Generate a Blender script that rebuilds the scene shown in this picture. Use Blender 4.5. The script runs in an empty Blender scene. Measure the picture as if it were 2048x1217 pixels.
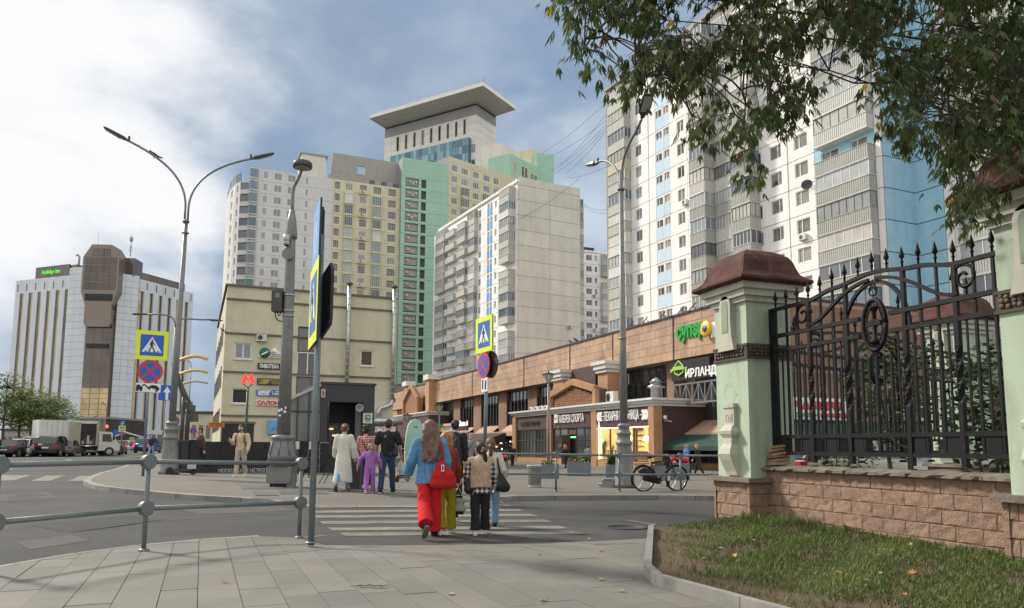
import bpy, math, random
import numpy as np
from mathutils import Vector, Matrix
random.seed(11)
rnd, uni = random.random, random.uniform
S = bpy.context.scene
COL = S.collection
R = math.radians
PI = math.pi
# ------------------------------------------------------------ camera
CAMZ, FPX, PY0 = 1.27, 1500.0, 725.0
PITCH, ROLL = math.atan(168 / 1500), R(0.3)
cam = bpy.data.cameras.new('camera')
cam.sensor_width = 36.0
cam.lens = FPX / 2048 * 36
cam.shift_y = (PY0 - 608.5) / 2048
cam.clip_start, cam.clip_end = 0.1, 4000
camo = bpy.data.objects.new('camera', cam)
COL.objects.link(camo)
CR = Matrix.Rotation(R(90) + PITCH, 3, 'X') @ Matrix.Rotation(ROLL, 3, 'Z')
camo.matrix_world = Matrix.Translation((0, 0, CAMZ)) @ CR.to_4x4()
S.camera = camo
# ------------------------------------------------------------ sky and sun
SUN_AZ, SUN_EL = R(-58), R(38)          # azimuth from +Y towards +X
wd = bpy.data.worlds.new('World')
S.world = wd
wd.use_nodes = True
nt = wd.node_tree
nt.nodes.clear()
def wn(t, **k):
 n = nt.nodes.new(t)
 for a, b in k.items():
  setattr(n, a, b)
 return n
def wmath(op, a, b=None, clamp=False):
 n = wn('ShaderNodeMath', operation=op, use_clamp=clamp)
 for i, x in enumerate((a, b)):
  if x is None: continue
  if isinstance(x, (int, float)): n.inputs[i].default_value = x
  else: nt.links.new(x, n.inputs[i])
 return n.outputs[0]
def wramp(fac, lo, hi):
 n = wn('ShaderNodeMapRange', interpolation_type='SMOOTHSTEP')
 nt.links.new(fac, n.inputs[0])
 n.inputs[1].default_value, n.inputs[2].default_value = lo, hi
 return n.outputs[0]
def wmix(f, a, b):
 n = wn('ShaderNodeMix', data_type='RGBA')
 for i, x in ((0, f), (6, a), (7, b)):
  if isinstance(x, tuple): n.inputs[i].default_value = (*x, 1)
  elif isinstance(x, (int, float)): n.inputs[i].default_value = x
  else: nt.links.new(x, n.inputs[i])
 return n.outputs[2]
def wdot(v):
 n = wn('ShaderNodeVectorMath', operation='DOT_PRODUCT')
 nt.links.new(TC, n.inputs[0]); n.inputs[1].default_value = v
 return n.outputs['Value']
def wnoise(scale, detail, rough, sx=1, sy=1, sz=1, off=0.0, dist=0.0):
 m = wn('ShaderNodeMapping')
 nt.links.new(TC, m.inputs[0]); m.inputs['Scale'].default_value = (sx, sy, sz)
 m.inputs['Location'].default_value = (off, off * .7, off * .3)
 n = wn('ShaderNodeTexNoise')
 nt.links.new(m.outputs[0], n.inputs['Vector'])
 n.inputs['Scale'].default_value, n.inputs['Detail'].default_value = scale, detail
 n.inputs['Roughness'].default_value = rough
 n.inputs['Distortion'].default_value = dist
 return n.outputs[0]
TC = wn('ShaderNodeTexCoord').outputs['Generated']
sky = wn('ShaderNodeTexSky', sky_type='NISHITA')
sky.sun_disc = False
sky.sun_elevation, sky.sun_rotation = SUN_EL, SUN_AZ
sky.air_density, sky.dust_density = 1.0, 1.5
SKY_STRENGTH = 0.10
k = 1 / SKY_STRENGTH
big = wnoise(1.9, 6, .5, 1, 1, 1.7, 4.7, .2)
fine = wnoise(4.6, 7, .52, 1, 1, 1.9, 1.3, .2)
wisp = wnoise(3.0, 6, .5, 1, 1, 1.9, 8.9, .3)
n_ = wmath('ADD', wmath('MULTIPLY', big, .6), wmath('MULTIPLY', fine, .4))
sd = Vector((math.sin(SUN_AZ) * math.cos(SUN_EL), math.cos(SUN_AZ) * math.cos(SUN_EL), math.sin(SUN_EL)))
GL = Vector((-0.60, 1.0, 0.46)).normalized()
glow = wdot(tuple(GL))
DB = Vector((0.10, 1.0, 0.45)).normalized()
bank = wdot(tuple(DB))
wf = wmath('ADD', wramp(glow, .935, 1.01), wmath('MULTIPLY', wmath('SUBTRACT', n_, .5), 3.6))
wf = wramp(wf, .42, 1.2)
blue = wmix(.9, sky.outputs[0], (.21 * k, .30 * k, .43 * k))
greyc = wmix(wramp(n_, .4, .62), (.25 * k, .325 * k, .425 * k), (.50 * k, .57 * k, .66 * k))
c0 = wmix(wramp(wisp, .34, .60), blue, greyc)
pale = wmix(wramp(wisp, .36, .6), (.76 * k, .77 * k, .78 * k), (1.05 * k, 1.03 * k, 1.0 * k))
c1 = wmix(wramp(bank, .45, .82), pale, c0)
c2 = wmix(wf, c1, (.84 * k, .845 * k, .855 * k))
bgd = wn('ShaderNodeBackground')
nt.links.new(c2, bgd.inputs['Color'])
bgd.inputs['Strength'].default_value = SKY_STRENGTH
nt.links.new(bgd.outputs[0], wn('ShaderNodeOutputWorld').inputs['Surface'])
sl = bpy.data.lights.new('sun', 'SUN')
sl.energy, sl.angle, sl.color = 3.6, R(7), (1, .93, .81)
so = bpy.data.objects.new('sun', sl)
COL.objects.link(so)
so.rotation_euler = (-sd).to_track_quat('-Z', 'Y').to_euler()
so.location = sd * 200
S.view_settings.view_transform = 'Standard'
S.view_settings.look = 'None'
S.view_settings.exposure = 0.24
S.view_settings.gamma = 1.0
S.view_settings.use_curve_mapping = False
S.cycles.max_bounces = 6
S.cycles.transparent_max_bounces = 6
# ------------------------------------------------------------ materials
MATS = {}
def mat(name, rgb, rough=.8, metal=0, var=.12, scale=2.0, rn=0.0, bump=0.0, bscale=60, streak=0.0, emit=0.0, lines=0.0,
  spec=.5, dirt=None, dirt_amt=0.0, dirt_scale=1.2, dz=1.0, hue=0.0, alpha=1.0):
 if name in MATS: return MATS[name]
 m = bpy.data.materials.new(name); m.use_nodes = True
 MATS[name] = m
 t = m.node_tree; N, L = t.nodes, t.links
 b = N['Principled BSDF']
 b.inputs['Roughness'].default_value = rough
 b.inputs['Metallic'].default_value = metal
 b.inputs['Specular IOR Level'].default_value = spec
 geo = N.new('ShaderNodeNewGeometry')
 def noise(sc, det=6, sz=1.0, w=0.0):
  mp = N.new('ShaderNodeMapping'); L.new(geo.outputs['Position'], mp.inputs[0])
  mp.inputs['Scale'].default_value = (sc, sc, sc * sz)
  mp.inputs['Location'].default_value = (w, w, w)
  n = N.new('ShaderNodeTexNoise'); L.new(mp.outputs[0], n.inputs['Vector'])
  n.inputs['Scale'].default_value = 1; n.inputs['Detail'].default_value = det
  n.inputs['Roughness'].default_value = .62
  return n.outputs[0]
 def mr(f, a, b_, lo, hi):
  n = N.new('ShaderNodeMapRange'); L.new(f, n.inputs[0])
  for i, x in enumerate((a, b_, lo, hi)): n.inputs[i + 1].default_value = x
  return n.outputs[0]
 def mul(x, y):
  n = N.new('ShaderNodeMath'); n.operation = 'MULTIPLY'
  L.new(x, n.inputs[0]); L.new(y, n.inputs[1]); return n.outputs[0]
 val = mr(noise(scale), .25, .75, 1 - var, 1 + var)
 if rn:
  oi = N.new('ShaderNodeObjectInfo')
  val = mul(val, mr(oi.outputs['Random'], 0, 1, 1 - rn, 1 + rn))
 if streak:
  val = mul(val, mr(noise(scale * 1.6, 5, .07, 3.1), .45, .8, 1.0, 1 - streak))
 if lines:                                  # thin courses of the cladding
  sx = N.new('ShaderNodeSeparateXYZ'); L.new(geo.outputs['Position'], sx.inputs[0])
  q = N.new('ShaderNodeMath'); q.operation = 'MULTIPLY'; L.new(sx.outputs[2], q.inputs[0]); q.inputs[1].default_value = 1 / lines
  fr = N.new('ShaderNodeMath'); fr.operation = 'FRACT'; L.new(q.outputs[0], fr.inputs[0])
  gt = N.new('ShaderNodeMath'); gt.operation = 'LESS_THAN'; L.new(fr.outputs[0], gt.inputs[0]); gt.inputs[1].default_value = .10
  val = mul(val, mr(gt.outputs[0], 0, 1, 1, .80))
 hs = N.new('ShaderNodeHueSaturation')
 hs.inputs['Color'].default_value = (*rgb, 1)
 L.new(val, hs.inputs['Value'])
 if hue:
  oi = N.new('ShaderNodeObjectInfo')
  L.new(mr(oi.outputs['Random'], 0, 1, .5 - hue, .5 + hue), hs.inputs['Hue'])
 c = hs.outputs[0]
 if dirt:
  mx = N.new('ShaderNodeMix'); mx.data_type = 'RGBA'
  L.new(mr(noise(dirt_scale, 8, dz, 7.7), .5, .72, 0, dirt_amt), mx.inputs[0])
  L.new(c, mx.inputs[6]); mx.inputs[7].default_value = (*dirt, 1)
  c = mx.outputs[2]
 L.new(c, b.inputs['Base Color'])
 if emit:
  L.new(c, b.inputs['Emission Color']); b.inputs['Emission Strength'].default_value = emit
 if bump:
  bp = N.new('ShaderNodeBump'); bp.inputs['Strength'].default_value = bump
  bp.inputs['Distance'].default_value = .02
  L.new(noise(bscale, 8), bp.inputs['Height']); L.new(bp.outputs[0], b.inputs['Normal'])
 if alpha < 1: b.inputs['Alpha'].default_value = alpha
 return m
def leafmat(name, rgb, rn=.25, trans=.35):
 m = bpy.data.materials.new(name); m.use_nodes = True; MATS[name] = m
 t = m.node_tree; N, L = t.nodes, t.links
 b = N['Principled BSDF']; b.inputs['Roughness'].default_value = .5
 at = N.new('ShaderNodeAttribute'); at.attribute_name = 'tint'
 hs = N.new('ShaderNodeHueSaturation'); hs.inputs['Color'].default_value = (*rgb, 1)
 mr = N.new('ShaderNodeMapRange'); L.new(at.outputs['Fac'], mr.inputs[0])
 mr.inputs[3].default_value, mr.inputs[4].default_value = 1 - rn, 1 + rn * 1.6
 L.new(mr.outputs[0], hs.inputs['Value'])
 mh = N.new('ShaderNodeMapRange'); L.new(at.outputs['Fac'], mh.inputs[0])
 mh.inputs[3].default_value, mh.inputs[4].default_value = .515, .475
 L.new(mh.outputs[0], hs.inputs['Hue'])
 L.new(hs.outputs[0], b.inputs['Base Color'])
 tr = N.new('ShaderNodeBsdfTranslucent'); L.new(hs.outputs[0], tr.inputs['Color'])
 ms = N.new('ShaderNodeMixShader'); ms.inputs[0].default_value = trans
 L.new(b.outputs[0], ms.inputs[1]); L.new(tr.outputs[0], ms.inputs[2])
 L.new(ms.outputs[0], N['Material Output'].inputs['Surface'])
 return m
# ------------------------------------------------------------ mesh builder
class MB:
 def __init__(s): s.v, s.f, s.m, s.s = [], [], [], []
 def add(s, vs, fs, m=0, sm=False):
  o = len(s.v); s.v += [tuple(v) for v in vs]
  for f in fs:
   s.f.append(tuple(i + o for i in f)); s.m.append(m); s.s.append(sm)
  return s
 def box(s, x0, x1, y0, y1, z0, z1, m=0):
  if x0 > x1: x0, x1 = x1, x0
  if y0 > y1: y0, y1 = y1, y0
  if z0 > z1: z0, z1 = z1, z0
  v = [(x0,y0,z0),(x1,y0,z0),(x1,y1,z0),(x0,y1,z0),(x0,y0,z1),(x1,y0,z1),(x1,y1,z1),(x0,y1,z1)]
  return s.add(v, [(0,3,2,1),(4,5,6,7),(0,1,5,4),(1,2,6,5),(2,3,7,6),(3,0,4,7)], m)
 def beam(s, a, b, w, h=None, m=0):
  a, b = Vector(a), Vector(b); h = h or w
  d = (b - a).normalized(); up = Vector((0,0,1)) if abs(d.z) < .95 else Vector((0,1,0))
  x = d.cross(up).normalized() * w / 2; y = x.cross(d).normalized() * h / 2
  v = [a-x-y, a+x-y, a+x+y, a-x+y, b-x-y, b+x-y, b+x+y, b-x+y]
  return s.add(v, [(0,1,2,3),(7,6,5,4),(0,4,5,1),(1,5,6,2),(2,6,7,3),(3,7,4,0)], m)
 def tube(s, pts, r, n=8, m=0, cap=True, sm=True):
  pts = [Vector(p) for p in pts]
  rs = r if isinstance(r, (list, tuple)) else [r] * len(pts)
  vs, fs = [], []
  ref = None
  for i, p in enumerate(pts):
   d = (pts[min(i+1, len(pts)-1)] - pts[max(i-1, 0)])
   d = d.normalized() if d.length > 1e-9 else Vector((0,0,1))
   if ref is None:
    ref = d.cross(Vector((0,0,1)) if abs(d.z) < .9 else Vector((0,1,0))).normalized()
   ref = (ref - d * ref.dot(d))
   ref = ref.normalized() if ref.length > 1e-6 else d.orthogonal().normalized()
   q = d.cross(ref)
   for k in range(n):
    a = 2 * PI * k / n
    vs.append(p + (ref * math.cos(a) + q * math.sin(a)) * rs[i])
  for i in range(len(pts) - 1):
   for k in range(n):
    k2 = (k + 1) % n
    fs.append((i*n+k, i*n+k2, (i+1)*n+k2, (i+1)*n+k))
  s.add(vs, fs, m, sm)
  if cap:
   o = len(s.v) - len(vs)
   s.f.append(tuple(o + k for k in reversed(range(n)))); s.m.append(m); s.s.append(False)
   s.f.append(tuple(o + (len(pts)-1)*n + k for k in range(n))); s.m.append(m); s.s.append(False)
  return s
 def cyl(s, a, b, r0, r1=None, n=12, m=0, sm=True):
  return s.tube([a, b], [r0, r0 if r1 is None else r1], n, m, True, sm)
 def lathe(s, prof, c=(0,0,0), n=16, m=0, sm=True, rot=0.0):
  vs, fs = [], []
  for r, z in prof:
   for k in range(n):
    a = 2*PI*k/n + rot
    vs.append((c[0] + r*math.cos(a), c[1] + r*math.sin(a), c[2] + z))
  for i in range(len(prof)-1):
   for k in range(n):
    k2 = (k+1) % n
    fs.append((i*n+k, i*n+k2, (i+1)*n+k2, (i+1)*n+k))
  fs.append(tuple(reversed(range(n)))); fs.append(tuple((len(prof)-1)*n + k for k in range(n)))
  return s.add(vs, fs, m, sm)
 def prism(s, poly, y0, y1, m=0):           # polygon in x,z extruded along y
  n = len(poly)
  a = sum(poly[i][0]*poly[(i+1)%n][1] - poly[(i+1)%n][0]*poly[i][1] for i in range(n))
  if a < 0: poly = poly[::-1]
  if y0 > y1: y0, y1 = y1, y0
  vs = [(x, y0, z) for x, z in poly] + [(x, y1, z) for x, z in poly]
  fs = [tuple(range(n)), tuple(reversed(range(n, 2*n)))]
  fs += [(i, n+i, n+(i+1)%n, (i+1)%n) for i in range(n)]
  return s.add(vs, fs, m)
 def slab(s, poly, z0, z1, m=0):            # polygon in x,y extruded along z (z values or functions)
  n = len(poly)
  a = sum(poly[i][0]*poly[(i+1)%n][1] - poly[(i+1)%n][0]*poly[i][1] for i in range(n))
  if a < 0: poly = poly[::-1]
  f0 = z0 if callable(z0) else (lambda x, y: z0)
  f1 = z1 if callable(z1) else (lambda x, y: z1)
  vs = [(x, y, f0(x, y)) for x, y in poly] + [(x, y, f1(x, y)) for x, y in poly]
  fs = [tuple(reversed(range(n))), tuple(range(n, 2*n))]
  fs += [(i, (i+1)%n, n+(i+1)%n, n+i) for i in range(n)]
  return s.add(vs, fs, m)
 def ball(s, c, r, n=10, k=6, m=0):
  r = r if isinstance(r, (tuple, list)) else (r, r, r)
  vs = [(c[0], c[1], c[2]-r[2])]; fs = []
  for i in range(1, k):
   t = PI*i/k
   for j in range(n):
    a = 2*PI*j/n
    vs.append((c[0]+r[0]*math.sin(t)*math.cos(a), c[1]+r[1]*math.sin(t)*math.sin(a), c[2]-r[2]*math.cos(t)))
  vs.append((c[0], c[1], c[2]+r[2])); top = len(vs)-1
  for j in range(n):
   j2 = (j+1) % n
   fs.append((0, 1+j2, 1+j)); fs.append((top, top-n+j, top-n+j2))
   for i in range(k-2):
    fs.append((1+i*n+j, 1+i*n+j2, 1+(i+1)*n+j2, 1+(i+1)*n+j))
  return s.add(vs, fs, m, True)
 def stroke(s, pts, w, y0, y1, m=0):        # thick polyline in the x,z plane
  for (a, b) in zip(pts[:-1], pts[1:]):
   dx, dz = b[0]-a[0], b[1]-a[1]; l = math.hypot(dx, dz) or 1
   nx, nz = -dz/l*w/2, dx/l*w/2
   s.prism([(a[0]+nx,a[1]+nz),(a[0]-nx,a[1]-nz),(b[0]-nx,b[1]-nz),(b[0]+nx,b[1]+nz)], y0, y1, m)
  return s
 def mesh(s, name, mats):
  me = bpy.data.meshes.new(name)
  me.from_pydata(s.v, [], s.f)
  for m in (mats if isinstance(mats, (list, tuple)) else [mats]): me.materials.append(m)
  me.polygons.foreach_set('material_index', s.m)
  me.polygons.foreach_set('use_smooth', s.s)
  me.update()
  return me
def link(name, data, parent=None, loc=None, rz=0):
 o = bpy.data.objects.new(name, data); COL.objects.link(o)
 if parent: o.parent = parent
 if loc is not None: o.location = loc
 if rz: o.rotation_euler = (0, 0, rz)
 return o
def obj(name, mb, mats, parent=None, loc=None, rz=0, label=None):
 o = link(name, mb.mesh(name, mats), parent, loc, rz)
 if label: o['label'] = label
 return o
def tag(o, label, cat, group=None, kind=None):
 o['label'] = label; o['category'] = cat
 if group: o['group'] = group
 if kind: o['kind'] = kind
 return o
def thing(name, label, cat, loc=(0,0,0), rz=0, group=None):
 o = link(name, None, None, loc, rz)
 o.empty_display_size = .3
 return tag(o, label, cat, group)
def struct(o, kind='structure', label=None):
 o['kind'] = kind
 if label: o['label'] = label
 return o
def dup(root, loc=None, rz=None, label=None, group=None, parent=None):
 r = root.copy(); COL.objects.link(r)
 if parent: r.parent = parent
 if loc is not None: r.location = loc
 if rz is not None: r.rotation_euler = (0, 0, rz)
 if label: r['label'] = label
 if group: r['group'] = group
 for ch in KIDS(root):
  dup(ch, parent=r)
 return r
def KIDS(o):
 return list(o.children)
# ------------------------------------------------------------ pixels of the photograph -> points in the place
CRI = [list(r) for r in CR]
def ray(px, py):
 return CR @ Vector(((px - 1024) / FPX, -(py - PY0) / FPX, -1))
def P(px, py, Y):
 d = ray(px, py); t = Y / d.y
 return Vector((d.x * t, Y, CAMZ + d.z * t))
def sstep(a, b, x):
 t = max(0., min(1., (x - a) / (b - a))); return t * t * (3 - 2 * t)
def base(x, y):
 zn = max(.03, min(.24, .07 - .012 * x))
 zf = max(-.33, min(.27, -.33 - .021 * x))
 t1 = sstep(12.5, 19, y); t2 = sstep(21, 46, y)
 return t1 * (zn * (1 - t2) + zf * t2)
KERB = .11
def road_z(x, y): return base(x, y) - KERB
def G(px, py, fn=base):
 z = 0.0; d = ray(px, py)
 for _ in range(25):
  t = (z - CAMZ) / d.z if d.z < -1e-5 else 400
  t = min(t, 400)
  z = .5 * z + .5 * fn(d.x * t, d.y * t)
 return Vector((d.x * t, d.y * t, z))
class Fr:                                   # a vertical plane: local x to the right, local -y towards the viewer
 def __init__(s, x, y, th): s.x, s.y, s.th = x, y, th; s.c, s.s = math.cos(th), math.sin(th)
 def hit(s, px, py, off=0.0):
  d = ray(px, py); nx, ny = -s.s, s.c
  t = (off + s.x * nx + s.y * ny) / (d.x * nx + d.y * ny)
  wx, wy = d.x * t - s.x, d.y * t - s.y
  return (wx * s.c + wy * s.s, CAMZ + d.z * t)
 def u(s, px, py=700, off=0.0): return s.hit(px, py, off)[0]
 def z(s, px, py, off=0.0): return s.hit(px, py, off)[1]
 def w(s, u, v, z=0): return (s.x + u * s.c - v * s.s, s.y + u * s.s + v * s.c, z)
def Fr2(a, b): return Fr(a[0], a[1], math.atan2(b[1] - a[1], b[0] - a[0]))
def inside(poly, x, y):
 c = False; n = len(poly)
 for i in range(n):
  x0, y0 = poly[i]; x1, y1 = poly[(i+1) % n]
  if (y0 > y) != (y1 > y) and x < (x1 - x0) * (y - y0) / (y1 - y0) + x0: c = not c
 return c
def clip(sub, cl):                          # clip polygon sub by convex counter-clockwise polygon cl
 out = sub
 for i in range(len(cl)):
  a, b = cl[i], cl[(i+1) % len(cl)]
  inp, out = out, []
  if not inp: return []
  sd_ = lambda p: (b[0]-a[0])*(p[1]-a[1]) - (b[1]-a[1])*(p[0]-a[0])
  for j in range(len(inp)):
   p, q = inp[j-1], inp[j]
   dp, dq = sd_(p), sd_(q)
   if dq >= 0:
    if dp < 0: t = dp/(dp-dq); out.append((p[0]+(q[0]-p[0])*t, p[1]+(q[1]-p[1])*t))
    out.append(q)
   elif dp >= 0:
    t = dp/(dp-dq); out.append((p[0]+(q[0]-p[0])*t, p[1]+(q[1]-p[1])*t))
 r = []
 for p in out:
  if not r or math.hypot(p[0]-r[-1][0], p[1]-r[-1][1]) > 1e-5: r.append(p)
 if len(r) > 1 and math.hypot(r[0][0]-r[-1][0], r[0][1]-r[-1][1]) < 1e-5: r.pop()
 return r if len(r) > 2 else []
def area(p): return .5 * sum(p[i-1][0]*p[i][1] - p[i][0]*p[i-1][1] for i in range(len(p)))
def sheet(name, poly, xs, ys, fn, m, kind='structure'):
 mb = MB()
 for i in range(len(xs)-1):
  for j in range(len(ys)-1):
   c = [(xs[i],ys[j]),(xs[i+1],ys[j]),(xs[i+1],ys[j+1]),(xs[i],ys[j+1])]
   q = clip(poly, c) if poly else c
   if len(q) > 2 and abs(area(q)) > 1e-4:
    if area(q) < 0: q = q[::-1]
    mb.add([(x, y, fn(x, y)) for x, y in q], [tuple(range(len(q)))], 0, True)
 return struct(obj(name, mb, m), kind)
# ------------------------------------------------------------ lettering (built in font, turned to mesh in a scratch scene)
TMP = bpy.data.scenes.new('scratch')
def text(s, x0, x1, zc, h, m, parent, y=0.0, name='lettering', ext=.01, bold=.0, label=None, stretch=True, italic=0.0):
 cu = bpy.data.curves.new('t', 'FONT'); cu.body = s; cu.size = 1.0; cu.extrude = 0.0
 cu.offset = bold; cu.resolution_u = 2; cu.shear = italic
 o = bpy.data.objects.new('t', cu); TMP.collection.objects.link(o)
 TMP.view_layers[0].update()
 me = o.to_mesh().copy()
 bpy.data.objects.remove(o); bpy.data.curves.remove(cu)
 n = len(me.vertices); a = np.empty(n*3); me.vertices.foreach_get('co', a); a = a.reshape(-1, 3)
 lo, hi = a.min(0), a.max(0)
 sx = (x1 - x0) / (hi[0]-lo[0]); sz = h / (hi[1]-lo[1]) if stretch else sx
 vs = [((v[0]-lo[0])*sx + x0, y, (v[1]-(lo[1]+hi[1])/2)*sz + zc) for v in a]
 vb = [(v[0], v[1]+ext, v[2]) for v in vs]
 mb = MB(); polys = [tuple(p.vertices) for p in me.polygons]
 fs = list(polys)
 cnt = {}
 for p in polys:
  for i in range(len(p)):
   e = (p[i], p[(i+1) % len(p)]); cnt[e] = cnt.get(e, 0) + 1
 for (i, j) in list(cnt):
  if (j, i) not in cnt: fs.append((j, i, i+n, j+n))
 mb.add(vs + vb, fs)
 bpy.data.meshes.remove(me)
 return obj(name, mb, m, parent, label=label)
# ============================================================ GROUND
M_asph = mat('asphalt', (.050,.049,.048), .9, var=.3, scale=.45, bump=.6, bscale=70, dirt=(.085,.082,.077), dirt_amt=.75, dirt_scale=.35)
M_slab = mat('granite_slab', (.175,.165,.146), .8, var=.12, scale=1.1, rn=.10, bump=.25, bscale=120, dirt=(.13,.122,.11), dirt_amt=.55, dirt_scale=1.7)
M_joint = mat('joint_sand', (.07,.065,.056), .95)
M_plaza = mat('plaza_paving', (.14,.129,.112), .85, var=.15, scale=.6, bump=.2, bscale=70, dirt=(.12,.113,.10), dirt_amt=.5, dirt_scale=.5)
M_kerb = mat('kerb_granite', (.25,.24,.222), .8, var=.15, scale=3, rn=.14, bump=.3, bscale=80, dirt=(.10,.095,.085), dirt_amt=.6, dirt_scale=2.5)
M_road_paint = mat('road_paint', (.19,.18,.152), .85, var=.3, scale=2.2, dirt=(.10,.098,.092), dirt_amt=.9, dirt_scale=2.6, bump=.2)
M_earth = mat('bare_earth', (.10,.066,.040), .95, var=.3, scale=5, bump=.6, bscale=40)
M_gnd = mat('far_ground', (.12,.12,.11), .95, var=.2, scale=.1)
M_iron = mat('cast_iron', (.05,.05,.05), .6, .4, bump=.3)
def fine(a, b, n): return [a + (b-a)*i/n for i in range(n+1)]
gx = [-900,-500,-250]+fine(-120,120,6)+[250,500,900]; gy = [-200,-60,-20,0,30,60,120,200,350,600,1200,2500]
struct(obj('ground', MB().add([(x, y, -.8) for y in gy for x in gx],
  [(j*len(gx)+i, j*len(gx)+i+1, (j+1)*len(gx)+i+1, (j+1)*len(gx)+i) for j in range(len(gy)-1) for i in range(len(gx)-1)], 0), M_gnd))
rx = fine(-130,-50,8)+fine(-45,45,45)+fine(50,130,8); ry = fine(-12,8,10)+fine(9,50,60)+fine(53,110,19)+fine(120,420,10)
sheet('road', None, rx, ry, road_z, M_asph)
# --- the paved square on the far side of the crossing
kpx = [(1700,996),(1500,993),(1300,991),(1110,992),(985,993),(940,1000),(905,1006),(620,1005),(585,1001),(540,999),(450,995),(350,988),(280,982),(225,976),
  (190,971),(172,966),(168,961),(176,956),(200,946),(225,940),(262,927),(292,914)]
kp = [tuple(G(x, y)[:2]) for x, y in kpx]
kp_far = [(-31, 62), (-42, 92), (-70, 170)]
plaza_poly = [(60, kp[0][1])] + kp + kp_far + [(60, 170)]
if area(plaza_poly) < 0: plaza_poly = plaza_poly[::-1]
XA, XB = G(600,1003), G(945,1000)
def drop(x, y):
 d = Vector((XB.x-XA.x, XB.y-XA.y)); L = d.length; d /= L
 s_ = (x-XA.x)*d.x + (y-XA.y)*d.y; q = -(x-XA.x)*d.y + (y-XA.y)*d.x
 return (1 - sstep(0.1, 1.5, q)) * sstep(-.9, 0, s_) * (1 - sstep(L, L+.9, s_))
def plaza_z(x, y): return base(x, y) - (KERB - .012) * drop(x, y)
def pz(px, py): return G(px, py, plaza_z)
px_ = fine(-80,-24,8)+fine(-22,16,60)+fine(18,60,8); py_ = fine(15,26,28)+fine(27,60,34)+fine(64,170,14)
sheet('plaza', plaza_poly, px_, py_, plaza_z, M_plaza)
def resample(pts, step):
 out = [Vector(pts[0])]; acc = 0
 for a, b in zip(pts[:-1], pts[1:]):
  a, b = Vector(a), Vector(b); l = (b-a).length; t = step - acc
  while t <= l:
   out.append(a + (b-a)*(t/l)); t += step
  acc = (acc + l) % step
 return out
kroot = struct(link('kerb', None))
pts = resample(kp + kp_far[:1], .95)
for a, b in zip(pts[:-1], pts[1:]):
 d = (b-a).normalized(); n = Vector((-d.y, d.x))
 c = (a+b)/2
 if not inside(plaza_poly, c.x + n.x*.1, c.y + n.y*.1): n = -n
 a2, b2 = a + d*.008, b - d*.008
 o2 = -n*.02
 q = [a2+o2, b2+o2, b2+n*.17, a2+n*.17]
 obj('kerb_stone', MB().slab([(p.x, p.y) for p in q], lambda x, y: road_z(x, y)-.05, lambda x, y: plaza_z(x, y)+.006 + .004*math.sin(x*7.3)), M_kerb, kroot)
# --- the pavement this side, laid in rows of granite slabs
npx = [(-260,1185),(9,1134),(70,1122),(131,1111),(281,1092),(406,1080),(531,1071),(594,1069),(650,1077),(800,1079),(1000,1078),(1150,1073),(1290,1065)]
npts = [tuple(G(x, y, lambda x, y: 0)[:2]) for x, y in npx]
LK = [tuple(G(x, y, lambda x, y: 0)[:2]) for x, y in [(1297,1064),(1287,1150),(1310,1172),(1480,1222)]]   # outer edge of the lawn kerb
LK.append((LK[-1][0] + (LK[-1][0]-LK[-2][0])*4, LK[-1][1] + (LK[-1][1]-LK[-2][1])*4))
near_poly = npts + LK + [(9, -6), (-9, -6), (-9, npts[0][1])]
if area(near_poly) < 0: near_poly = near_poly[::-1]
NA, NB = Vector(npts[8]), Vector(npts[12])
def near_z(x, y):
 d = NB - NA; L = d.length; d = d / L
 s_ = (x-NA.x)*d.x + (y-NA.y)*d.y; q = (x-NA.x)*d.y - (y-NA.y)*d.x
 return -(KERB-.014) * (1 - sstep(-.2, 1.7, q)) * sstep(-1.2, .3, s_)
mb_x = fine(-9,9,48); mb_y = fine(-6,13,50)
sheet('pavement_bed', near_poly, mb_x, mb_y, lambda x, y: near_z(x, y)-.012, M_joint)
pav = struct(link('pavement', None))
dx, dy = -.38, .925                        # the slabs run towards the shopping centre
nslab = 0; rest = MB()
u = -9.0; row = 0
while u < 12:
 wrow = .335 if row % 3 else .30
 v = -8 + uni(0, .8)
 while v < 14:
  L_ = random.choice((.6,.75,.9))
  g = .003
  q = []
  for (a, b) in ((u+g, v+g), (u+wrow-g, v+g), (u+wrow-g, v+L_-g), (u+g, v+L_-g)):
   q.append((a*dy + b*dx, -a*dx + b*dy))
  if area(q) < 0: q = q[::-1]
  r = clip(near_poly, q)
  cx = sum(p[0] for p in q)/4; cy = sum(p[1] for p in q)/4
  if len(r) > 2 and abs(area(r)) > .004:
   dz = uni(-.0025, .0025)
   vis = cy > 4.2 and abs(cx) < cy*.74
   top = lambda x, y, dz=dz: near_z(x, y) + dz
   if vis and nslab < 298:
    obj('slab', MB().slab(r, lambda x, y: near_z(x, y)-.05, top), M_slab, pav); nslab += 1
   elif cy > 2:
    rest.slab(r, lambda x, y: near_z(x, y)-.05, top)
  v += L_
 u += wrow; row += 1
if rest.v: struct(obj('slab', rest, M_slab, pav), 'stuff')
edge = struct(link('edging', None))
ep = resample(npts[:8], .8)
for a, b in zip(ep[:-1], ep[1:]):
 d = (b-a).normalized(); n = Vector((-d.y, d.x)); a2, b2 = a + d*.006, b - d*.006
 q = [a2, b2, b2+n*.09, a2+n*.09]
 obj('kerb_stone', MB().slab([(p.x, p.y) for p in q], lambda x, y: -KERB-.05, lambda x, y: near_z(x, y)+.004), M_kerb, edge)
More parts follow.
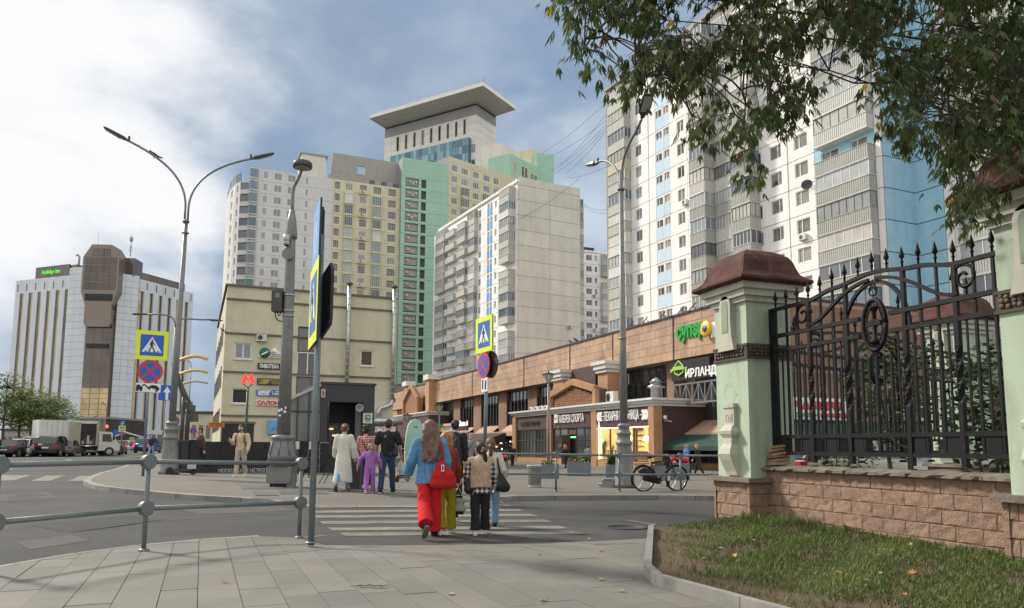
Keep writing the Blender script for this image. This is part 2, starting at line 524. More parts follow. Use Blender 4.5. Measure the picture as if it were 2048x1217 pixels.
# --- painted crossing
def paint(root, name, px, fn=road_z, lift=.005, m=M_road_paint):
 q = [G(x, y, fn) for x, y in px]
 q = [(p.x, p.y) for p in q]
 if area(q) < 0: q = q[::-1]
 mb = MB(); N_ = 8
 mb.add([(x, y, fn(x, y)+lift) for x, y in q], [tuple(range(len(q)))])
 return obj(name, mb, m, root)
cw = struct(link('crosswalk', None))
zs = [(1073,690,1170),(1062,664,1140),(1049,646,1108),(1037,634,1078),(1027,626,1052),(1017.5,620,1030),(1010,612,1012)]
for y, xl, xr in zs:
 p0, p1 = G(xl, y, road_z), G(xr, y-4, road_z)
 d = Vector((-.38,.925))*.44
 q = [(p0.x,p0.y),(p1.x,p1.y),(p1.x+d.x,p1.y+d.y),(p0.x+d.x,p0.y+d.y)]
 mb = MB(); nseg = 6; vs = []
 for i in range(nseg+1):
  t = i/nseg
  for (a, b) in ((q[0], q[1]), (q[3], q[2])):
   x, yy = a[0]+(b[0]-a[0])*t, a[1]+(b[1]-a[1])*t
   vs.append((x, yy, road_z(x, yy)+.006))
 mb.add(vs, [(2*i, 2*i+2, 2*i+3, 2*i+1) for i in range(nseg)])
 obj('stripe', mb, M_road_paint, cw)
cw2 = struct(link('crosswalk', None))
for q in ([(-40,962),(28,961.5),(62,951),(0,951)], [(62,962.5),(99,962.5),(128,952),(93,952)], [(136,962.5),(172,962.5),(191,952.5),(160,952.5)]):
 paint(cw2, 'stripe', q)
rm = struct(link('road_markings', None))
paint(rm, 'lane_line', [(1248,1041),(1254,1040.4),(1314,1049.5),(1308,1050.5)])
paint(rm, 'lane_line', [(600,1077.5),(560,1080),(640,1072),(668,1071)], lift=.005)
paint(rm, 'lane_line', [(128,921.5),(142,921.5),(146,919.5),(134,919.5)])
paint(rm, 'lane_line', [(0,943),(8,942),(32,937.5),(22,937.5)])
paint(rm, 'lane_line', [(0,907.6),(75,907.2),(75,906.6),(0,906.8)])
M_patch = mat('asphalt_patch', (.036,.036,.037), .9, var=.25, scale=2, bump=.5, bscale=60)
M_crack = mat('asphalt_crack', (.018,.018,.018), .95)
M_worn = mat('asphalt_worn', (.075,.073,.068), .9, var=.35, scale=1.2, bump=.5, bscale=60)
for q, m_ in (([(60,1052),(250,1030),(330,1040),(140,1066)], M_patch), ([(1180,1022),(1330,1018),(1360,1027),(1200,1032)], M_patch), ([(30,1085),(140,1070),(180,1082),(60,1100)], M_worn), ([(360,1020),(560,1014),(590,1022),(400,1030)], M_worn), ([(0,990),(90,985),(120,996),(0,1003)], M_worn)):
 paint(rm, 'asphalt_patch', q, lift=.0035, m=m_)
rgc = random.Random(8)
def crack(px_pts, w):
 pts = [G(x, y, road_z) for x, y in px_pts]; L = []; Rr = []
 fine_ = []
 for a, b in zip(pts[:-1], pts[1:]):
  n_ = max(2, int((b-a).length/.18))
  for i in range(n_): p = a.lerp(b, i/n_); fine_.append((p.x + rgc.uniform(-.04,.04), p.y + rgc.uniform(-.05,.05)))
 mb = MB(); vs = []
 for i, (x, y) in enumerate(fine_):
  ww = w*rgc.uniform(.3, 1.2); vs += [(x, y-ww, road_z(x,y)+.007), (x, y+ww, road_z(x,y)+.007)]
 mb.add(vs, [(2*i, 2*i+2, 2*i+3, 2*i+1) for i in range(len(fine_)-1)]); obj('road_crack', mb, M_crack, rm)
crack([(12,1006),(40,1004),(75,1003),(118,1002)], .03); crack([(300,1046),(420,1036),(520,1030),(600,1031)], .014); crack([(640,1047),(760,1044),(905,1046),(1100,1040),(1330,1046)], .016); crack([(150,1016),(300,1012),(470,1008)], .012); crack([(20,1096),(140,1066),(260,1056)], .010)
mp = G(1252,1056,road_z)
struct(obj('manhole_cover', MB().lathe([(.36,0),(.36,.012),(.31,.012),(.31,.006),(.02,.006)], (mp.x, mp.y, mp.z), 28), M_iron), 'structure')
M_tact = mat('tactile_plate', (.13,.128,.12), .55, .3, var=.2, scale=4)
tp = struct(link('tactile_paving', None))
for q in ([(478,972),(560,972),(575,979),(486,979)], [(552,981),(640,981),(660,989),(560,989)], [(640,977),(735,977),(760,984),(655,984)], [(505,983),(545,983),(556,992),(512,992)], [(760,986),(880,985),(905,994),(780,995)]):
 c = [pz(x, y) for x, y in q]
 mb = MB()
 mb.slab([(p.x, p.y) for p in c], lambda x, y: plaza_z(x, y)-.05, lambda x, y: plaza_z(x, y)+.005)
 for i in range(14):
  t = (i+.5)/14
  a = c[0].lerp(c[1], t); b = c[3].lerp(c[2], t)
  mb.beam((a.x, a.y, plaza_z(a.x,a.y)+.008), (b.x, b.y, plaza_z(b.x,b.y)+.008), .05, .012)
 obj('tactile_plate', mb, M_tact, tp)
def _near(p): return tuple(p)
# --- lawn
lawn_out = [tuple(G(x, y, lambda x, y: 0)[:2]) for x, y in [(1300,1064),(1425,1047),(1512,1050)]]
FE = Fr(3.95 + .944*.45, 12.5 + .33*.45, math.atan2(-.944, .33))      # plane of the iron fence, far pillar to near pillar
wf0 = FE.w(.4, -.10); wf1 = FE.w(9, -.10)
lawn_poly = [lawn_out[0], lawn_out[1], lawn_out[2], (wf0[0], wf0[1]), (wf1[0], wf1[1]), LK[4], LK[3], LK[2], LK[1]]
if area(lawn_poly) < 0: lawn_poly = lawn_poly[::-1]
def lawn_z(x, y): return .035 + .05*sstep(0, 2.5, min((x - 1.9), 3)) + .012*math.sin(x*3.1+y*2.2) + .01*math.sin(x*5.7-y*4.1)
sheet('lawn_soil', lawn_poly, fine(1,9,40), fine(1,14,60), lawn_z, M_earth)
lk = struct(link('lawn_kerb', None))
M_lkerb = mat('lawn_kerb_stone', (.24,.235,.22), .8, var=.15, scale=3, rn=.1, bump=.3, bscale=80, dirt=(.09,.085,.075), dirt_amt=.6, dirt_scale=3)
for a, b in zip(LK[:-1], LK[1:]):
 a, b = Vector(a), Vector(b); L_ = (b-a).length; n_s = max(1, round(L_/1.0)); d = (b-a)/L_; n = Vector((-d.y, d.x))
 if not inside(lawn_poly, ((a+b)/2 + n*.2).x, ((a+b)/2 + n*.2).y): n = -n
 for i in range(n_s):
  p, q = a + (b-a)*(i/n_s) + d*.005, a + (b-a)*((i+1)/n_s) - d*.005
  r = [p, q, q+n*.08, p+n*.08]
  obj('kerb_stone', MB().slab([(c.x, c.y) for c in r], -.15, .105), M_lkerb, lk)
def tinted(name, vs, fs, tint, m, parent=None):
 me = bpy.data.meshes.new(name); me.from_pydata(vs, [], fs); me.materials.append(m)
 at = me.attributes.new('tint', 'FLOAT', 'POINT'); at.data.foreach_set('value', tint)
 me.update()
 return link(name, me, parent)
M_grass = leafmat('grass_blade', (.078,.120,.028), .5, .3)
M_dry = leafmat('dry_grass', (.16,.135,.055), .35, .25)
def patch(x, y): return math.sin(x*2.3+1.1)*math.sin(y*1.9+.4) + .6*math.sin(x*5.1-y*3.7)
vs, fs, ti = [], [], []; dv, df, dt = [], [], []
nb = 0
xs0, xs1 = 1.6, 8.2; ys0, ys1 = 3.4, 12.9
lk_a = [Vector(p) for p in LK]
def dist_seg(p, a, b):
 t = max(0, min(1, (p-a).dot(b-a)/((b-a).length_squared))); return (p - (a+(b-a)*t)).length
while nb < 125000:
 x, y = uni(xs0, xs1), uni(ys0, ys1)
 nb += 1
 if x > y*.74 + .3 or not inside(lawn_poly, x, y): continue
 p = Vector((x, y)); dk = min(dist_seg(p, a, b) for a, b in zip(lk_a[:-1], lk_a[1:]))
 if dk < .12: continue
 bare = patch(x, y)
 edge_b = sstep(.2, 1.35, dk + .25*math.sin(x*7+y*5))
 if rnd() > .08 + .92*edge_b: continue
 if bare < -.9 and rnd() < .6: continue
 dry = rnd() < .06 + (.3 if bare < -.3 else 0)
 h = uni(.02, .058) * (1.15 + .35*max(0, patch(x*.6+3, y*.7)))
 if (FE.hit(0,0)[0] or 1) and (Vector((x,y)) - Vector(wf0[:2])).length < .9 and x > 3.8: h *= uni(1.6, 3.2)
 if dry: h *= .7
 a = uni(0, 2*PI); w = uni(.003, .006); ln = uni(.2, 1.0)*h
 ca, sa = math.cos(a), math.sin(a); z = lawn_z(x, y) - .004
 V, F_, T = (dv, df, dt) if dry else (vs, fs, ti)
 o = len(V)
 V += [(x-sa*w, y+ca*w, z), (x+sa*w, y-ca*w, z), (x+ca*ln*.35+sa*w*.8, y+sa*ln*.35-ca*w*.8, z+h*.6), (x+ca*ln*.35-sa*w*.8, y+sa*ln*.35+ca*w*.8, z+h*.6), (x+ca*ln, y+sa*ln, z+h)]
 F_ += [(o, o+1, o+2, o+3), (o+3, o+2, o+4)]
 t = max(0, min(1, .5+.25*bare+uni(-.3,.3))); T += [t]*5
struct(tinted('grass', vs, fs, ti, M_grass), 'stuff')
struct(tinted('dry_grass', dv, df, dt, M_dry), 'stuff')
# ============================================================ BUILDINGS
M_white = mat('white_panel', (.86,.85,.83), .85, var=.05, scale=.6, rn=.05, streak=.16)
M_beige = mat('beige_panel', (.66,.64,.57), .9, var=.08, scale=.5, rn=.05, streak=.16, bump=.1)
M_seam = mat('panel_joint', (.30,.27,.245), .9)
M_grey = mat('corrugated_grey', (.43,.44,.41), .75, var=.06, scale=.7, rn=.06, streak=.14)
M_lblue = mat('pale_blue_panel', (.52,.66,.78), .85, var=.06, rn=.04)
M_blue = mat('sky_blue_panel', (.35,.585,.72), .85, var=.1, scale=.8, rn=.05, streak=.12)
M_dblue = mat('strong_blue_panel', (.09,.30,.62), .8, var=.08)
M_yel = mat('pale_yellow_cladding', (.64,.61,.43), .8, lines=.75, var=.05, scale=.5, rn=.03, streak=.12)
M_green = mat('mint_cladding', (.36,.56,.44), .8, lines=1.0, var=.06, scale=.4, rn=.03, streak=.10)
M_cwhite = mat('grey_white_cladding', (.62,.62,.61), .75, lines=.6, var=.05, scale=.5, rn=.03, streak=.10)
M_tile_joint = mat('cladding_joint', (.30,.30,.30), .9)
M_frame = mat('white_frame', (.74,.74,.72), .5, var=.03)
M_bframe = mat('brown_frame', (.10,.055,.04), .6)
M_kframe = mat('dark_frame', (.05,.05,.05), .5)
M_dark = mat('dark_interior', (.02,.02,.022), .6)
M_roofk = mat('dark_roof', (.06,.055,.055), .8)
M_conc = mat('concrete', (.36,.35,.32), .9, var=.12, streak=.2)
def glassm(name, c, rough=.06, metal=0.0, spec=.9):
 return mat(name, c, rough, metal, var=.25, scale=.7, spec=spec, rn=.3)
GL_ = [glassm('glass_dark', (.085,.10,.115)), glassm('glass_mid', (.19,.215,.235)), glassm('glass_curtain', (.46,.45,.42), .12), glassm('glass_blue', (.13,.19,.24)), glassm('glass_grey', (.30,.315,.32), .1)]  # base tones lightened to stand in for sky reflected in the panes
GW = [4,5,4,4,4]
def pickglass(w=GW): return random.choices(GL_, w)[0]
_wc = {}
def win_mesh(w, h, vs=(.5,), hs=(), fm=None, t=.085):
 fm = fm or M_frame
 key = ('w', round(w,2), round(h,2), tuple(vs), tuple(hs), fm.name, t)
 if key not in _wc:
  mb = MB()
  mb.box(0, t, -.03, .05, 0, h); mb.box(w-t, w, -.03, .05, 0, h)
  mb.box(t, w-t, -.03, .05, 0, t); mb.box(t, w-t, -.03, .05, h-t, h)
  for v in vs: mb.box(w*v-t/2, w*v+t/2, -.025, .045, t, h-t)
  for q in hs: mb.box(t, w-t, -.02, .04, h*q-t/2, h*q+t/2)
  _wc[key] = mb.mesh('window', fm)
 return _wc[key]
def pane_mesh(w, h, m):
 key = ('p', round(w,2), round(h,2), m.name)
 if key not in _wc:
  _wc[key] = MB().add([(.02,.02,.02),(w-.02,.02,.02),(w-.02,.02,h-.02),(.02,.02,h-.02)], [(0,1,2,3)]).mesh('pane', m)
 return _wc[key]
def window(root, u, z, w, h, vs=(.5,), hs=(), fm=None, y=0.0, t=.085, gl=None, name='window'):
 o = link(name, win_mesh(w, h, vs, hs, fm, t), root, (u, y, z))
 link('pane', pane_mesh(w, h, gl or pickglass()), o)
 return o
def panel_mesh(w, h, holes, t, m):
 key = ('pan', round(w,2), round(h,2), tuple((round(a,2),round(b,2),round(c,2),round(d,2)) for a,b,c,d in holes), t, m.name)
 if key in _wc: return _wc[key]
 mb = MB(); xs = sorted({0, w, *[x for q in holes for x in q[:2]]}); zs = sorted({0, h, *[z for q in holes for z in q[2:]]})
 for i in range(len(xs)-1):
  for j in range(len(zs)-1):
   cx, cz = (xs[i]+xs[i+1])/2, (zs[j]+zs[j+1])/2
   if any(a < cx < b and c < cz < d for a,b,c,d in holes): continue
   mb.add([(xs[i],-t,zs[j]),(xs[i+1],-t,zs[j]),(xs[i+1],-t,zs[j+1]),(xs[i],-t,zs[j+1])], [(0,1,2,3)])
 for a,b,c,d in [(0,w,0,h)]:
  mb.add([(a,-t,c),(b,-t,c),(b,-t,d),(a,-t,d),(a,0,c),(b,0,c),(b,0,d),(a,0,d)], [(0,4,5,1),(1,5,6,2),(2,6,7,3),(3,7,4,0)])
 for a,b,c,d in holes:
  mb.add([(a,-t,c),(b,-t,c),(b,-t,d),(a,-t,d),(a,0,c),(b,0,c),(b,0,d),(a,0,d)], [(0,1,5,4),(1,2,6,5),(2,3,7,6),(3,0,4,7)])
 _wc[key] = mb.mesh('panel', m)
 return _wc[key]
def panel_col(root, u0, u1, floors, H, wins=(), m=None, t=.14, gap=.035, y=0.0, fm=None, skip=()):
 """one column of wall panels; wins = (u0,u1,z0,z1,vs,hs) inside each storey"""
 for i, z in enumerate(floors):
  holes = [(a-u0-gap, b-u0-gap, c-gap, d-gap) for a,b,c,d,*_ in wins]
  link('panel', panel_mesh(u1-u0-2*gap, H-2*gap, holes, t, m or M_white), root, (u0+gap, y, z+gap))
  for a,b,c,d,vs,hs in wins:
   window(root, a, z+c, b-a, d-c, vs, hs, fm, y-.02)
_bc = {}
def loggia_mesh(w, p, h, slab=.18, ribs=True, m=M_grey):
 key = (round(w,2), round(p,2), round(h,2), ribs, m.name)
 if key not in _bc:
  mb = MB(); mb.box(0, w, -p, 0, 0, h)
  if ribs:
   x = .1
   while x < w-.05: mb.box(x, x+.07, -p-.035, -p, .05, h-.04); x += .22
   q = -p+.1
   while q < -.1: mb.box(w, w+.035, q, q+.07, .05, h-.04); mb.box(-.035, 0, q, q+.07, .05, h-.04); q += .22
  mb.box(-.06, w+.06, -p-.06, 0, h, h+.05); mb.box(-.03, w+.03, -p-.03, 0, -slab, 0)
  _bc[key] = mb.mesh('balcony', m)
 return _bc[key]
_gc = {}
def glazing_mesh(w, p, h, n, np_, fm, gm, t=.055):
 key = (round(w,2), round(p,2), round(h,2), n, np_, fm.name, gm.name)
 if key not in _gc:
  mb = MB()
  mb.box(.03, w-.03, -p+.03, -.02, 0, h, 1)
  for i in range(n+1):
   x = t/2 + (w-t)*i/n; mb.box(x-t/2, x+t/2, -p, -p+.04, 0, h, 0)
  mb.box(0, w, -p-.002, -p+.035, 0, t, 0); mb.box(0, w, -p-.002, -p+.035, h-t, h, 0)
  for sx in (0, w-.035):
   for i in range(1, np_+1):
    q = -p + (p-t)*i/np_
    mb.box(sx, sx+.035, q, q+t, 0, h, 0)
   mb.box(sx-.002 if sx == 0 else sx, sx+.035 if sx == 0 else sx+.037, -p+.04, 0, 0, t, 0); mb.box(sx-.002 if sx == 0 else sx, sx+.035 if sx == 0 else sx+.037, -p+.04, 0, h-t, h, 0)
  _gc[key] = mb.mesh('glazing', [fm, gm])
 return _gc[key]
def loggia(root, u, z, w, p, H, glazed=True, par=1.12, n=None, np_=2, ribs=True, back=None, m=None, y=0.0):
 m = m or random.choices([M_grey, M_par2, M_par3], [12, 1.5, .4])[0]
 o = link('balcony', loggia_mesh(w, p, par, ribs=ribs, m=m), root, (u, y, z))
 if glazed:
  fm = random.choices([M_frame, M_bframe, M_kframe], [8,1.2,1.6])[0]
  gm = random.choices(GL_, [2,3,6,3,6])[0]
  link('glazing', glazing_mesh(w, p-.05, H-par-.2, n or max(2, round(w/.75)), np_, fm, gm), o, (0, 0, par+.05))
 elif back:
  link('back_wall', MB().box(.15, w-.15, -.05, -.01, 0, H-.2).mesh('back_wall', back), o)
 return o
M_par2 = mat('pale_siding', (.60,.60,.57), .7, var=.06, streak=.12); M_par3 = mat('beige_siding', (.50,.46,.37), .8, var=.08, streak=.15)
def aircon(root, u, z, y=0.0):
 if 'ac' not in _bc:
  mb = MB(); mb.box(0, .8, -.36, -.06, 0, .55, 0)
  c = [(.28+.2*math.cos(a), .28+.2*math.sin(a)) for a in [2*PI*i/12 for i in range(12)]]
  mb.prism(c, -.372, -.36, 1)
  mb.beam((.1,-.3,-.04),(.1,0,-.04),.04,.04,1); mb.beam((.7,-.3,-.04),(.7,0,-.04),.04,.04,1)
  _bc['ac'] = mb.mesh('air_conditioner', [mat('ac_white', (.62,.61,.57), .6, rn=.1), M_kframe])
 return link('air_conditioner', _bc['ac'], root, (u, y, z))
def shell(root, name, poly, z0, z1, m, roof=None):
 mb = MB(); mb.slab(poly, z0, z1, 0)
 return obj(name, mb, m, root)
def wall(root, u0, u1, z0, z1, m, y0=.0, y1=.5, name='wall'):
 return obj(name, MB().box(u0, u1, y0, y1, z0, z1), m, root)
# ---------------- right panel tower -------------------------------------------------------------
TR = Fr2((12.9,100), (31.5,63))
A_ = thing('apartment_tower', 'tall white panel tower with grey loggias and a sky blue recess, behind the tree leaves', 'apartment block', (TR.x, TR.y, 0), TR.th)
tu = lambda px, off=0: TR.u(px, 560, off)
H = 2.72; fl = [.96 + H*k for k in range(2, 17)]; ztop = .96 + 17*H
UE = tu(1778)
wall(A_, 0, UE, -1, ztop+1.6, M_seam, .0, 16, 'core_wall')
wall(A_, -.05, UE+.05, ztop+1.6, ztop+1.9, M_conc, -.25, 16, 'parapet')
wspec = lambda a, b, vs=(.5,), z0=.95, z1=2.32, hs=(): (tu(a), tu(b), z0, z1, vs, hs)
g = tu
panel_col(A_, g(1254), g(1302), fl, H, [wspec(1259,1266.5), wspec(1275,1288)])
panel_col(A_, g(1302)+.12, g(1317), fl, H)
for a, b in ((1317,1331),(1333,1345.5)):
 for z in fl:
  w_ = g(b)-g(a)
  link('panel', panel_mesh(w_-.04, 1.5, [], .13, M_lblue), A_, (g(a)+.02, 0, z+.03))
  link('panel', panel_mesh(w_-.04, H-1.57-.03, [(.04, w_-.1, .02, .95)], .14, M_white), A_, (g(a)+.02, 0, z+1.55))
  window(A_, g(a)+.06, z+1.57, w_-.14, .93, (.5,) if rnd() < .6 else (.35,), (), None, -.02)
panel_col(A_, g(1331), g(1333), fl, H); panel_col(A_, g(1345.5), g(1381), fl, H, [wspec(1361,1375)])
panel_col(A_, g(1506), g(1586)-.04, fl, H, [wspec(1520,1531.5), wspec(1549,1573,(.68,))])
panel_col(A_, g(1586)+.04, g(1641), fl, H, [wspec(1600,1627,(.36,))])
panel_col(A_, g(1641), g(1766), fl, H, [(g(1655), g(1690), .95, 2.3, (.5,), ()), (g(1715), g(1750), .2, 2.3, (.4,), ())], M_blue)
panel_col(A_, g(1766), UE, fl, H, m=M_white, t=.2)
panel_col(A_, g(1381), g(1506), fl, H)
for i, z in enumerate(fl):
 loggia(A_, g(1219,-1.2)-.2, z, g(1254)-g(1219)-.2, 1.2, H, par=1.15, n=5, ribs=False)
 gz_ = i not in (13, 12, 10)
 loggia(A_, g(1382,-2.3), z, g(1413,-2.3)-g(1382,-2.3), 2.3, H, gz_, n=4, np_=3)
 loggia(A_, g(1413,-2.3)+.1, z, g(1467,-.9)-g(1413,-2.3)-.15, .9, H, True, n=5)
 loggia(A_, g(1467,-1.6), z, g(1504,-1.6)-g(1467,-1.6), 1.6, H, i % 5 != 4, n=5, np_=2)
 gl3 = i not in (7,)
 lo = loggia(A_, g(1638,-1.1), z, g(1748,-1.1)-g(1638,-1.1), 1.1, H, gl3, n=random.choice((6,7,6,5)), np_=1)
for (a, k) in ((1258,4),(1255,11),(1518,5),(1606,7),(1606,12),(1372,10),(1258,9)):
 aircon(A_, g(a)+.1, .96+H*k+.25, -.14)
dsh = thing('satellite_dish', 'dark round satellite dish sticking out of the white tower beside its wide loggias', 'satellite dish', TR.w(g(1629), -.5, TR.z(1631,369)))
dsh.rotation_euler = (0, 0, TR.th)
obj('dish', MB().lathe([(.02,0),(.3,.04),(.5,.14),(.52,.14),(.3,.02),(.02,-.03)], (0,0,0), 18), M_kframe, dsh).rotation_euler = (R(80), 0, R(35))
obj('arm', MB().beam((0,0,0),(0,.4,-.1),.04), M_kframe, dsh)
BP0 = TR.w(UE, 0);
TB = Fr2(BP0, (BP0[0]+.913*3.8, BP0[1]+.408*3.8))
B_ = link('blue_wing', None, A_)
def child_frame(root, fr_from, fr_to, o):
 x, y = fr_to.x - fr_from.x, fr_to.y - fr_from.y
 o.location = (x*fr_from.c + y*fr_from.s, -x*fr_from.s + y*fr_from.c, 0); o.rotation_euler = (0, 0, fr_to.th - fr_from.th)
bpy.data.objects.remove(B_)
def part_at(root, f0, f1, name, mesh, u, y, z):
 """a part of a thing whose frame is f0, placed in the frame f1"""
 wx, wy, _ = f1.w(u, y)
 x, yy = wx - f0.x, wy - f0.y
 o = link(name, mesh, root, (x*f0.c + yy*f0.s, -x*f0.s + yy*f0.c, z)); o.rotation_euler = (0, 0, f1.th - f0.th)
 return o
u1 = 3.8
part_at(A_, TR, TB, 'core_wall', MB().box(0, u1, 0, 6, -1, ztop+1.6).mesh('core_wall', M_seam), 0, .02, 0)
for z in fl:
 part_at(A_, TR, TB, 'panel', panel_mesh(u1-.08, H-.08, [], .12, M_blue), .04, 0, z+.03)
cb = TB.w(u1, 0)
TC_ = Fr(cb[0], cb[1], TR.th)
part_at(A_, TR, TC_, 'core_wall', MB().box(0, 16, 0, 8, -1, ztop+1.6).mesh('core_wall', M_seam), 0, .02, 0)
tc = lambda px, off=0: TC_.u(px, 560, off)
for i, z in enumerate(fl):
 part_at(A_, TR, TC_, 'panel', panel_mesh(tc(1900)-.08, H-.08, [], .12, M_blue), .04, 0, z+.03)
 part_at(A_, TR, TC_, 'panel', panel_mesh(tc(1918)-tc(1900)-.04, H-.08, [], .12, M_white), tc(1900)+.02, 0, z+.03)
 part_at(A_, TR, TC_, 'panel', panel_mesh(8, H-.08, [], .12, M_white), tc(1918)+.02, 0, z+.03)
 lo = part_at(A_, TR, TC_, 'balcony', loggia_mesh(6.5, 1.2, 1.12), tc(1922,-1.2), 0, z)
 link('glazing', glazing_mesh(6.5, 1.15, H-1.32, 7, 1, M_frame, random.choice(GL_)), lo, (0, 0, 1.17))
for k, px_ in ((4,1866),(3,1868),(3,1826)):
 f = TC_ if px_ > 1841 else TB
 part_at(A_, TR, f, 'air_conditioner', aircon(A_, 0, 0).data, f.u(px_, 560), -.14, .96+H*k+.9)
for o in [c for c in A_.children if c.name.startswith('air_conditioner') and c.location.length < .01]: bpy.data.objects.remove(o)
A_.scale.z = 1.035
# ---------------- middle panel block ------------------------------------------------------------
TM = Fr2((-17.1,168.5), (1,135))
Mb = thing('apartment_block', 'white panel apartment block with strong blue window strips and a blank beige end wall', 'apartment block', (TM.x, TM.y, 0), TM.th)
LM = math.hypot(18.1, 33.5)
HM = 2.75; flm = [.9 + HM*k for k in range(3, 17)]; zt = .9 + HM*17
WE = math.hypot(12, 6.5)
g = lambda px, off=0: TM.u(px, 640, off)
shell(Mb, 'core_wall', [(0,0),(LM,0),(LM,WE),(0,WE)], -1, zt+.6, M_seam)
for i in range(34):
 x = i*LM/34
 obj('parapet_tooth', MB().box(x+.08, x+LM/34-.3, -.12, .3, zt+.6, zt+1.15), M_white, Mb)
panel_col(Mb, g(867), g(949), flm, HM)
for a, b in ((949,969),):
 panel_col(Mb, g(a), g(b)-.05, flm, HM, [(g(956.5), g(961.5), .95, 2.3, (.5,), ())])
panel_col(Mb, g(969)+.05, g(974), flm, HM)
for a, b in ((974,978.8),(980,984.5)):
 for z in flm:
  w_ = g(b)-g(a)
  link('panel', panel_mesh(w_-.04, 1.5, [], .13, M_dblue), Mb, (g(a)+.02, 0, z+.03))
  link('panel', panel_mesh(w_-.04, HM-1.6, [(.04, w_-.1, .02, .95)], .14, M_white), Mb, (g(a)+.02, 0, z+1.55))
  window(Mb, g(a)+.06, z+1.57, w_-.14, .93, (.5,), (), None, -.02)
panel_col(Mb, g(978.8), g(980), flm, HM)
panel_col(Mb, g(984.5), g(996), flm, HM, [(g(989), g(993), .95, 2.3, (.5,), ())])
panel_col(Mb, g(996), LM, flm, HM)
for i, z in enumerate(flm):
 loggia(Mb, g(868,-1.2), z, g(885,-1.2)-g(868,-1.2), 1.2, HM, i % 6 != 2, ribs=False)
 b1 = loggia(Mb, g(888,-1.3), z, g(905,-1.3)-g(888,-1.3), 1.3, HM, False, back=M_dblue, ribs=False)
 loggia(Mb, g(911,-1.5), z, g(927,-1.5)-g(911,-1.5), 1.5, HM, i % 3 == 0, back=M_white if i % 2 else M_dblue, ribs=False)
 loggia(Mb, g(931,-1.0), z, g(946,-1.0)-g(931,-1.0), 1.0, HM, i % 7 != 3, ribs=False)
 loggia(Mb, g(996,-1.6), z, LM-g(996,-1.6)-.9, 1.6, HM, i not in (1, 4, 8), ribs=False, np_=3)
TE = Fr(1, 135, TM.th + PI/2)
for c in range(2):
 for k in range(3, 18):
  w_ = WE/2; hh = HM if k < 17 else 1.5
  part_at(Mb, TM, TE, 'panel', panel_mesh(w_-.06, hh-.06, [], .10, M_beige), c*w_+.03, 0, .9 + HM*k+.03)
part_at(Mb, TM, TE, 'air_conditioner', _bc['ac'], 10.6, -.16, TE.z(1139,668))
for k in range(3, 17):                       # loggias of the far side seen past the end wall
 o = part_at(Mb, TM, TE, 'balcony', loggia_mesh(1.3, 2.8, 1.12, ribs=False), WE+.02, 3.4, .9 + HM*k)
 link('glazing', glazing_mesh(1.3, 2.75, HM-1.35, 2, 3, M_frame, random.choice(GL_)), o, (0, 0, 1.17))
Mb.scale.z = 1.042
# ---------------- panel block further back ------------------------------------------------------
TK = Fr2((17.2,183), (28.5,187))
Kb = thing('apartment_block', 'distant white panel block with dark topped roof seen between the two nearer apartment towers', 'apartment block', (TK.x, TK.y, 0), TK.th)
flk = [.9 + 2.8*k for k in range(3, 17)]
wall(Kb, -1, 12, -1, 48.6, M_seam, 0, 12, 'core_wall')
panel_col(Kb, 0, 5.1, flk, 2.8, [(1.2, 2.8, .9, 2.3, (.5,), ()), (3.6, 4.2, .9, 2.3, (), ())], M_white)
panel_col(Kb, 5.1, 12, flk, 2.8, [], M_white)
for i, z in enumerate(flk):
 loggia(Kb, 5.3, z, 3.6, 1.0, 2.8, i % 4 != 3, ribs=False)
for i in range(12): obj('parapet_tooth', MB().box(i*1.0, i*1.0+.8, -.14, .2, 48.6, 49.2), M_white, Kb)
obj('roof_hatch', MB().box(.5, 4, 1, 4, 48.6, 50.2), M_roofk, Kb)
for i in (2,3,5,7,10): aircon(Kb, 2.9, flk[i]+.3, -.14)
Kb.scale.z = 1.02
# ---------------- white, yellow and mint complex ------------------------------------------------
CX = Fr(-63.2, 180, math.atan2(.389, .921))
Cb = thing('apartment_complex', 'large stepped apartment complex clad in grey white, pale yellow and mint green', 'apartment building', (CX.x, CX.y, 0), CX.th)
g = lambda px, off=0: CX.u(px, 450, off)
U1, U2, U3, U4 = g(664), g(799), g(857), g(893)
HC = 3.0; flc = [1.5 + HC*k for k in range(5, 22)]; zc = 67.5
shell(Cb, 'core_wall', [(0,.01),(U2,.01),(U2,16),(0,16)], -1, zc, M_tile_joint)
shell(Cb, 'core_wall', [(U2,-.8),(U4,-.8),(U4,16),(U2,16)], -1, 75.5, M_tile_joint)
def clad(u0, u1, z0, z1, m, y=0.0, root=None, f1=None, f0=None, cell=(3.0, 1.5), holes=None, t=.1):
 """cladding of a storey as one panel with window openings"""
 ob = panel_mesh(u1-u0-.05, z1-z0-.05, holes or [], t, m)
 if f1: return part_at(root, f0, f1, 'panel', ob, u0+.025, y, z0+.025)
 return link('panel', ob, root, (u0+.025, y, z0+.025))
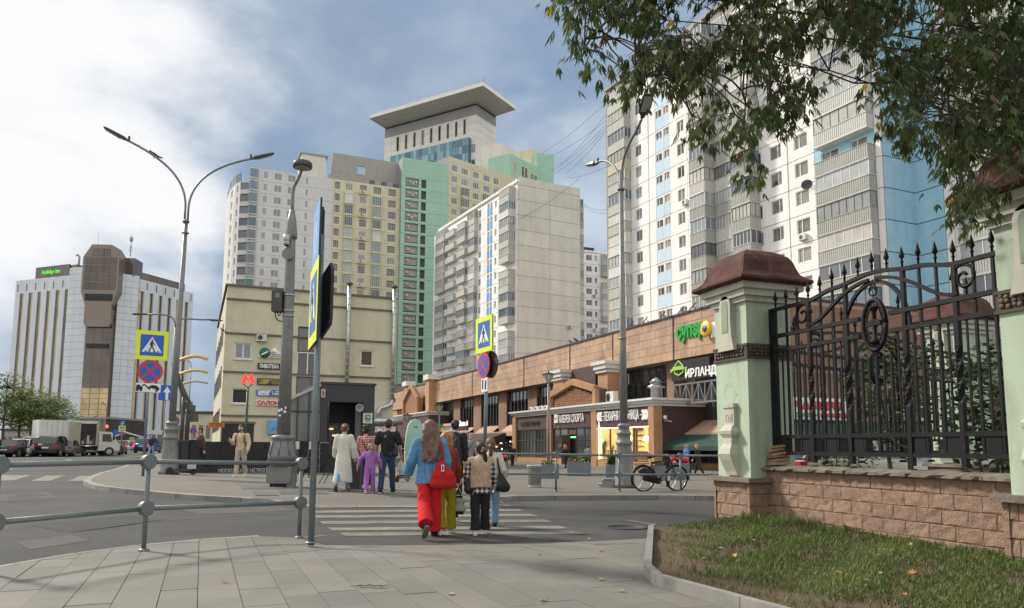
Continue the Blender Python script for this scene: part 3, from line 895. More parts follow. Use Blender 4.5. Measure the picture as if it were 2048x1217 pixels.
for i, z in enumerate(flc + [flc[-1]+HC]):
 zz1 = min(z+HC, zc)
 cols = [(523,531,(.5,)),(545,560,(.5,)),(572,588,(.5,)),(608,613,())]
 hl = [(g(a)-g(513), g(b)-g(513), .7, 2.4) for a,b,_ in cols if i < len(flc)]
 clad(g(513), U1, z, zz1, M_cwhite, 0, Cb, holes=hl)
 if i < len(flc):
  for (a, b, vs) in cols:
   window(Cb, g(a)+.03, z+.73, g(b)-g(a)-.06, 1.66, vs, (), None, 0)
  clad(g(494.5), g(513), z, z+HC, M_cwhite, 0, Cb)
  bay = obj('bay_window', MB().box(0, g(511)-g(495), -.7, 0, 0, HC-.5), M_cwhite, Cb, (g(495), 0, z+.35))
  link('glazing', glazing_mesh(g(511)-g(495), .75, 2.0, 3, 1, M_kframe, random.choice((GL_[3], mat('teal_glass', (.05,.16,.17), .08, spec=.9), GL_[1]))), bay, (0, 0, .3))
 else: clad(g(494.5), g(513), z, zz1, M_cwhite, 0, Cb)
ends = [(478,180.6),(468,182.5),(457,188),(452,196)]
pp = [(P(x, 450, y).x, y) for x, y in ends]
def loc_(p, f): x, y = p[0]-f.x, p[1]-f.y; return (x*f.c + y*f.s, -x*f.s + y*f.c)
ploc = [loc_(p, CX) for p in pp]
shell(Cb, 'core_wall', [(0,.2),(0,16)] + ploc[::-1], -1, zc-3.5, M_tile_joint)
for k in range(len(pp)-1):
 fe = Fr2(pp[k+1], pp[k]); w_ = math.hypot(pp[k+1][0]-pp[k][0], pp[k+1][1]-pp[k][1])
 for i, z in enumerate(flc):
  holes = [(w_*.3, w_*.62, .6, 2.3)] if k in (0, 1) and z < zc-5 else []
  if z > zc - 4.5: continue
  clad(0, w_, z, z+HC, M_cwhite, 0, Cb, fe, CX, holes=holes)
  if holes:
   o = part_at(Cb, CX, fe, 'window', win_mesh(w_*.32, 1.7, (), ()), w_*.3, 0, z+.63)
   link('pane', pane_mesh(w_*.32, 1.7, pickglass()), o)
 if k < 3:
  o = part_at(Cb, CX, fe, 'glazing', glazing_mesh(w_, .1, 3.2, 4, 1, M_kframe, GL_[3]), 0, .1, zc-4.0)
fe = Fr2(pp[0], (CX.x, CX.y)); w_ = math.hypot(pp[0][0]-CX.x, pp[0][1]-CX.y)
for z in flc[:-1]:
 o = part_at(Cb, CX, fe, 'balcony', loggia_mesh(w_-.1, .3, .9, ribs=False, m=M_cwhite), .05, .05, z)
 link('glazing', glazing_mesh(w_-.2, .25, 1.7, 2, 1, M_kframe, GL_[0]), o, (.05, .1, .95))
for i, z in enumerate(flc + [flc[-1]+HC]):
 zz1 = min(z+HC, zc-.5)
 cols = [(667,677),(688,703),(717.5,731),(745,760),(775,790)] if i < len(flc) else []
 hl = [(g(a)-U1, g(b)-U1, .65, 2.4) for a,b in cols]
 clad(U1, U2, z, zz1, M_yel, 0, Cb, holes=hl)
 for k, (a, b) in enumerate(cols):
  if k in (1, 3) and i < len(flc)-1:
   bay = obj('bay_window', MB().box(-.15, g(b)-g(a)+.15, -.9, 0, 0, .35), M_yel, Cb, (g(a), 0, z)); obj('bay_roof', MB().box(-.15, g(b)-g(a)+.15, -.9, 0, HC-.35, HC-.2), M_yel, bay)
   link('glazing', glazing_mesh(g(b)-g(a)+.1, .8, 2.3, 4, 1, M_frame, random.choice(GL_)), bay, (-.05, 0, .35))
  else:
   window(Cb, g(a)+.03, z+.68, g(b)-g(a)-.06, 1.7, (.34,.67) if b-a > 12 else (.5,), (), random.choice((M_frame, M_bframe, M_kframe)), 0)
   if k == 2 and i % 2 == 0:
    bl = obj('balcony', MB().box(-.2, g(b)-g(a)+.2, -.8, 0, 0, .25).box(-.2, g(b)-g(a)+.2, -.8, -.72, .25, 1.0), M_yel, Cb, (g(a), 0, z))
    aircon(Cb, g(a)+.2, z+.35, -.75)
for i, z in enumerate(flc + [flc[-1]+HC, flc[-1]+2*HC]):
 hl = [(g(808,-.8)-U2, g(835,-.8)-U2, .5, 2.75), (g(840,-.8)-U2, g(850,-.8)-U2, .5, 2.75)] if i < len(flc)+1 else []
 z1_ = z+HC if i < len(flc)+1 else 75.5
 clad(U2, U4, z, z1_, M_green, -.8, Cb, holes=hl, t=.5)
 if hl:
  wall(Cb, g(808,-.8), g(835,-.8), z+.5, z+2.75, M_conc, -.86, -.8, 'recess_back')
  wall(Cb, g(840,-.8), g(850,-.8), z+.5, z+2.75, M_kframe, -.86, -.8, 'recess_back')
  for q in range(random.choice((1,2,2,3))): aircon(Cb, g(812 + q*7,-.8), z+1.6 - (q % 2)*.5, -.85)
  wall(Cb, g(808,-.8), g(835,-.8), z+.5, z+.9, M_kframe, -.9, -.87, 'railing')
wall(Cb, g(600), g(650), zc, zc+6.2, M_beige, 2, 9, 'penthouse'); wall(Cb, g(596), g(654), zc+6.2, zc+6.5, M_conc, 1.7, 9.3, 'roof')
obj('penthouse', MB().box(g(664), g(716), 3.0, 3.6, zc, zc+8).box(g(732), U2, 3.0, 3.6, zc, zc+8).box(g(716), g(732), 3.0, 3.6, zc, zc+3.4).box(g(716), g(732), 3.0, 3.6, zc+5.6, zc+8), M_conc, Cb)
wall(Cb, g(655), U2, zc-.5, zc+1.6, M_conc, 1.0, 1.3, 'parapet')
for px_ in (738,762,786): window(Cb, g(px_), zc+.2, 1.4, 1.2, (), (), M_kframe, .98, gl=mat('teal_glass', (.05,.16,.17), .08))
c2 = CX.w(U4, -.8)
CY = Fr(c2[0], c2[1], math.atan2(.669, .743)); gy_ = lambda px: CY.u(px, 420)
UY = gy_(1003); zy = 78.0
part_at(Cb, CX, CY, 'core_wall', MB().box(0, UY+14, 0, 14, -1, zy).mesh('core_wall', M_tile_joint), 0, .02, 0)
fly = [1.5+HC*k for k in range(9, 25)]
for i, z in enumerate(fly):
 cols = [(902,913),(922,934),(945,956),(966,978),(986,996)]
 hl = [(gy_(a), gy_(b), .7, 2.4) for a, b in cols]
 clad(0, UY, z, z+HC, M_yel, 0, Cb, CY, CX, holes=hl)
 for k, (a, b) in enumerate(cols):
  w_ = gy_(b)-gy_(a)
  o = part_at(Cb, CX, CY, 'window', win_mesh(w_-.06, 1.66, (.34,.67), ()), gy_(a)+.03, 0, z+.73)
  link('pane', pane_mesh(w_-.06, 1.66, pickglass()), o)
  if k in (1, 3) and i < len(fly)-2:
   o = part_at(Cb, CX, CY, 'bay_window', MB().box(-.2, w_+.2, -.9, 0, 0, .5).mesh('bay_window', M_yel), gy_(a), 0, z); obj('bay_roof', MB().box(-.2, w_+.2, -.9, 0, 2.7, 2.9), M_yel, o)
   link('glazing', glazing_mesh(w_+.2, .8, 2.2, 4, 2, M_frame, random.choice(GL_)), o, (-.1, 0, .5))
clad(0, UY+14, fly[-1]+HC, zy, M_yel, 0, Cb, CY, CX)
clad(UY, UY+14, 30, fly[-1]+HC, M_yel, 0, Cb, CY, CX)
def block(px0, px1, px2, Y0, dirL, dirR, z1, m, m2, name='upper_block', wins=()):
 c = P(px1, 400, Y0); l = math.atan2(*dirL[::-1])
 fl_, fr_ = Fr(c.x, c.y, math.atan2(dirL[1], dirL[0])), Fr(c.x, c.y, math.atan2(dirR[1], dirR[0]))
 ul, ur = fl_.u(px0, 400), fr_.u(px2, 400)
 a, b = fl_.w(ul, 0), fr_.w(ur, 0)
 d = (a[0]+b[0]-c.x, a[1]+b[1]-c.y)
 shell(Cb, name, [loc_(q, CX) for q in ((c.x,c.y), b, d, a)], 40, z1, m)
 return fl_, fr_, ul, ur
f1, f2, ul, ur = block(976, 1020, 1085, 232, (-.85,.53), (.62,.78), 92.0, M_green, M_yel)
for a, b, z0, z1 in ((1026,1034,86.2,90),(1042,1056,86,90),(1060,1075,85,89)):
 o = part_at(Cb, CX, f2, 'window', win_mesh(f2.u(b,330)-f2.u(a,330), z1-z0, (.5,), (), M_yel, .3), f2.u(a,330), -.02, z0)
 link('pane', pane_mesh(f2.u(b,330)-f2.u(a,330), z1-z0, GL_[0]), o)
block(1000, 1064, 1075, 246, (-.9,.42), (.62,.78), 99.0, M_yel, M_yel)
block(1066, 1074, 1108, 244, (-.9,.42), (.95,.3), 97.0, M_green, M_green)
block(958, 1002, 1030, 258, (-.9,.42), (.62,.78), 106.0, M_beige, M_beige)
Cb.scale.z = 1.03
# ---------------- white tower with the flying roof ----------------------------------------------
WT = Fr(-15.0-.859*47.8, 290+.511*47.8, math.atan2(-.511, .859))
Wb = thing('office_tower', 'tall grey white tower with a wide flared flying roof and a blue glass bay', 'tower', (WT.x, WT.y, 0), WT.th)
M_tw = mat('tower_cladding', (.74,.72,.68), .7, lines=1.5, var=.04, scale=.2, rn=.02, streak=.08)
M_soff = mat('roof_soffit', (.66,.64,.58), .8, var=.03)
LT = 47.8; zb = 138.6
WR = Fr(-15.0, 290, math.atan2(.844, .536)); LR = 14.4
shell(Wb, 'core_wall', [loc_(q, WT) for q in ((WT.x,WT.y), (-15.0,290), WR.w(LR,0)[:2], (WR.w(LR,0)[0]-.859*47.8, WR.w(LR,0)[1]+.511*47.8))], 0, zb-.2, M_tile_joint)
gw = lambda px, py=250, off=0: WT.u(px, py, off)
slots = [(793,800),(808.5,814),(825,831),(841,848),(857,864),(874,880),(890.5,897),(908,914),(925,932)]
for j in range(24):
 z0 = 60 + j*3.1
 if z0 > zb-2: break
 hl = []
 for i in range(12):
  a, b = LT*i/12, LT*(i+1)/12
  link('panel', panel_mesh(b-a-.08, 3.0, [], .12, M_tw), Wb, (a+.04, 0, z0))
 for i in range(4):
  part_at(Wb, WT, WR, 'panel', panel_mesh(LR/4-.08, 3.0, [], .12, M_tw), LR*i/4+.04, 0, z0)
for a, b in [(794+16.6*i, 799.5+16.6*i) for i in range(9)]:
 window(Wb, gw(a), 127.0, gw(b)-gw(a), 6.6, (), (), M_conc, -.14, .3, gl=M_bframe)
M_bg = [mat('bay_glass_%s' % q, c, .08, spec=1.0, rn=.1) for q, c in (('teal', (.10,.24,.30)), ('light', (.22,.40,.47)), ('deep', (.05,.13,.18)))]
ub0, ub1 = gw(781, 300, -2), gw(937, 300, -2)
obj('bay', MB().box(ub0, ub1, -2, 0, 60, 124.6), M_bg[2], Wb)
ncol = 26
for j in range(11):
 for i in range(ncol):
  if i > 20 and i < 24 and j % 2 == 0 and j > 4: continue
  w_ = (ub1-ub0)/ncol
  key = ('bg', j % 1)
  m_ = random.choices(M_bg, [5,4,1])[0]
  link('glass_panel', panel_mesh(w_-.12, 3.05, [], .1, m_), Wb, (ub0+w_*i+.06, -2.0, 90.4+j*3.1))
for i, z in enumerate((109, 115.5, 122)):
 window(Wb, gw(944,280), z-3, 1.6, 3, (), (), M_kframe, -.14, .2)
st = MB()
for k_ in range(6): st.beam((7+k_*.8, -1, 108-k_*1.2), (7.8+k_*.8, -1, 106.8-k_*1.2), .25)
st.beam((7,-1,97),(7,-1,109),.3); st.beam((10,-1,97),(10,-1,106),.3)
part_at(Wb, WT, WR, 'stair', st.mesh('stair', M_kframe), 0, 0, 0)
o_ = 10.0
def tw(p, n1, n2, e=0): return (p[0] + n1[0]*e, p[1] + n1[1]*e)
nL, nR = (-.511,-.859), (.844,-.536)
c_ = (-15.0,290); l_ = (WT.x, WT.y); r_ = WR.w(LR,0)[:2]; b_ = (r_[0]-.859*47.8, r_[1]+.511*47.8)
inner = [l_, c_, r_, b_]
outer = [(l_[0]+nL[0]*o_, l_[1]+nL[1]*o_), (c_[0]+(nL[0]+nR[0])*o_, c_[1]+(nL[1]+nR[1])*o_), (r_[0]+nR[0]*o_, r_[1]+nR[1]*o_), b_]
inner = [loc_(q, WT) for q in inner]; outer = [loc_(q, WT) for q in outer]
rf = MB()
vs_ = [(x,y,zb+.6) for x,y in inner] + [(x,y,zb+1.1) for x,y in outer] + [(x,y,zb+2.7) for x,y in outer]
rf.add(vs_, [(0,1,5,4),(1,2,6,5),(2,3,7,6),(3,0,4,7)], 0)
rf.add(vs_, [(4,5,9,8),(5,6,10,9),(6,7,11,10),(7,4,8,11),(8,9,10,11)], 1)
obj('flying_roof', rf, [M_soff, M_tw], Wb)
rb = MB()
for a, b in ((0,1),(1,2)):
 n_ = 46 if a == 0 else 15
 for i in range(n_):
  t = i/n_
  p = [inner[a][q]+(inner[b][q]-inner[a][q])*t for q in (0,1)]; q_ = [outer[a][q]+(outer[b][q]-outer[a][q])*t for q in (0,1)]
  rb.beam((p[0],p[1],zb+.5), (q_[0],q_[1],zb+1.0), .16, .16)
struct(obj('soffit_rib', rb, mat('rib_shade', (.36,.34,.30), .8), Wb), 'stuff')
shell(Wb, 'roof_vent_band', [(q[0]*.996+.1, q[1]+.1) for q in inner], zb-.2, zb+.6, M_roofk)
obj('mast', MB().cyl((outer[1][0],outer[1][1]+.5,zb+2.7),(outer[1][0],outer[1][1]+.5,zb+5.2),.1,.05,6), M_kframe, Wb)
# ---------------- hotel ------------------------------------------------------------------------
hp = [(P(px_, 700, Y).x, Y) for px_, Y in ((22,356),(130,343),(171,339),(228,340),(270,346),(378,378))]
HT = Fr2(hp[0], hp[1])
Hb = thing('hotel_tower', 'huge white ribbed hotel tower with a dark glass lift shaft up its middle', 'hotel', (HT.x, HT.y, 0), HT.th)
M_ht = mat('hotel_white', (.64,.68,.72), .6, var=.05, scale=.15, rn=.04, streak=.10)
M_hbr = mat('hotel_brown_glass', (.10,.078,.065), .10, .35, var=.5, scale=.10, spec=.9)
M_hgold = mat('hotel_gold_glass', (.46,.36,.18), .18, .35, var=.5, scale=.14, spec=.8)
M_hbb = mat('hotel_bronze', (.22,.185,.155), .35, .4, var=.2)
zh = 79.3
back = [(hp[-1][0]-10, 400), (hp[0][0]-6, 400)]
shell(Hb, 'core_wall', [loc_(q, HT) for q in hp + back], 0, zh-1.5, M_hbb)
def hseg(k, spec, z0=2, z1=zh):
 f = Fr2(hp[k], hp[k+1]); L_ = math.hypot(hp[k+1][0]-hp[k][0], hp[k+1][1]-hp[k][1])
 return f, L_
f, L_ = hseg(0, None)
npier = 6
for i in range(npier):
 a = L_*i/npier; w_ = L_/npier
 part_at(Hb, HT, f, 'pier', MB().box(0, w_*.54, -.5, 0, 4, zh).mesh('pier', M_ht), a+w_*.1, 0, 0)
 part_at(Hb, HT, f, 'slit', MB().box(w_*.2, w_*.32, -.54, -.5, zh-5.5, zh-2).mesh('slit', M_hbr), a+w_*.1, 0, 0)
 part_at(Hb, HT, f, 'window_strip', MB().box(0, w_*.27, -.2, 0, 4, zh-6.5).mesh('window_strip', M_hbr), a+w_*.64, 0, 0)
 part_at(Hb, HT, f, 'window_strip', MB().box(0, w_*.19, -.2, 0, 4, zh-6.5).mesh('window_strip', M_hgold), a+w_*.91, 0, 0)
 part_at(Hb, HT, f, 'cap', MB().box(0, w_*.46, -.4, 0, zh-6.5, zh).mesh('cap', M_ht), a+w_*.64, 0, 0)
for k, top in ((1, zh+3.5), (3, zh+.5)):
 f, L_ = hseg(k, None)
 for j in range(24):
  z0 = 6 + (top-6)*j/24; hh = (top-6)/24
  for i in range(3):
   part_at(Hb, HT, f, 'panel', panel_mesh(L_/3-.07, hh-.1, [], .6, M_ht), L_*i/3+.035, 0, z0+.03)
f, L_ = hseg(4, None)
for i in range(6):
 a = L_*i/6; w_ = L_/6
 part_at(Hb, HT, f, 'pier', MB().box(0, w_*.55, -1.1, 0, 8, zh-1).mesh('pier', M_ht), a+w_*.42, 0, 0)
 part_at(Hb, HT, f, 'slit', MB().box(w_*.2, w_*.32, -1.14, -1.1, zh-5.5, zh-2).mesh('slit', M_hbr), a+w_*.42, 0, 0)
 part_at(Hb, HT, f, 'window_strip', MB().box(0, w_*.2, -.3, 0, 8, zh-6.5).mesh('window_strip', M_hgold), a+w_*.02, 0, 0)
 part_at(Hb, HT, f, 'window_strip', MB().box(0, w_*.2, -.3, 0, 8, zh-6.5).mesh('window_strip', M_hbr), a+w_*.22, 0, 0)
 part_at(Hb, HT, f, 'cap', MB().box(0, w_*.42, -.9, 0, zh-6.5, zh-1).mesh('cap', M_ht), a, 0, 0)
part_at(Hb, HT, f, 'base_band', MB().box(0, L_, -1.3, 0, 0, 8).mesh('base_band', M_ht), 0, 0, 0)
for i in range(7): part_at(Hb, HT, f, 'window', MB().box(0, L_/9, -1.4, -1.3, .5, 6).mesh('window', M_hbr), L_*i/7+.5, 0, 0)
f, L_ = hseg(2, None); c0 = L_/2; hw = L_*.47
def shaft(u0, u1, z0, z1, y, mg, rows, cols):
 b = MB().box(u0, u1, y, 1, z0, z1); part_at(Hb, HT, f, 'lift_shaft', b.mesh('lift_shaft', M_hbb), 0, 0, 0)
 w_, h_ = (u1-u0)/cols, (z1-z0)/rows
 for i in range(cols):
  for j in range(rows):
   part_at(Hb, HT, f, 'glass_panel', panel_mesh(w_-.3, h_-.2, [], .15, mg[min(j*len(mg)//rows, len(mg)-1)]), u0+w_*i+.15, y, z0+h_*j+.1)
shaft(c0-hw, c0+hw, 12, 60, -2, [M_hgold, M_hgold, M_hbr, M_hbr, M_hbr, M_hbr, M_hbr], 20, 3)
shaft(c0-hw*1.0, c0+hw*1.0, 62, 70, -4, [M_hbr], 3, 3)
hood = [(c0-hw*1.35,70),(c0-hw*1.35,86),(c0-hw*.75,92),(c0+hw*.75,92),(c0+hw*1.35,86),(c0+hw*1.35,70),(c0+hw*1.0,64),(c0+hw*1.0,56),(c0+hw*.85,54),(c0-hw*.85,54),(c0-hw*1.0,56),(c0-hw*1.0,64)]
part_at(Hb, HT, f, 'hood', MB().prism(hood, -4.5, 6).mesh('hood', M_hbb), 0, 0, 0)
for i in range(5):
 for j in range(5 if abs(i-2) < 2 else 4):
  part_at(Hb, HT, f, 'glass_panel', panel_mesh(hw*.46, 3.5, [], .15, M_hbr), c0-hw*1.2+i*hw*.48, -4.5, 71+j*3.9)
part_at(Hb, HT, f, 'ledge', MB().box(c0-hw*1.0, c0+hw*1.0, -5.0, -4.5, 66, 69).mesh('ledge', M_dark), 0, 0, 0)
part_at(Hb, HT, f, 'ledge', MB().box(c0-hw*.8, c0+hw*.8, -3.0, -2.0, 44.5, 46.5).mesh('ledge', M_dark), 0, 0, 0)
part_at(Hb, HT, Fr2(hp[0], hp[1]), 'plant_storey', MB().box(10, 36, 3, 12, zh, zh+6).mesh('plant_storey', M_hbb), 0, 0, 0)
part_at(Hb, HT, Fr2(hp[2], hp[3]), 'plant_storey', MB().box(-5, 18, 3, 12, zh, zh+8.5).mesh('plant_storey', M_hbr), 0, 0, 0)
part_at(Hb, HT, Fr2(hp[4], hp[5]), 'plant_storey', MB().box(-4, 32, 3, 10, zh-2, zh+3.5).mesh('plant_storey', M_hbr), 0, 0, 0)
for a, b in ((36,8),(52,9)): obj('vent_pipe', MB().tube([(a,4,zh+4),(a,4,zh+10),(a-1,4,zh+11),(a-2,4,zh+10.6)], .45, 8), M_conc, Hb)
obj('mast', MB().cyl((45,6,zh+8),(45,6,zh+22),.12,.05,5), M_conc, Hb)
obj('aerial', MB().cyl((66,6,zh+8),(66,6,zh+18),.2,.1,6).ball((66,6,zh+16),(.8,.8,1.4),8,5).cyl((65,6,zh+10),(66,6,zh+14),.1,.1,5).cyl((67,6,zh+10),(66,6,zh+14),.1,.1,5), M_conc, Hb)
M_sgreen = mat('sign_green_glow', (.09,.55,.03), .5, emit=.8, var=0)
obj('sign_board', MB().box(9.5, 32, 2.4, 2.9, zh+.6, zh+6.4), M_hbr, Hb)
text('Holiday Inn', 13.5, 26, zh+3.4, 2.6, M_sgreen, Hb, 2.3, 'sign_letters', .1, .03, italic=.2)
# ---------------- shopping centre ---------------------------------------------------------------
M_sand = mat('sandstone_slab', (.47,.315,.215), .85, var=.14, scale=.6, rn=.10, streak=.22, bump=.2, bscale=30, dirt=(.12,.085,.06), dirt_amt=.5, dirt_scale=.5)
M_sandj = mat('sandstone_joint', (.11,.075,.055), .9)
M_pil = mat('brown_pilaster', (.25,.155,.10), .85, var=.15, scale=.7, rn=.08, streak=.25)
M_och = mat('ochre_render', (.42,.235,.12), .85, var=.10, scale=.8, rn=.06, streak=.2)
M_corn = mat('white_cornice', (.66,.65,.62), .7, var=.06, streak=.15)
M_sgnb = mat('plum_sign_band', (.075,.045,.045), .6, var=.1, rn=.05)
M_blk = mat('black_board', (.018,.018,.02), .45, var=.1)
M_wht = mat('white_letters', (.80,.80,.78), .5, var=0, emit=.12)
M_awn = mat('plum_awning', (.055,.04,.042), .9, var=.15)
M_gawn = mat('green_awning', (.02,.055,.045), .85, var=.15, rn=.1)
M_gltr = mat('green_letters', (.02,.36,.06), .4, var=0)
M_yltr = mat('yellow_letters', (.85,.48,.02), .4, var=0)
M_rltr = mat('red_letters', (.60,.03,.03), .4, var=0)
M_bltr = mat('blue_letters', (.03,.10,.45), .4, var=0)
M_mwin = [mat('mall_glass_%s' % q, c, .07, var=.3, scale=.5, spec=1.0) for q, c in (('deep', (.018,.020,.024)), ('dim', (.04,.042,.045)), ('grey', (.075,.08,.085)))]
M_brick = mat('small_brick', (.24,.115,.065), .9, var=.2, scale=4, rn=.18)
M_lit = mat('lit_shop_glow', (1.0,.56,.12), .6, var=.45, scale=1.3, emit=1.1)
M_bulb = mat('lamp_bulb', (1.0,.86,.6), .4, var=0, emit=5)
SH = Fr(9.3, 69.2, math.atan2(-.925, .379))
Sb = thing('shopping_centre', 'long two storey shopping centre faced in worn sandstone slabs, with shop fronts along the square', 'shopping centre', (SH.x, SH.y, 0), SH.th)
sh = lambda px, py=800, off=0: SH.u(px, py, off)
UL = sh(783, 800, -1.2); UR = 21.0
ZT, ZB = SH.z(1225, 667, -1.2), SH.z(1225, 742, -1.2)
wall(Sb, UL, UR, -1, ZT-.3, M_pil, 1.2, 30, 'core_wall')
wall(Sb, UL, UR, ZB, ZT, M_sandj, -1.1, 1.2, 'fascia')
nrow = 5; hrow = (ZT-ZB)/nrow; nst = 0; far_st = MB()
x = UL
while x < UR-.1:
 w_ = 1.35
 for r in range(nrow):
  q = x + (.6 if r % 2 else 0)
  a, b = max(q, UL), min(q + w_, UR)
  if b-a < .15: continue
  dy_ = uni(0, .025)
  bx = (a+.012, b-.012, -1.13-dy_, -1.1, ZB+r*hrow+.012, ZB+(r+1)*hrow-.012)
  if x > -34:
   obj('stone_slab', MB().box(*bx), M_sand, Sb); nst += 1
  else: far_st.box(*bx)
 x += w_
struct(obj('stone_slab', far_st, M_sand, Sb), 'stuff')
wall(Sb, UL, UR, ZT, ZT+.14, M_roofk, -1.25, 2, 'roof_edge')
for px_ in (826, 944, 1047, 1139, 1225, 1347): obj('joint_strip', MB().box(sh(px_,750,-1.2)-.05, sh(px_,750,-1.2)+.05, -1.2, -1.1, ZB, ZT), M_roofk, Sb)
ZW0 = SH.z(1000, 846, 0); ZW0 = 3.9
bays = [(843,873),(884,909),(922,949),(964,999),(1015,1058),(1075,1108),(1245,1337)]
pil = [(783,843),(873,884),(909,922),(949,964),(999,1015),(1058,1075),(1225,1245),(1337,1350)]
for a, b in pil: wall(Sb, sh(a), sh(b), 3.0, ZB, M_pil if b-a < 40 else M_och, -.12, 1.2, 'pilaster')
for a, b in [(885,908.5)]+bays:
 ua, ub = sh(a), sh(b); n = max(4, round((ub-ua)/1.1)); w_ = (ub-ua)/n
 wall(Sb, ua, ub, ZW0, ZB, M_dark, .55, 1.2, 'window_back')
 for i in range(n):
  window(Sb, ua+w_*i, ZW0, w_-.02, (ZB-ZW0)*.66, (), (), M_kframe, .2, .09, gl=random.choice(M_mwin), name='window')
  window(Sb, ua+w_*i, ZW0+(ZB-ZW0)*.66, w_-.02, (ZB-ZW0)*.34, (), (), M_kframe, .2, .09, gl=random.choice(M_mwin[1:]), name='window')
  obj('mullion', MB().box(ua+w_*i-.09, ua+w_*i+.09, .02, .2, ZW0, ZW0+(ZB-ZW0)*.7), M_blk, Sb)
 s_ = MB(); s_.add([(ua,-1.0,3.0),(ub,-1.0,3.0),(ub,.2,ZW0),(ua,.2,ZW0)], [(0,1,2,3)])
 obj('sill_slope', s_, M_sand, Sb)
wall(Sb, UL, sh(1350), 2.5, 3.05, M_sand, -1.1, 1.0, 'ledge')
def awning(u0, u1, z0, z1, d, m, name='awning', n=None):
 n = n or max(1, round((u1-u0)/3.0))
 for i in range(n):
  a, b = u0+(u1-u0)*i/n+.02, u0+(u1-u0)*(i+1)/n-.02
  mb = MB(); mb.add([(a,-1.1,z1),(b,-1.1,z1),(b,-1.1-d,z0),(a,-1.1-d,z0),(a,-1.1-d,z0-.3),(b,-1.1-d,z0-.3),(a,-1.1,z0-.3),(b,-1.1,z0-.3)],
   [(3,2,1,0),(4,5,2,3),(0,6,4,3),(1,2,5,7)])
  obj(name, mb, m, Sb)
awning(sh(905), sh(1029), 2.0, 2.9, 2.6, M_awn)
wall(Sb, UL, sh(1029), -1, 2.5, M_dark, .3, 1.2, 'shop_back')
M_lantern = mat('lit_shop_item', (1, .75, .4), .5, var=0, emit=4)
M_shopc = [mat('glowing_goods_%d' % i, c, .5, emit=.25, var=.3, scale=3) for i, c in enumerate(((.75,.55,.2),(.2,.3,.6),(.7,.7,.65),(.6,.1,.1),(.15,.4,.3)))]  # goods glow by themselves in place of light from the shop
u = sh(860)
while u < sh(1029)-1:
 window(Sb, u, -.3, 1.5, 2.4, (.5,), (.7,), M_kframe, -.3, .07, gl=random.choice(M_mwin))
 for q in range(5):
  if rnd() < .75: obj('lit_shop_item', MB().ball((u+uni(.1,1.4), -.38, uni(.9, 2.0)), uni(.05,.11), 6, 4), random.choice([M_lantern, M_bulb, M_lantern]+M_shopc), Sb)  # lamps mixed with goods that glow without being lamps
 u += 1.55
def board(root, x0, x1, z0, z1, y, m, t=.15, name='sign_board', label=None): return obj(name, MB().box(x0, x1, y-t, y, z0, z1), m, root, label=label)
yS = -1.5
def shz(px, py, off=yS): return SH.hit(px, py, off)
a, b = shz(880, 865)[0], shz(906, 862)[0]; z0, z1 = shz(893, 864)[1], shz(893, 848)[1]
bd = board(Sb, a, b, z0, z1, yS, mat('grey_board', (.42,.42,.42), .6))
obj('sign_patch', MB().box(a, a+(b-a)*.3, yS-.17, yS-.15, (z0+z1)/2, z1), M_gltr, Sb); obj('sign_patch', MB().box(a, a+(b-a)*.3, yS-.17, yS-.15, z0, (z0+z1)/2), M_yltr, Sb)
obj('sign_patch', MB().box(a+(b-a)*.36, b-.3, yS-.17, yS-.15, z0+.8*(z1-z0)*.6, z0+.8*(z1-z0)*.6+.3), M_rltr, Sb); obj('sign_patch', MB().box(a+(b-a)*.36, b-.9, yS-.17, yS-.15, z0+.25, z0+.5), M_gltr, Sb)
board(Sb, shz(874,860)[0], a-.1, z0, z1, yS+.1, M_wht); text('Я', shz(875,858)[0], a-.5, (z0+z1)/2, .8, M_rltr, Sb, yS-.08)
a, b = shz(910, 862)[0], shz(937, 860)[0]; z0, z1 = shz(925, 862)[1], shz(925, 841)[1]
board(Sb, a, b, z0, z1-.8, yS, M_blk)
text('ЧАЙХАНА', a+1.4, b-1.2, z1-.55, .95, mat('white_glow', (.9,.93,1), .5, var=0, emit=1.0), Sb, yS-.1, 'sign_letters', .1, .03)
obj('sign_emblem', MB().ball((a+.6,yS,z1-.6),(.4,.08,.45)), mat('blue_glow', (.05,.25,.9), .5, var=0, emit=.8), Sb)
obj('sign_emblem', MB().ball((b-.6,yS,z1-.6),(.3,.08,.5)), mat('cream_glow', (.9,.7,.45), .5, var=0, emit=.5), Sb)
def letters(px0, px1, pya, pyb, s, m, off=-1.3, bold=.03, name='sign_letters', root=None, fr=None, ext=.12):
 fr = fr or SH
 pc = (px0+px1)/2
 a, b = fr.u(px0, (pya+pyb)/2, off), fr.u(px1, (pya+pyb)/2, off)
 z0, z1 = fr.z(pc, pyb, off), fr.z(pc, pya, off)
 return text(s, a, b, (z0+z1)/2, z1-z0, m, root or Sb, off, name, ext, bold)
letters(815.5, 828, 790, 799, 'супер', M_gltr, bold=.05); letters(828.3, 839, 788, 796, 'лента', M_wht, bold=.05)
letters(779.5, 790, 797, 806, 'ЕДА', M_sgnb)
letters(1352, 1407, 648, 683, 'супер', M_gltr, bold=.045, ext=.12)
u0, z0 = SH.hit(1414, 658, -1.4)
obj('sign_flower', MB().lathe([(.02,0),(.55,0),(.62,.12),(.55,.2),(.02,.2)], (0,0,0), 10), M_yltr, Sb, (u0,-1.4,z0)).rotation_euler = (R(90),0,0)
obj('sign_flower_eye', MB().lathe([(.02,0),(.24,0),(.24,.06),(.02,.06)], (0,0,0), 12), M_bltr, Sb, (u0,-1.6,z0)).rotation_euler = (R(90),0,0)
letters(1421, 1470, 640, 672, 'лента', M_wht, bold=.045, ext=.12)
ub0, ub1 = shz(1344, 740)[0], UR
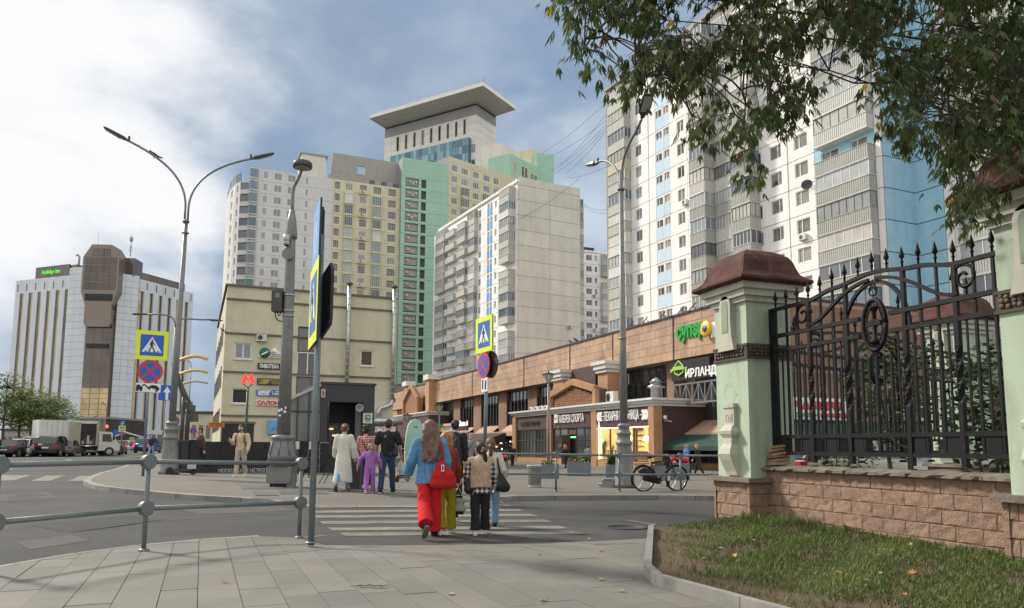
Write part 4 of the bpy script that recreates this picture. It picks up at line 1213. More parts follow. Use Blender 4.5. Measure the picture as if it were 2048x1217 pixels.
zb0, zb1 = shz(1390, 757, -1.6)[1], shz(1390, 717, -1.6)[1]
board(Sb, ub0, UR-4.5, zb0, zb1, -1.4, M_blk)
uE, zE = SH.hit(1358, 738, -1.6)
letters(1370, 1520, 722, 750, 'ИРЛАНДСКИЙ ПАБ', M_wht, -1.6, .02)
M_lime = mat('lime_emblem', (.35,.55,.08), .5, var=0)
obj('sign_emblem', MB().lathe([(.02,0),(.55,0),(.55,.06),(.02,.06)], (0,0,0), 16), M_gawn, Sb, (uE,-1.56,zE)).rotation_euler = (R(90),0,0)
obj('sign_emblem', MB().stroke([(uE-.55,zE+.2),(uE,zE+.6),(uE+.55,zE+.2),(uE+.55,zE-.3),(uE,zE-.5),(uE-.55,zE-.3),(uE-.55,zE+.2)], .1, -1.66, -1.6).prism([(uE-.8,zE-.1),(uE+.8,zE-.1),(uE+.7,zE+.18),(uE-.7,zE+.18)], -1.7, -1.66).prism([(uE-1.1,zE-.2),(uE-.8,zE-.2),(uE-.8,zE+.05),(uE-1.1,zE+.05),(uE-1,zE-.08)], -1.66,-1.62).prism([(uE+1.1,zE-.2),(uE+.8,zE-.2),(uE+.8,zE+.05),(uE+1.1,zE+.05),(uE+1,zE-.08)], -1.66,-1.62), M_lime, Sb)
zt0, zt1 = shz(1390, 805, -1.5)[1], shz(1390, 765, -1.5)[1]
wall(Sb, ub0, UR, 3.2, ZB, M_dark, .6, 1.2, 'window_back')
M_truss = mat('truss_grey', (.22,.22,.23), .5, .3)
def truss(u0, u1, z0, z1, y, n):
 mb = MB(); mb.beam((u0,y,z0),(u1,y,z0),.12); mb.beam((u0,y,z1),(u1,y,z1),.12)
 w_ = (u1-u0)/n
 for i in range(n+1): mb.beam((u0+w_*i,y,z0),(u0+w_*i,y,z1),.09)
 for i in range(n): mb.beam((u0+w_*i,y,z0 if i%2 else z1),(u0+w_*(i+1),y,z1 if i%2 else z0),.07)
 obj('truss_rail', mb, M_truss, Sb)
truss(ub0, UR, zt0, zt1, -1.3, 12)
n = 9
for i in range(n):
 w_ = (UR-ub0)/n; window(Sb, ub0+w_*i, 3.3, w_-.05, zb0-3.4, (.5,), (), M_kframe, .5, .09, gl=M_mwin[i % 3])
s_ = MB(); s_.add([(ub0,-1.3,2.3),(UR,-1.3,2.3),(UR,.4,3.3),(ub0,.4,3.3)], [(0,1,2,3)]); obj('sill_slope', s_, M_sand, Sb)
wall(Sb, ub0, UR, 1.9, 2.35, M_sand, -1.35, .4, 'ledge')
awning(SH.u(1335,850,-1.5), UR-1, 1.35, 2.3, 2.2, M_gawn)
for i in range(11):
 w_ = (UR-ub0)/11; window(Sb, ub0+w_*i, .1, w_-.04, 1.9, (.5,) if i % 3 == 0 else (), (), M_kframe, -.7, .09, gl=M_mwin[i % 3])
wall(Sb, ub0, UR, -1, .1, M_och, -.9, 1.2, 'shop_base'); wall(Sb, ub0, UR, .1, 2.0, M_dark, -.4, 1.2, 'shop_back')
z0, z1 = SH.z(1630, 842, -1.6), SH.z(1630, 797, -1.6)
ua, ub = SH.u(1560, 820, -1.6), SH.u(1680, 820, -1.6)
UR2 = UR
def front(px0, px1, pcorn, y, bands, gable, cap_px, zc_off=0):
 """a projecting shop front with cornice, piers, sign bands and a gable"""
 u0, u1 = SH.u(px0, 850, y), SH.u(px1, 850, y)
 zc_ = SH.z(px1, pcorn, y)
 core = MB().box(u0, u1, y+.6, 1.3, -1, zc_-.35); obj('core_wall', core, M_sgnb, Sb)
 cp = [(0,zc_),(0,zc_-.25),(.35,zc_-.32),(.4,zc_-.55),(.75,zc_-.8),(.8,zc_-1.0)]
 mb = MB()
 pass
 o = obj('cornice', MB().box(u0-.5, u1+.5, y-.5, 1.2, zc_-.16, zc_), M_corn, Sb)
 obj('cornice_moulding', MB().box(u0-.32, u1+.32, y-.32, 1.2, zc_-.36, zc_-.16), M_corn, o); obj('cornice_moulding', MB().box(u0-.15, u1+.15, y-.15, 1.2, zc_-.58, zc_-.36), M_corn, o)
 return u0, u1, zc_
yF = -4.0
u0, u1, zc_ = front(1029, 1309, 796, yF, None, None, None)
zs0 = SH.z(1240, 852, yF); zsig = zc_-.6
piers = [(1027,1033.5),(1096,1104),(1185,1195),(1300,1311)]
for a, b in piers: wall(Sb, SH.u(a,870,yF), SH.u(b,870,yF), -1, zsig, M_och, yF-.15, yF+.6, 'pier')
secs = [(1033.5,1096),(1104,1185),(1195,1300)]
for k, (a, b) in enumerate(secs):
 ua, ub = SH.u(a,870,yF), SH.u(b,870,yF)
 wall(Sb, ua, ub, zs0, zsig, M_sgnb, yF, yF+.6, 'sign_band')
 wall(Sb, ua, ub, -1, .15, M_och, yF-.05, yF+.6, 'shop_base')
 n = (5, 5, 4)[k]; w_ = (ub-ua)/n
 for i in range(n):
  if k == 2:
   window(Sb, ua+w_*i, .15, w_-.03, zs0-.15, (), (.72,) if i == 3 else (), M_bframe, yF+.1, .09, gl=mat('lit_pane_glow', (.70,.46,.17), .1, var=.6, scale=1.1, emit=.5))  # the bakery's lit room is put into the panes as glowing colour
  elif not (k == 1 and i == 2):
   window(Sb, ua+w_*i, .15, w_-.03, zs0-.15, (.5,) if k == 0 else (), (.62,), M_kframe, yF+.1, .08, gl=M_mwin[(i+k) % 3])
 if k == 1:                                        # open door
  wall(Sb, ua+w_*2, ua+w_*3-.03, -.4, 2.3, M_dark, yF+.5, yF+.55, 'doorway')
  window(Sb, ua+w_*2, 2.35, w_-.03, zs0-2.35, (), (), M_bframe, yF+.1, .08, gl=M_bframe)
  obj('door_leaf', MB().box(ua+w_*2, ua+w_*2+.08, yF-.6, yF+.3, -.3, 2.3), M_bframe, Sb)
  obj('door_light', MB().box(ua+w_*2+.1, ua+w_*3-.2, yF+.3, yF+.35, 2.05, 2.2), mat('green_light', (.2,.8,.4), .5, emit=1.5), Sb)
text('БЕЛЫЙ ТРИУМФ', *(SH.u(p,845,yF) for p in (1043,1080)), (zs0+zsig)/2, .55, M_blk, Sb, yF-.12, 'sign_letters', .035, .0)
uI = SH.u(1113.5, 838, yF)
text('ГАЛЕРЕЯ СПОРТА', *(SH.u(p,838,yF) for p in (1118,1170)), SH.z(1144,837,yF), .72, M_wht, Sb, yF-.14, 'sign_letters', .035, .0)
obj('sign_emblem', MB().box(uI-.28, uI+.28, yF-.14, yF-.02, SH.z(1113.5,838,yF)-.4, SH.z(1113.5,838,yF)+.4), M_wht, Sb)
obj('sign_emblem', MB().prism([(uI-.12,SH.z(1113.5,838,yF)-.2),(uI+.14,SH.z(1113.5,838,yF)),(uI-.12,SH.z(1113.5,838,yF)+.2)], yF-.16, yF-.142), M_sgnb, Sb)
text('ПЕКАРНЯ МЕЛЬНИЦА', *(SH.u(p,832,yF) for p in (1211,1280)), SH.z(1245,833,yF), .92, M_wht, Sb, yF-.14, 'sign_letters', .035, .0)
for pa, pb in ((1194.5,1210),(1281.5,1303)):
 ua, ub = SH.u(pa,832,yF), SH.u(pb,832,yF); zc2 = SH.z((pa+pb)/2,834 if pa < 1200 else 829.5,yF)
 mb = MB(); mb.stroke([(ua,zc2),(ub,zc2)], .06, yF-.1, yF-.02)
 for i in range(5):
  x = ua + (ub-ua)*((.1 if pa < 1200 else .35)+.11*i)
  for s_ in (1,-1): mb.stroke([(x,zc2+s_*.06),(x+.22*(-1 if pa < 1200 else 1)*-1,zc2+s_*.36)], .12, yF-.12, yF-.02)
 obj('sign_wheat', mb, M_wht, Sb)
ua, ub = SH.u(1195,870,yF), SH.u(1300,870,yF)
bl = MB()
for i in range(17): bl.ball((ua+.25, yF+.02, .3+i*.185), .07, 6, 4)
bl2 = MB()
for i in range(42): bl2.ball((ua+.2+(ub-ua-.4)*i/41, yF-.02, zs0-.16), .045, 5, 4)
struct(obj('string_light', bl, M_bulb, Sb), 'stuff'); struct(obj('string_light', bl2, M_bulb, Sb), 'stuff')
M_wood = mat('shop_wood', (.16,.07,.03), .6)
mb = MB()
for i in range(4): obj('shelf', MB().box(ub-2.6, ub-1.0, yF+.02, yF+.08, 1.3+i*.42, 1.36+i*.42), M_wood, Sb)
obj('menu_board', MB().box(ub-2.4, ub-1.1, yF+.02, yF+.07, 2.5, 3.2), M_wood, Sb)
for x in (ub-3.1, ub-.6): obj('table_lamp', MB().lathe([(.28,0),(.12,.4),(.02,.4)], (x, yF+.05, 1.75), 10), M_bulb, Sb)
M_plantd = mat('indoor_plant', (.03,.06,.02), .7)
for x, z, s_ in ((ua+1.0,1.2,.5),(ua+2.3,.9,.35),(ua+3.4,1.0,.4)): obj('pot_plant', MB().ball((x,yF+.03,z),(s_*.6,.03,s_),9,6).ball((x+.25,yF+.03,z+.35),(s_*.35,.03,s_*.5),8,5).box(x-.2,x+.2,yF+.02,yF+.06,z-s_-.25,z-s_*.6), M_plantd, Sb)
for x in (ua+1.7, ua+2.9): obj('shop_table', MB().box(x-.45,x+.45,yF+.02,yF+.06,.95,1.0).box(x-.05,x+.05,yF+.02,yF+.06,.2,.95), M_wood, Sb)
obj('counter', MB().box(ub-3.8, ub-.4, yF+.01, yF+.06, .3, .95), M_wood, Sb)
obj('door', MB().box(ua+(ub-ua)*.53, ua+(ub-ua)*.56, yF-.02, yF+.05, .1, 2.9).box(ua+(ub-ua)*.7, ua+(ub-ua)*.73, yF-.02, yF+.05, .1, 2.9), M_bframe, Sb)
text('Jack Wolf', SH.u(1113,892,yF)+.2, SH.u(1122,892,yF)+1.2, 1.35, .55, mat('copper_letters', (.35,.14,.08), .5), Sb, yF+.02)
obj('shop_poster', MB().box(SH.u(1115,860,yF), SH.u(1121,860,yF), yF+.0, yF+.03, 3.0, 3.5), M_yltr, Sb)
ga, gb, gp = SH.u(1099,780,yF+.3), SH.u(1194,780,yF+.3), SH.u(1146,780,yF+.3)
zp, ze = SH.z(1145, 762, yF+.3), SH.z(1100, 791, yF+.3)
obj('gable', MB().prism([(ga,zc_),(gb,zc_),(gb,ze),(gp,zp),(ga,ze)], yF+.5, yF+1.3), M_sandj, Sb)
rim = MB()
rim.stroke([(ga+.25,zc_),(ga+.25,ze),(gp,zp-.1),(gb-.25,ze),(gb-.25,zc_)], .55, yF+.1, yF+.5)
obj('gable_rim', rim, M_och, Sb)
nb_ = 0
for r in range(16):
 z = zc_ + .02 + r*.19
 for i in range(40):
  x = ga+.55 + i*.52 + (r % 2)*.26
  if x > gb-1.0: break
  top = ze + (zp-ze)*(1-abs(x+.25-gp)/(gp-ga)) - .55
  if z+.18 > top: continue
  if nb_ < 260: obj('brick', MB().box(x, x+.5, yF+.42-uni(0,.03), yF+.5, z, z+.165), M_brick, Sb); nb_ += 1
for a, b in ((1109,1134),(1198,1225)):
 ua, ub = SH.u(a,760,-1.9), SH.u(b,760,-1.9); zt_ = SH.z((a+b)/2, 742 if a < 1150 else 724, -1.9)
 col_ = wall(Sb, ua+.35, ub-.35, zc_, zt_-1.0, M_och, -2.2, -.8, 'column')
 obj('capital', MB().box(ua+.25, ub-.25, -2.4, -.75, zt_-1.0, zt_-.75).box(ua+.1, ub-.1, -2.55, -.75, zt_-.7, zt_-.3), M_corn, col_)
 obj('capital', MB().box(ua-.05, ub+.05, -2.7, -.75, zt_-.3, zt_), M_corn, col_)
wall(Sb, SH.u(1134,770,-1), SH.u(1198,770,-1), zc_, ZB+.8, M_sgnb, -1.4, -.7, 'dark_board')
for px_ in (1059,1070,1080,1089): part = aircon(Sb, SH.u(px_,815,-2.5), zc_, -2.2)
for px_ in (1213,):
 o = aircon(Sb, SH.u(px_,800,-3), zc_+.05, -2.5); o.scale = (1.6,1.6,1.8)
uv = SH.u(1313, 790, -2.5)
obj('roof_vent', MB().lathe([(.45,0),(.45,.9),(.7,.95),(.7,1.05),(.45,1.15),(.45,1.3),(.6,1.35),(.05,1.75)], (uv,-2.5,zc_), 14), mat('zinc', (.35,.36,.37), .4, .7), Sb)
obj('camera', MB().beam((u1+.3,yF+.8,zs0+.3),(u1+1.1,yF+.2,zs0+.5),.22).beam((u1,yF+1.5,zs0+.2),(u1+.3,yF+.8,zs0+.3),.08), M_corn, Sb)
u0b, u1b, zcb = front(786, 857, 823, -3.2, None, None, None)
wall(Sb, u0b, u1b, 2.6, zcb-.6, M_sgnb, -3.2, -2.5, 'sign_band')
gm = (u0b+u1b)/2
obj('gable', MB().prism([(gm-4.5,zcb),(gm+4.5,zcb),(gm+4.5,zcb+2.4),(gm,zcb+4.6),(gm-4.5,zcb+2.4)], -2.9, -2.2), M_brick, Sb)
obj('gable_rim', MB().stroke([(gm-4.5,zcb),(gm-4.5,zcb+2.4),(gm,zcb+4.6),(gm+4.5,zcb+2.4),(gm+4.5,zcb)], .42, -3.3, -2.9), M_och, Sb)
for s_ in (-1,1):
 col_ = wall(Sb, gm+s_*7-1, gm+s_*7+1, zcb, zcb+5.2, M_och, -2.2, -.8, 'column')
 obj('capital', MB().box(gm+s_*7-1.4, gm+s_*7+1.4, -2.5, -.7, zcb+5.2, zcb+6.0), M_corn, col_)
n = 10
for i in range(n):
 w_ = (u1b-u0b)/n; window(Sb, u0b+w_*i, -.2, w_-.05, 2.7, (.5,), (), M_kframe, -3.15, .1, gl=M_mwin[i % 3])
SE = Fr(*SH.w(UR, -1.1)[:2], SH.th + PI/2)
part_at(Sb, SH, SE, 'end_wall', MB().box(0, 34, 0, 3, ZB-1.2, ZT).mesh('end_wall', M_sand), .02, .02, 0)
part_at(Sb, SH, SE, 'end_wall', MB().box(0, 34, .6, 3, -1, ZB-1.2).mesh('end_wall', M_pil), .02, .02, 0)
part_at(Sb, SH, SE, 'roof_edge', MB().box(-.1, 34, -.12, 3, ZT, ZT+.14).mesh('roof_edge', M_roofk), 0, 0, 0)
se = lambda px, py=780: SE.u(px, py)
for a, b in ((1570,1635),(1650,1720),(1740,1800)):
 w_ = se(b)-se(a)
 part_at(Sb, SH, SE, 'window', MB().box(0, w_, .4, .6, 2.6, ZB-1.4).mesh('window', M_mwin[0]), se(a), 0, 0)
mb = MB(); L_ = 22
for z in (3.2, 4.6, 6.4, 7.8): mb.beam((0,-.4,z),(L_,-.4,z),.1)
for i in range(12):
 for z in (3.2, 6.4):
  mb.beam((i*L_/12,-.4,z+(0 if i%2 else 1.4)),((i+1)*L_/12,-.4,z+(1.4 if i%2 else 0)),.07)
part_at(Sb, SH, SE, 'truss_rail', mb.mesh('truss_rail', M_truss), .5, 0, 0)
zq0, zq1 = SE.z(1630, 842), SE.z(1630, 798); ua, ub = SE.u(1572, 820), SE.u(1690, 820)
part_at(Sb, SH, SE, 'sign_board', MB().box(ua, ub, -.7, -.5, zq0, zq1).mesh('sign_board', mat('white_board', (.72,.72,.70), .5)), 0, 0, 0)
pe = link('sign_lettering', MB().box(ua, ub, -.72, -.71, zq0+.02, zq0+.06).mesh('sign_lettering', M_bltr), Sb)
x, y = SE.x-SH.x, SE.y-SH.y; pe.location = (x*SH.c+y*SH.s, -x*SH.s+y*SH.c, 0); pe.rotation_euler = (0,0,SE.th-SH.th)
hq = zq1-zq0
text('ЧАЯ МАЯ', ua+.1, ub-1.0, zq0+hq*.66, hq*.38, M_rltr, pe, -.78, 'sign_letters', .06, .05)
text('САЛОНЫ', ua+.1, ua+(ub-ua)*.4, zq0+hq*.24, hq*.2, M_gltr, pe, -.78, 'sign_letters', .06, .04); text('КОСМЕТИКА', ua+(ub-ua)*.44, ub-.2, zq0+hq*.24, hq*.2, M_rltr, pe, -.78, 'sign_letters', .06, .04)
part_at(Sb, SH, SE, 'awning', MB().prism([(0,0),(1,0),(1,1),(0,1)],0,.1).mesh('awning', M_gawn), 0, 5, -5)
aw = MB(); aw.add([(0,-.5,zq0-.1),(26,-.5,zq0-.1),(26,-2.6,zq0-1.0),(0,-2.6,zq0-1.0),(0,-2.6,zq0-1.3),(26,-2.6,zq0-1.3)], [(3,2,1,0),(4,5,2,3)])
part_at(Sb, SH, SE, 'awning', aw.mesh('awning', M_gawn), 0, 0, 0)
for q in range(9):
 part_at(Sb, SH, SE, 'lit_shop_item', MB().box(0, .8, .3, .5, .6, 1.3).mesh('lit_shop_item', random.choice([M_lit]+M_shopc)), 1+q*1.7, 0, uni(-.4,.4))  # lit interior and goods painted as glowing boxes
part_at(Sb, SH, SE, 'shop_back', MB().box(0, 30, .5, .6, -1, 2.5).mesh('shop_back', M_dark), .02, 0.05, 0)
for px_ in (1795,1822,1845):
 o = part_at(Sb, SH, SE, 'air_conditioner', _bc['ac'], SE.u(px_,830), -.2, SE.z(px_,842)); o.scale = (1.3,1.3,2)
for px_ in (1262,1290,1325,1362,1385):
 q = SH.u(px_, 660, -1.2); obj('roof_rod', MB().beam((q-1.2,-.6,ZT+.35),(q+1.0,-1.6,ZT+.45),.07).beam((q,-.9,ZT+.1),(q,-.9,ZT+.4),.06), M_kframe, Sb)
# ---------------- yellow building by the metro --------------------------------------------------
YB = Fr(-23.2, 60, math.atan2(.389, .921))
Yb = thing('yellow_building', 'pale yellow three storey building with steel flue pipes and shop signs behind the metro entrance', 'building', (YB.x, YB.y, 0), YB.th)
M_yw = mat('pale_yellow_render', (.58,.555,.41), .9, var=.06, scale=.5, streak=.16, dirt=(.33,.30,.2), dirt_amt=.4, dirt_scale=.7, bump=.15, bscale=25)
M_ledge = mat('dark_ledge', (.14,.125,.095), .8)
LY = YB.u(785, 800); yz = lambda px, py: YB.z(px, py); yu = lambda px, py=750: YB.u(px, py)
ZY = yz(440, 572)
holes_px = [(469,503,687,719),(720,745,702,733),(463,497,777,808),(591,634,655,905)]
def yh(q): return (yu(q[0], (q[2]+q[3])/2), yu(q[1], (q[2]+q[3])/2), yz((q[0]+q[1])/2, q[3]), yz((q[0]+q[1])/2, q[2]))
hl = [yh(q) for q in holes_px]
link('wall', panel_mesh(LY, ZY+1, [(a,b,c+1,d+1) for a,b,c,d in hl], .25, M_yw), Yb, (0,0,-1))
wall(Yb, 0.02, LY-.02, -1, ZY-.05, M_ledge, .02, 24, 'core_wall')
YL = Fr(*YB.w(0,0)[:2], YB.th - PI/2)
part_at(Yb, YB, YL, 'wall', MB().box(-27, .02, -.02, .6, -1, ZY-.4).mesh('wall', M_yw), 0, 0, 0)
for i in range(6):
 for j in range(3):
  part_at(Yb, YB, YL, 'window', MB().box(0, 1.5, -.08, -.02, 0, 1.8).mesh('window', M_mwin[1]), -25+i*4, 0, 2.5+j*3.6)
wall(Yb, -.15, LY+.15, ZY, ZY+.16, M_ledge, -.4, 24, 'roof_edge')
for py in (600, 668, 745, 832):
 z = yz(470, py); wall(Yb, -.05, LY, z-.07, z+.07, M_ledge, -.38, -.25, 'string_course')
for px_ in (438.5, 588, 640): pass
for q, vs_, gl_ in ((holes_px[0], (.5,), GL_[1]), (holes_px[1], (), M_bframe), (holes_px[2], (), M_dark)):
 a,b,c,d = yh(q); window(Yb, a, c, b-a, d-c, vs_, (), M_frame, -.1, .1, gl=gl_)
 wall(Yb, a-.1, b+.1, c-.1, c, M_corn, -.36, -.25, 'sill')
a,b,c,d = yh(holes_px[3]); n = 5
for i in range(n):
 zz0, zz1 = c+(d-c)*i/n, c+(d-c)*(i+1)/n
 window(Yb, a, zz0, b-a, zz1-zz0-.04, (.5,) if i == 3 else (.7,), (), M_frame if i == 3 else M_ledge, -.1, .09, gl=M_mwin[(i*2) % 3])
a, b = yu(443, 865), yu(507, 865); wall(Yb, a, b, -.5, yz(470, 848), M_dark, -.3, -.25, 'garage_door'); wall(Yb, a-.1, b+.1, yz(470,848), yz(470,846)+.1, M_ledge, -.36, -.25, 'lintel')
M_zinc = mat('zinc_flue', (.50,.52,.53), .35, .75, var=.2, scale=3)
def flue(pts, r):
 mb = MB(); mb.tube(pts, r, 12)
 for p, q in zip(pts[:-1], pts[1:]):
  d = Vector(q)-Vector(p); n_ = int(d.length/.55)
  for i in range(1, n_):
   c = Vector(p)+d*(i/n_); e = d.normalized()*.03; mb.tube([c-e, c+e], r*1.07, 12)
 return mb
x1, x2 = yu(692, 700), yu(783.5, 690)
o = obj('flue_pipe', flue([(x1,-.75,yz(690,770)),(x1,-.75,ZY+.8)], .17), M_zinc, Yb); obj('flue_cap', MB().lathe([(.12,0),(.32,0),(.32,.06),(.05,.3)], (x1,-.75,ZY+.9), 12), M_ledge, o)
zb_ = yz(783,815)
o = obj('flue_pipe', flue([(x2,-.6,zb_+.55),(x2,-.6,ZY+.9)], .17), M_zinc, Yb); obj('flue_cap', MB().lathe([(.12,0),(.32,0),(.32,.06),(.05,.3)], (x2,-.6,ZY+1.0), 12), M_ledge, o)
obj('flue_pipe', flue([(x2,-.6,zb_+.6),(x2-.1,-.6,zb_+.2),(x2-.45,-.6,zb_+.02),(x2-.95,-.6,zb_-.1),(x2-1.15,-.6,zb_-.4),(x2-1.15,-.6,zb_-1.1)], .19), M_zinc, Yb)
obj('flue_pipe', flue([(x2-1.6,-.8,zb_-1.25),(x2+.9,-.8,zb_-1.25)], .3), M_zinc, Yb)
aircon(Yb, yu(512,678), yz(515,684), -.25)
def ysign(px0, px1, py0, py1, m, y=-.42):
 a, b = yu(px0, py0), yu(px1, py0); z0, z1 = yz((px0+px1)/2, py1), yz((px0+px1)/2, py0)
 obj('sign_board', MB().box(a, b, y, -.25, z0, z1), m, Yb); return a, b, z0, z1
def ytext(s, q, fx0, fx1, fz, fh, m, bold=.01):
 a,b,z0,z1 = q; text(s, a+(b-a)*fx0, a+(b-a)*fx1, z0+(z1-z0)*fz, (z1-z0)*fh, m, Yb, -.45, 'sign_letters', .03, bold)
M_wb = mat('white_board', (.72,.72,.70), .5); M_gld = mat('gold_board', (.40,.30,.07), .5); M_blu = mat('blue_board', (.02,.13,.40), .45, var=.05)
q = ysign(517, 570, 704, 717, M_wb); ytext('ПЕРВЫЙ', q, .3, .6, .78, .2, M_blk); ytext('МНОГОПРОФИЛЬНЫЙ', q, .3, .95, .5, .2, M_blk); ytext('ВИЗОВЫЙ ЦЕНТР', q, .3, .88, .22, .2, M_blk)
mb = MB().lathe([(.02,0),(.42,0),(.42,.05),(.02,.05)], (0,0,0), 20); o = obj('sign_emblem', mb, mat('dark_teal', (.02,.12,.09), .5), Yb, (q[0]+.45,-.42,(q[2]+q[3])/2+.1)); o.rotation_euler = (R(90),0,0)
obj('sign_emblem', MB().stroke([(q[0]+.2,q[2]+.2),(q[0]+.7,q[3]-.05)], .09, -.5, -.475).prism([(q[0]+.95,q[3]+.1),(q[0]+1.5,q[3]-.1),(q[0]+1.3,q[3]+.3)], -.47,-.43), M_wht, Yb)
q = ysign(515, 567, 728, 740, M_blk); ytext('ПИВОТЕКА', q, .08, .8, .5, .68, M_wht, .02)
q = ysign(514, 562, 758, 771, M_blk);
obj('sign_patch', MB().box(q[0]+.1, q[0]+.95, -.44, -.42, q[2]+.06, q[3]-.06), M_gld, Yb); obj('sign_patch', MB().box(q[0]+1.05, q[1]-.05, -.44, -.42, q[2]+.05, (q[2]+q[3])/2), M_gld, Yb)
ytext('РЕМОНТ', q, .38, .97, .74, .36, M_gld, .03); ytext('ТЕЛЕФОНОВ', q, .4, .95, .36, .18, M_blk, .03); ytext('КОМПЬЮТЕРОВ', q, .4, .95, .16, .18, M_blk, .03); ytext('РТ', q, .08, .24, .5, .5, M_blk, .03)
q = ysign(512.5, 572, 781, 793, M_blu); ytext('самолет', q, .05, .48, .72, .4, M_wht, .02); ytext('офис', q, .62, .92, .72, .4, M_wht, .02); ytext('продаж', q, .58, .97, .28, .4, M_wht, .02)
obj('sign_patch', MB().box(q[0]+.12, q[0]+.95, -.44, -.42, q[2]+.05, q[2]+.29), M_wht, Yb); text('ПЛЮС', q[0]+.18, q[0]+.9, q[2]+.17, .15, M_blu, Yb, -.455, 'sign_letters', .01, .03)
obj('sign_patch', MB().box(q[0]+(q[1]-q[0])*.53, q[0]+(q[1]-q[0])*.545, -.44, -.42, q[2]+.08, q[3]-.08), M_wht, Yb)
q = ysign(512, 560, 801, 812, M_wb); ytext('САЛОН', q, .03, .93, .5, .8, M_rltr, .06)
M_lbsign = mat('pale_blue_poster', (.14,.36,.62), .4, var=.15); q = ysign(535, 587, 842, 869, M_lbsign, -.6)
for i in range(6):
 x = q[0]+.3+i*.35; obj('sign_patch', MB().stroke([(x,q[2]+.3+.06*i),(x+.25,q[2]+.6+.05*i)], .06, -.63, -.602), M_blu, Yb)
text('СКИДКИ', yu(575,873), yu(585,873), yz(580,874), .28, mat('red_glow', (1,.04,.03), .5, var=0, emit=3), Yb, -.6, 'sign_letters', .03, .04)
o = obj('sign_board', MB().box(-.95, .25, -1.0, -.9, yz(425,856), yz(425,846)), mat('orange_board', (.55,.16,.02), .5), Yb)
text('АПТЕКА', -.75, .1, yz(425,849), .14, M_blk, Yb, -1.01, 'sign_letters', .01, .01); text('24 ЧАСА', -.75, .1, yz(425,853), .14, M_blk, Yb, -1.01, 'sign_letters', .01, .01)
cs = thing('cafe_sign', 'dark brown cafe sign board with white letters at the right end of the yellow building', 'sign', (0,0,0))
cf = Fr(*P(748, 840, 58)[:2], R(15)); cs.location = (cf.x, cf.y, 0); cs.rotation_euler = (0,0,cf.th)
za, zb2 = cf.z(770, 872), cf.z(770, 848)
board(cs, 0, cf.u(794, 860), za, zb2, 0, mat('brown_board', (.07,.035,.025), .6), .3)
text('хинкальная', .05, cf.u(790,860), (za+zb2)/2, (zb2-za)*.5, M_wht, cs, -.36, 'sign_letters', .05, .01, italic=.2)
obj('post', MB().box(.2,.4,0,.2,-.6,za).box(cf.u(790,860)-.4,cf.u(790,860)-.2,0,.2,-.6,za), M_ledge, cs)
# ---------------- metro entrance ----------------------------------------------------------------
MP = Fr(*P(640, 880, 33)[:2], math.atan2(.40, .915)); mb_ = base(MP.x, MP.y)
Me = thing('metro_entrance', 'black metro entrance pavilion with a dark doorway and a sloping glass side', 'metro entrance', (MP.x, MP.y, mb_), MP.th)
M_pav = mat('anthracite_panel', (.035,.036,.045), .45, var=.08, rn=.06)
M_gran = mat('black_granite', (.016,.016,.018), .3, var=.35, scale=2.5, spec=.4, rn=.25)
M_granl = mat('grey_granite', (.20,.195,.185), .6, var=.15, scale=3)
mu = lambda px, py=850: MP.u(px, py); mz = lambda px, py: MP.z(px, py)-mb_
w_ = mu(748); zt = mz(640, 768); zl = mz(700, 805); d0, d1 = mu(658), mu(725)
zg = mz(650, 887)
obj('front_panel', MB().box(0, w_, 0, .35, zl, zt), M_pav, Me)
obj('front_panel', MB().box(0, .28, 0, .35, zg, zl), M_pav, Me); obj('front_panel', MB().box(d1, w_, 0, .35, 0, zl), M_pav, Me)
obj('roof', MB().box(-.06, w_+.06, -.06, 5.5, zt, zt+.1), M_pav, Me)
obj('side_wall', MB().box(w_-.15, w_, .35, 5.4, 0, zt), M_pav, Me)
obj('dark_glass', MB().box(.28, d0, .08, .2, zg, zl), mat('black_glass', (.015,.016,.02), .05, spec=1), Me)
obj('doorway', MB().box(d0, d1, 1.6, 1.7, 0, zl), M_dark, Me)
obj('ceiling', MB().box(.1, w_-.15, .35, 5.4, zl, zl+.1), M_dark, Me)
dr = obj('door', MB().box(d0+.2, d0+.3, 1.4, 1.5, 0, zl-.9).box(d1-.35, d1-.25, 1.4, 1.5, 0, zl-.9).box(d0+.2, d1-.25, 1.38, 1.52, zl-1.0, zl-.9).box((d0+d1)/2-.05,(d0+d1)/2+.05,1.4,1.5,0,zl-.9), M_kframe, Me)
obj('pane', MB().box(d0+.3, d1-.35, 1.44, 1.47, .1, zl-1.0), M_mwin[0], dr)
for q in ((.35,2.0),(.5,1.7),(.9,1.75)): obj('ceiling_lamp', MB().ball((d0+q[0], 1.35, q[1]), (.12,.05,.05), 6, 4), mat('dim_lamp', (1,.7,.35), .5, emit=.7), Me)
obj('loudspeaker', MB().lathe([(.05,0),(.16,.1),(.19,.22),(.15,.22),(.04,.1)], (0,0,0), 14), mat('speaker_grey', (.25,.25,.26), .5), Me, (mu(717,820), -.02, mz(717,817))).rotation_euler = (R(90),0,0)
n_, = (6,)
for i in range(6):
 x = w_*i/6
 for j in range(3):
  if x+.1 > d0 and x < d1-.1: continue
  obj('granite_tile', MB().box(x+.006, x+w_/6-.006, -.12, 0, zg*j/3+.005, zg*(j+1)/3-.005), M_gran, Me)
obj('ledge', MB().box(0, d0, -.16, .02, zg, zg+.05), M_granl, Me)
M_pink = mat('pale_pink', (.75,.55,.5), .5, var=0)
x, z = mu(646.5, 787), mz(646.5, 787)
obj('number_plate', MB().box(x-.08, x+.08, -.03, 0, z-.18, z+.18), M_pink, Me); text('8', x-.05, x+.05, z, .3, M_blk, Me, -.035, 'number', .004, .03)
x, z = mu(735, 837), mz(735, 837)
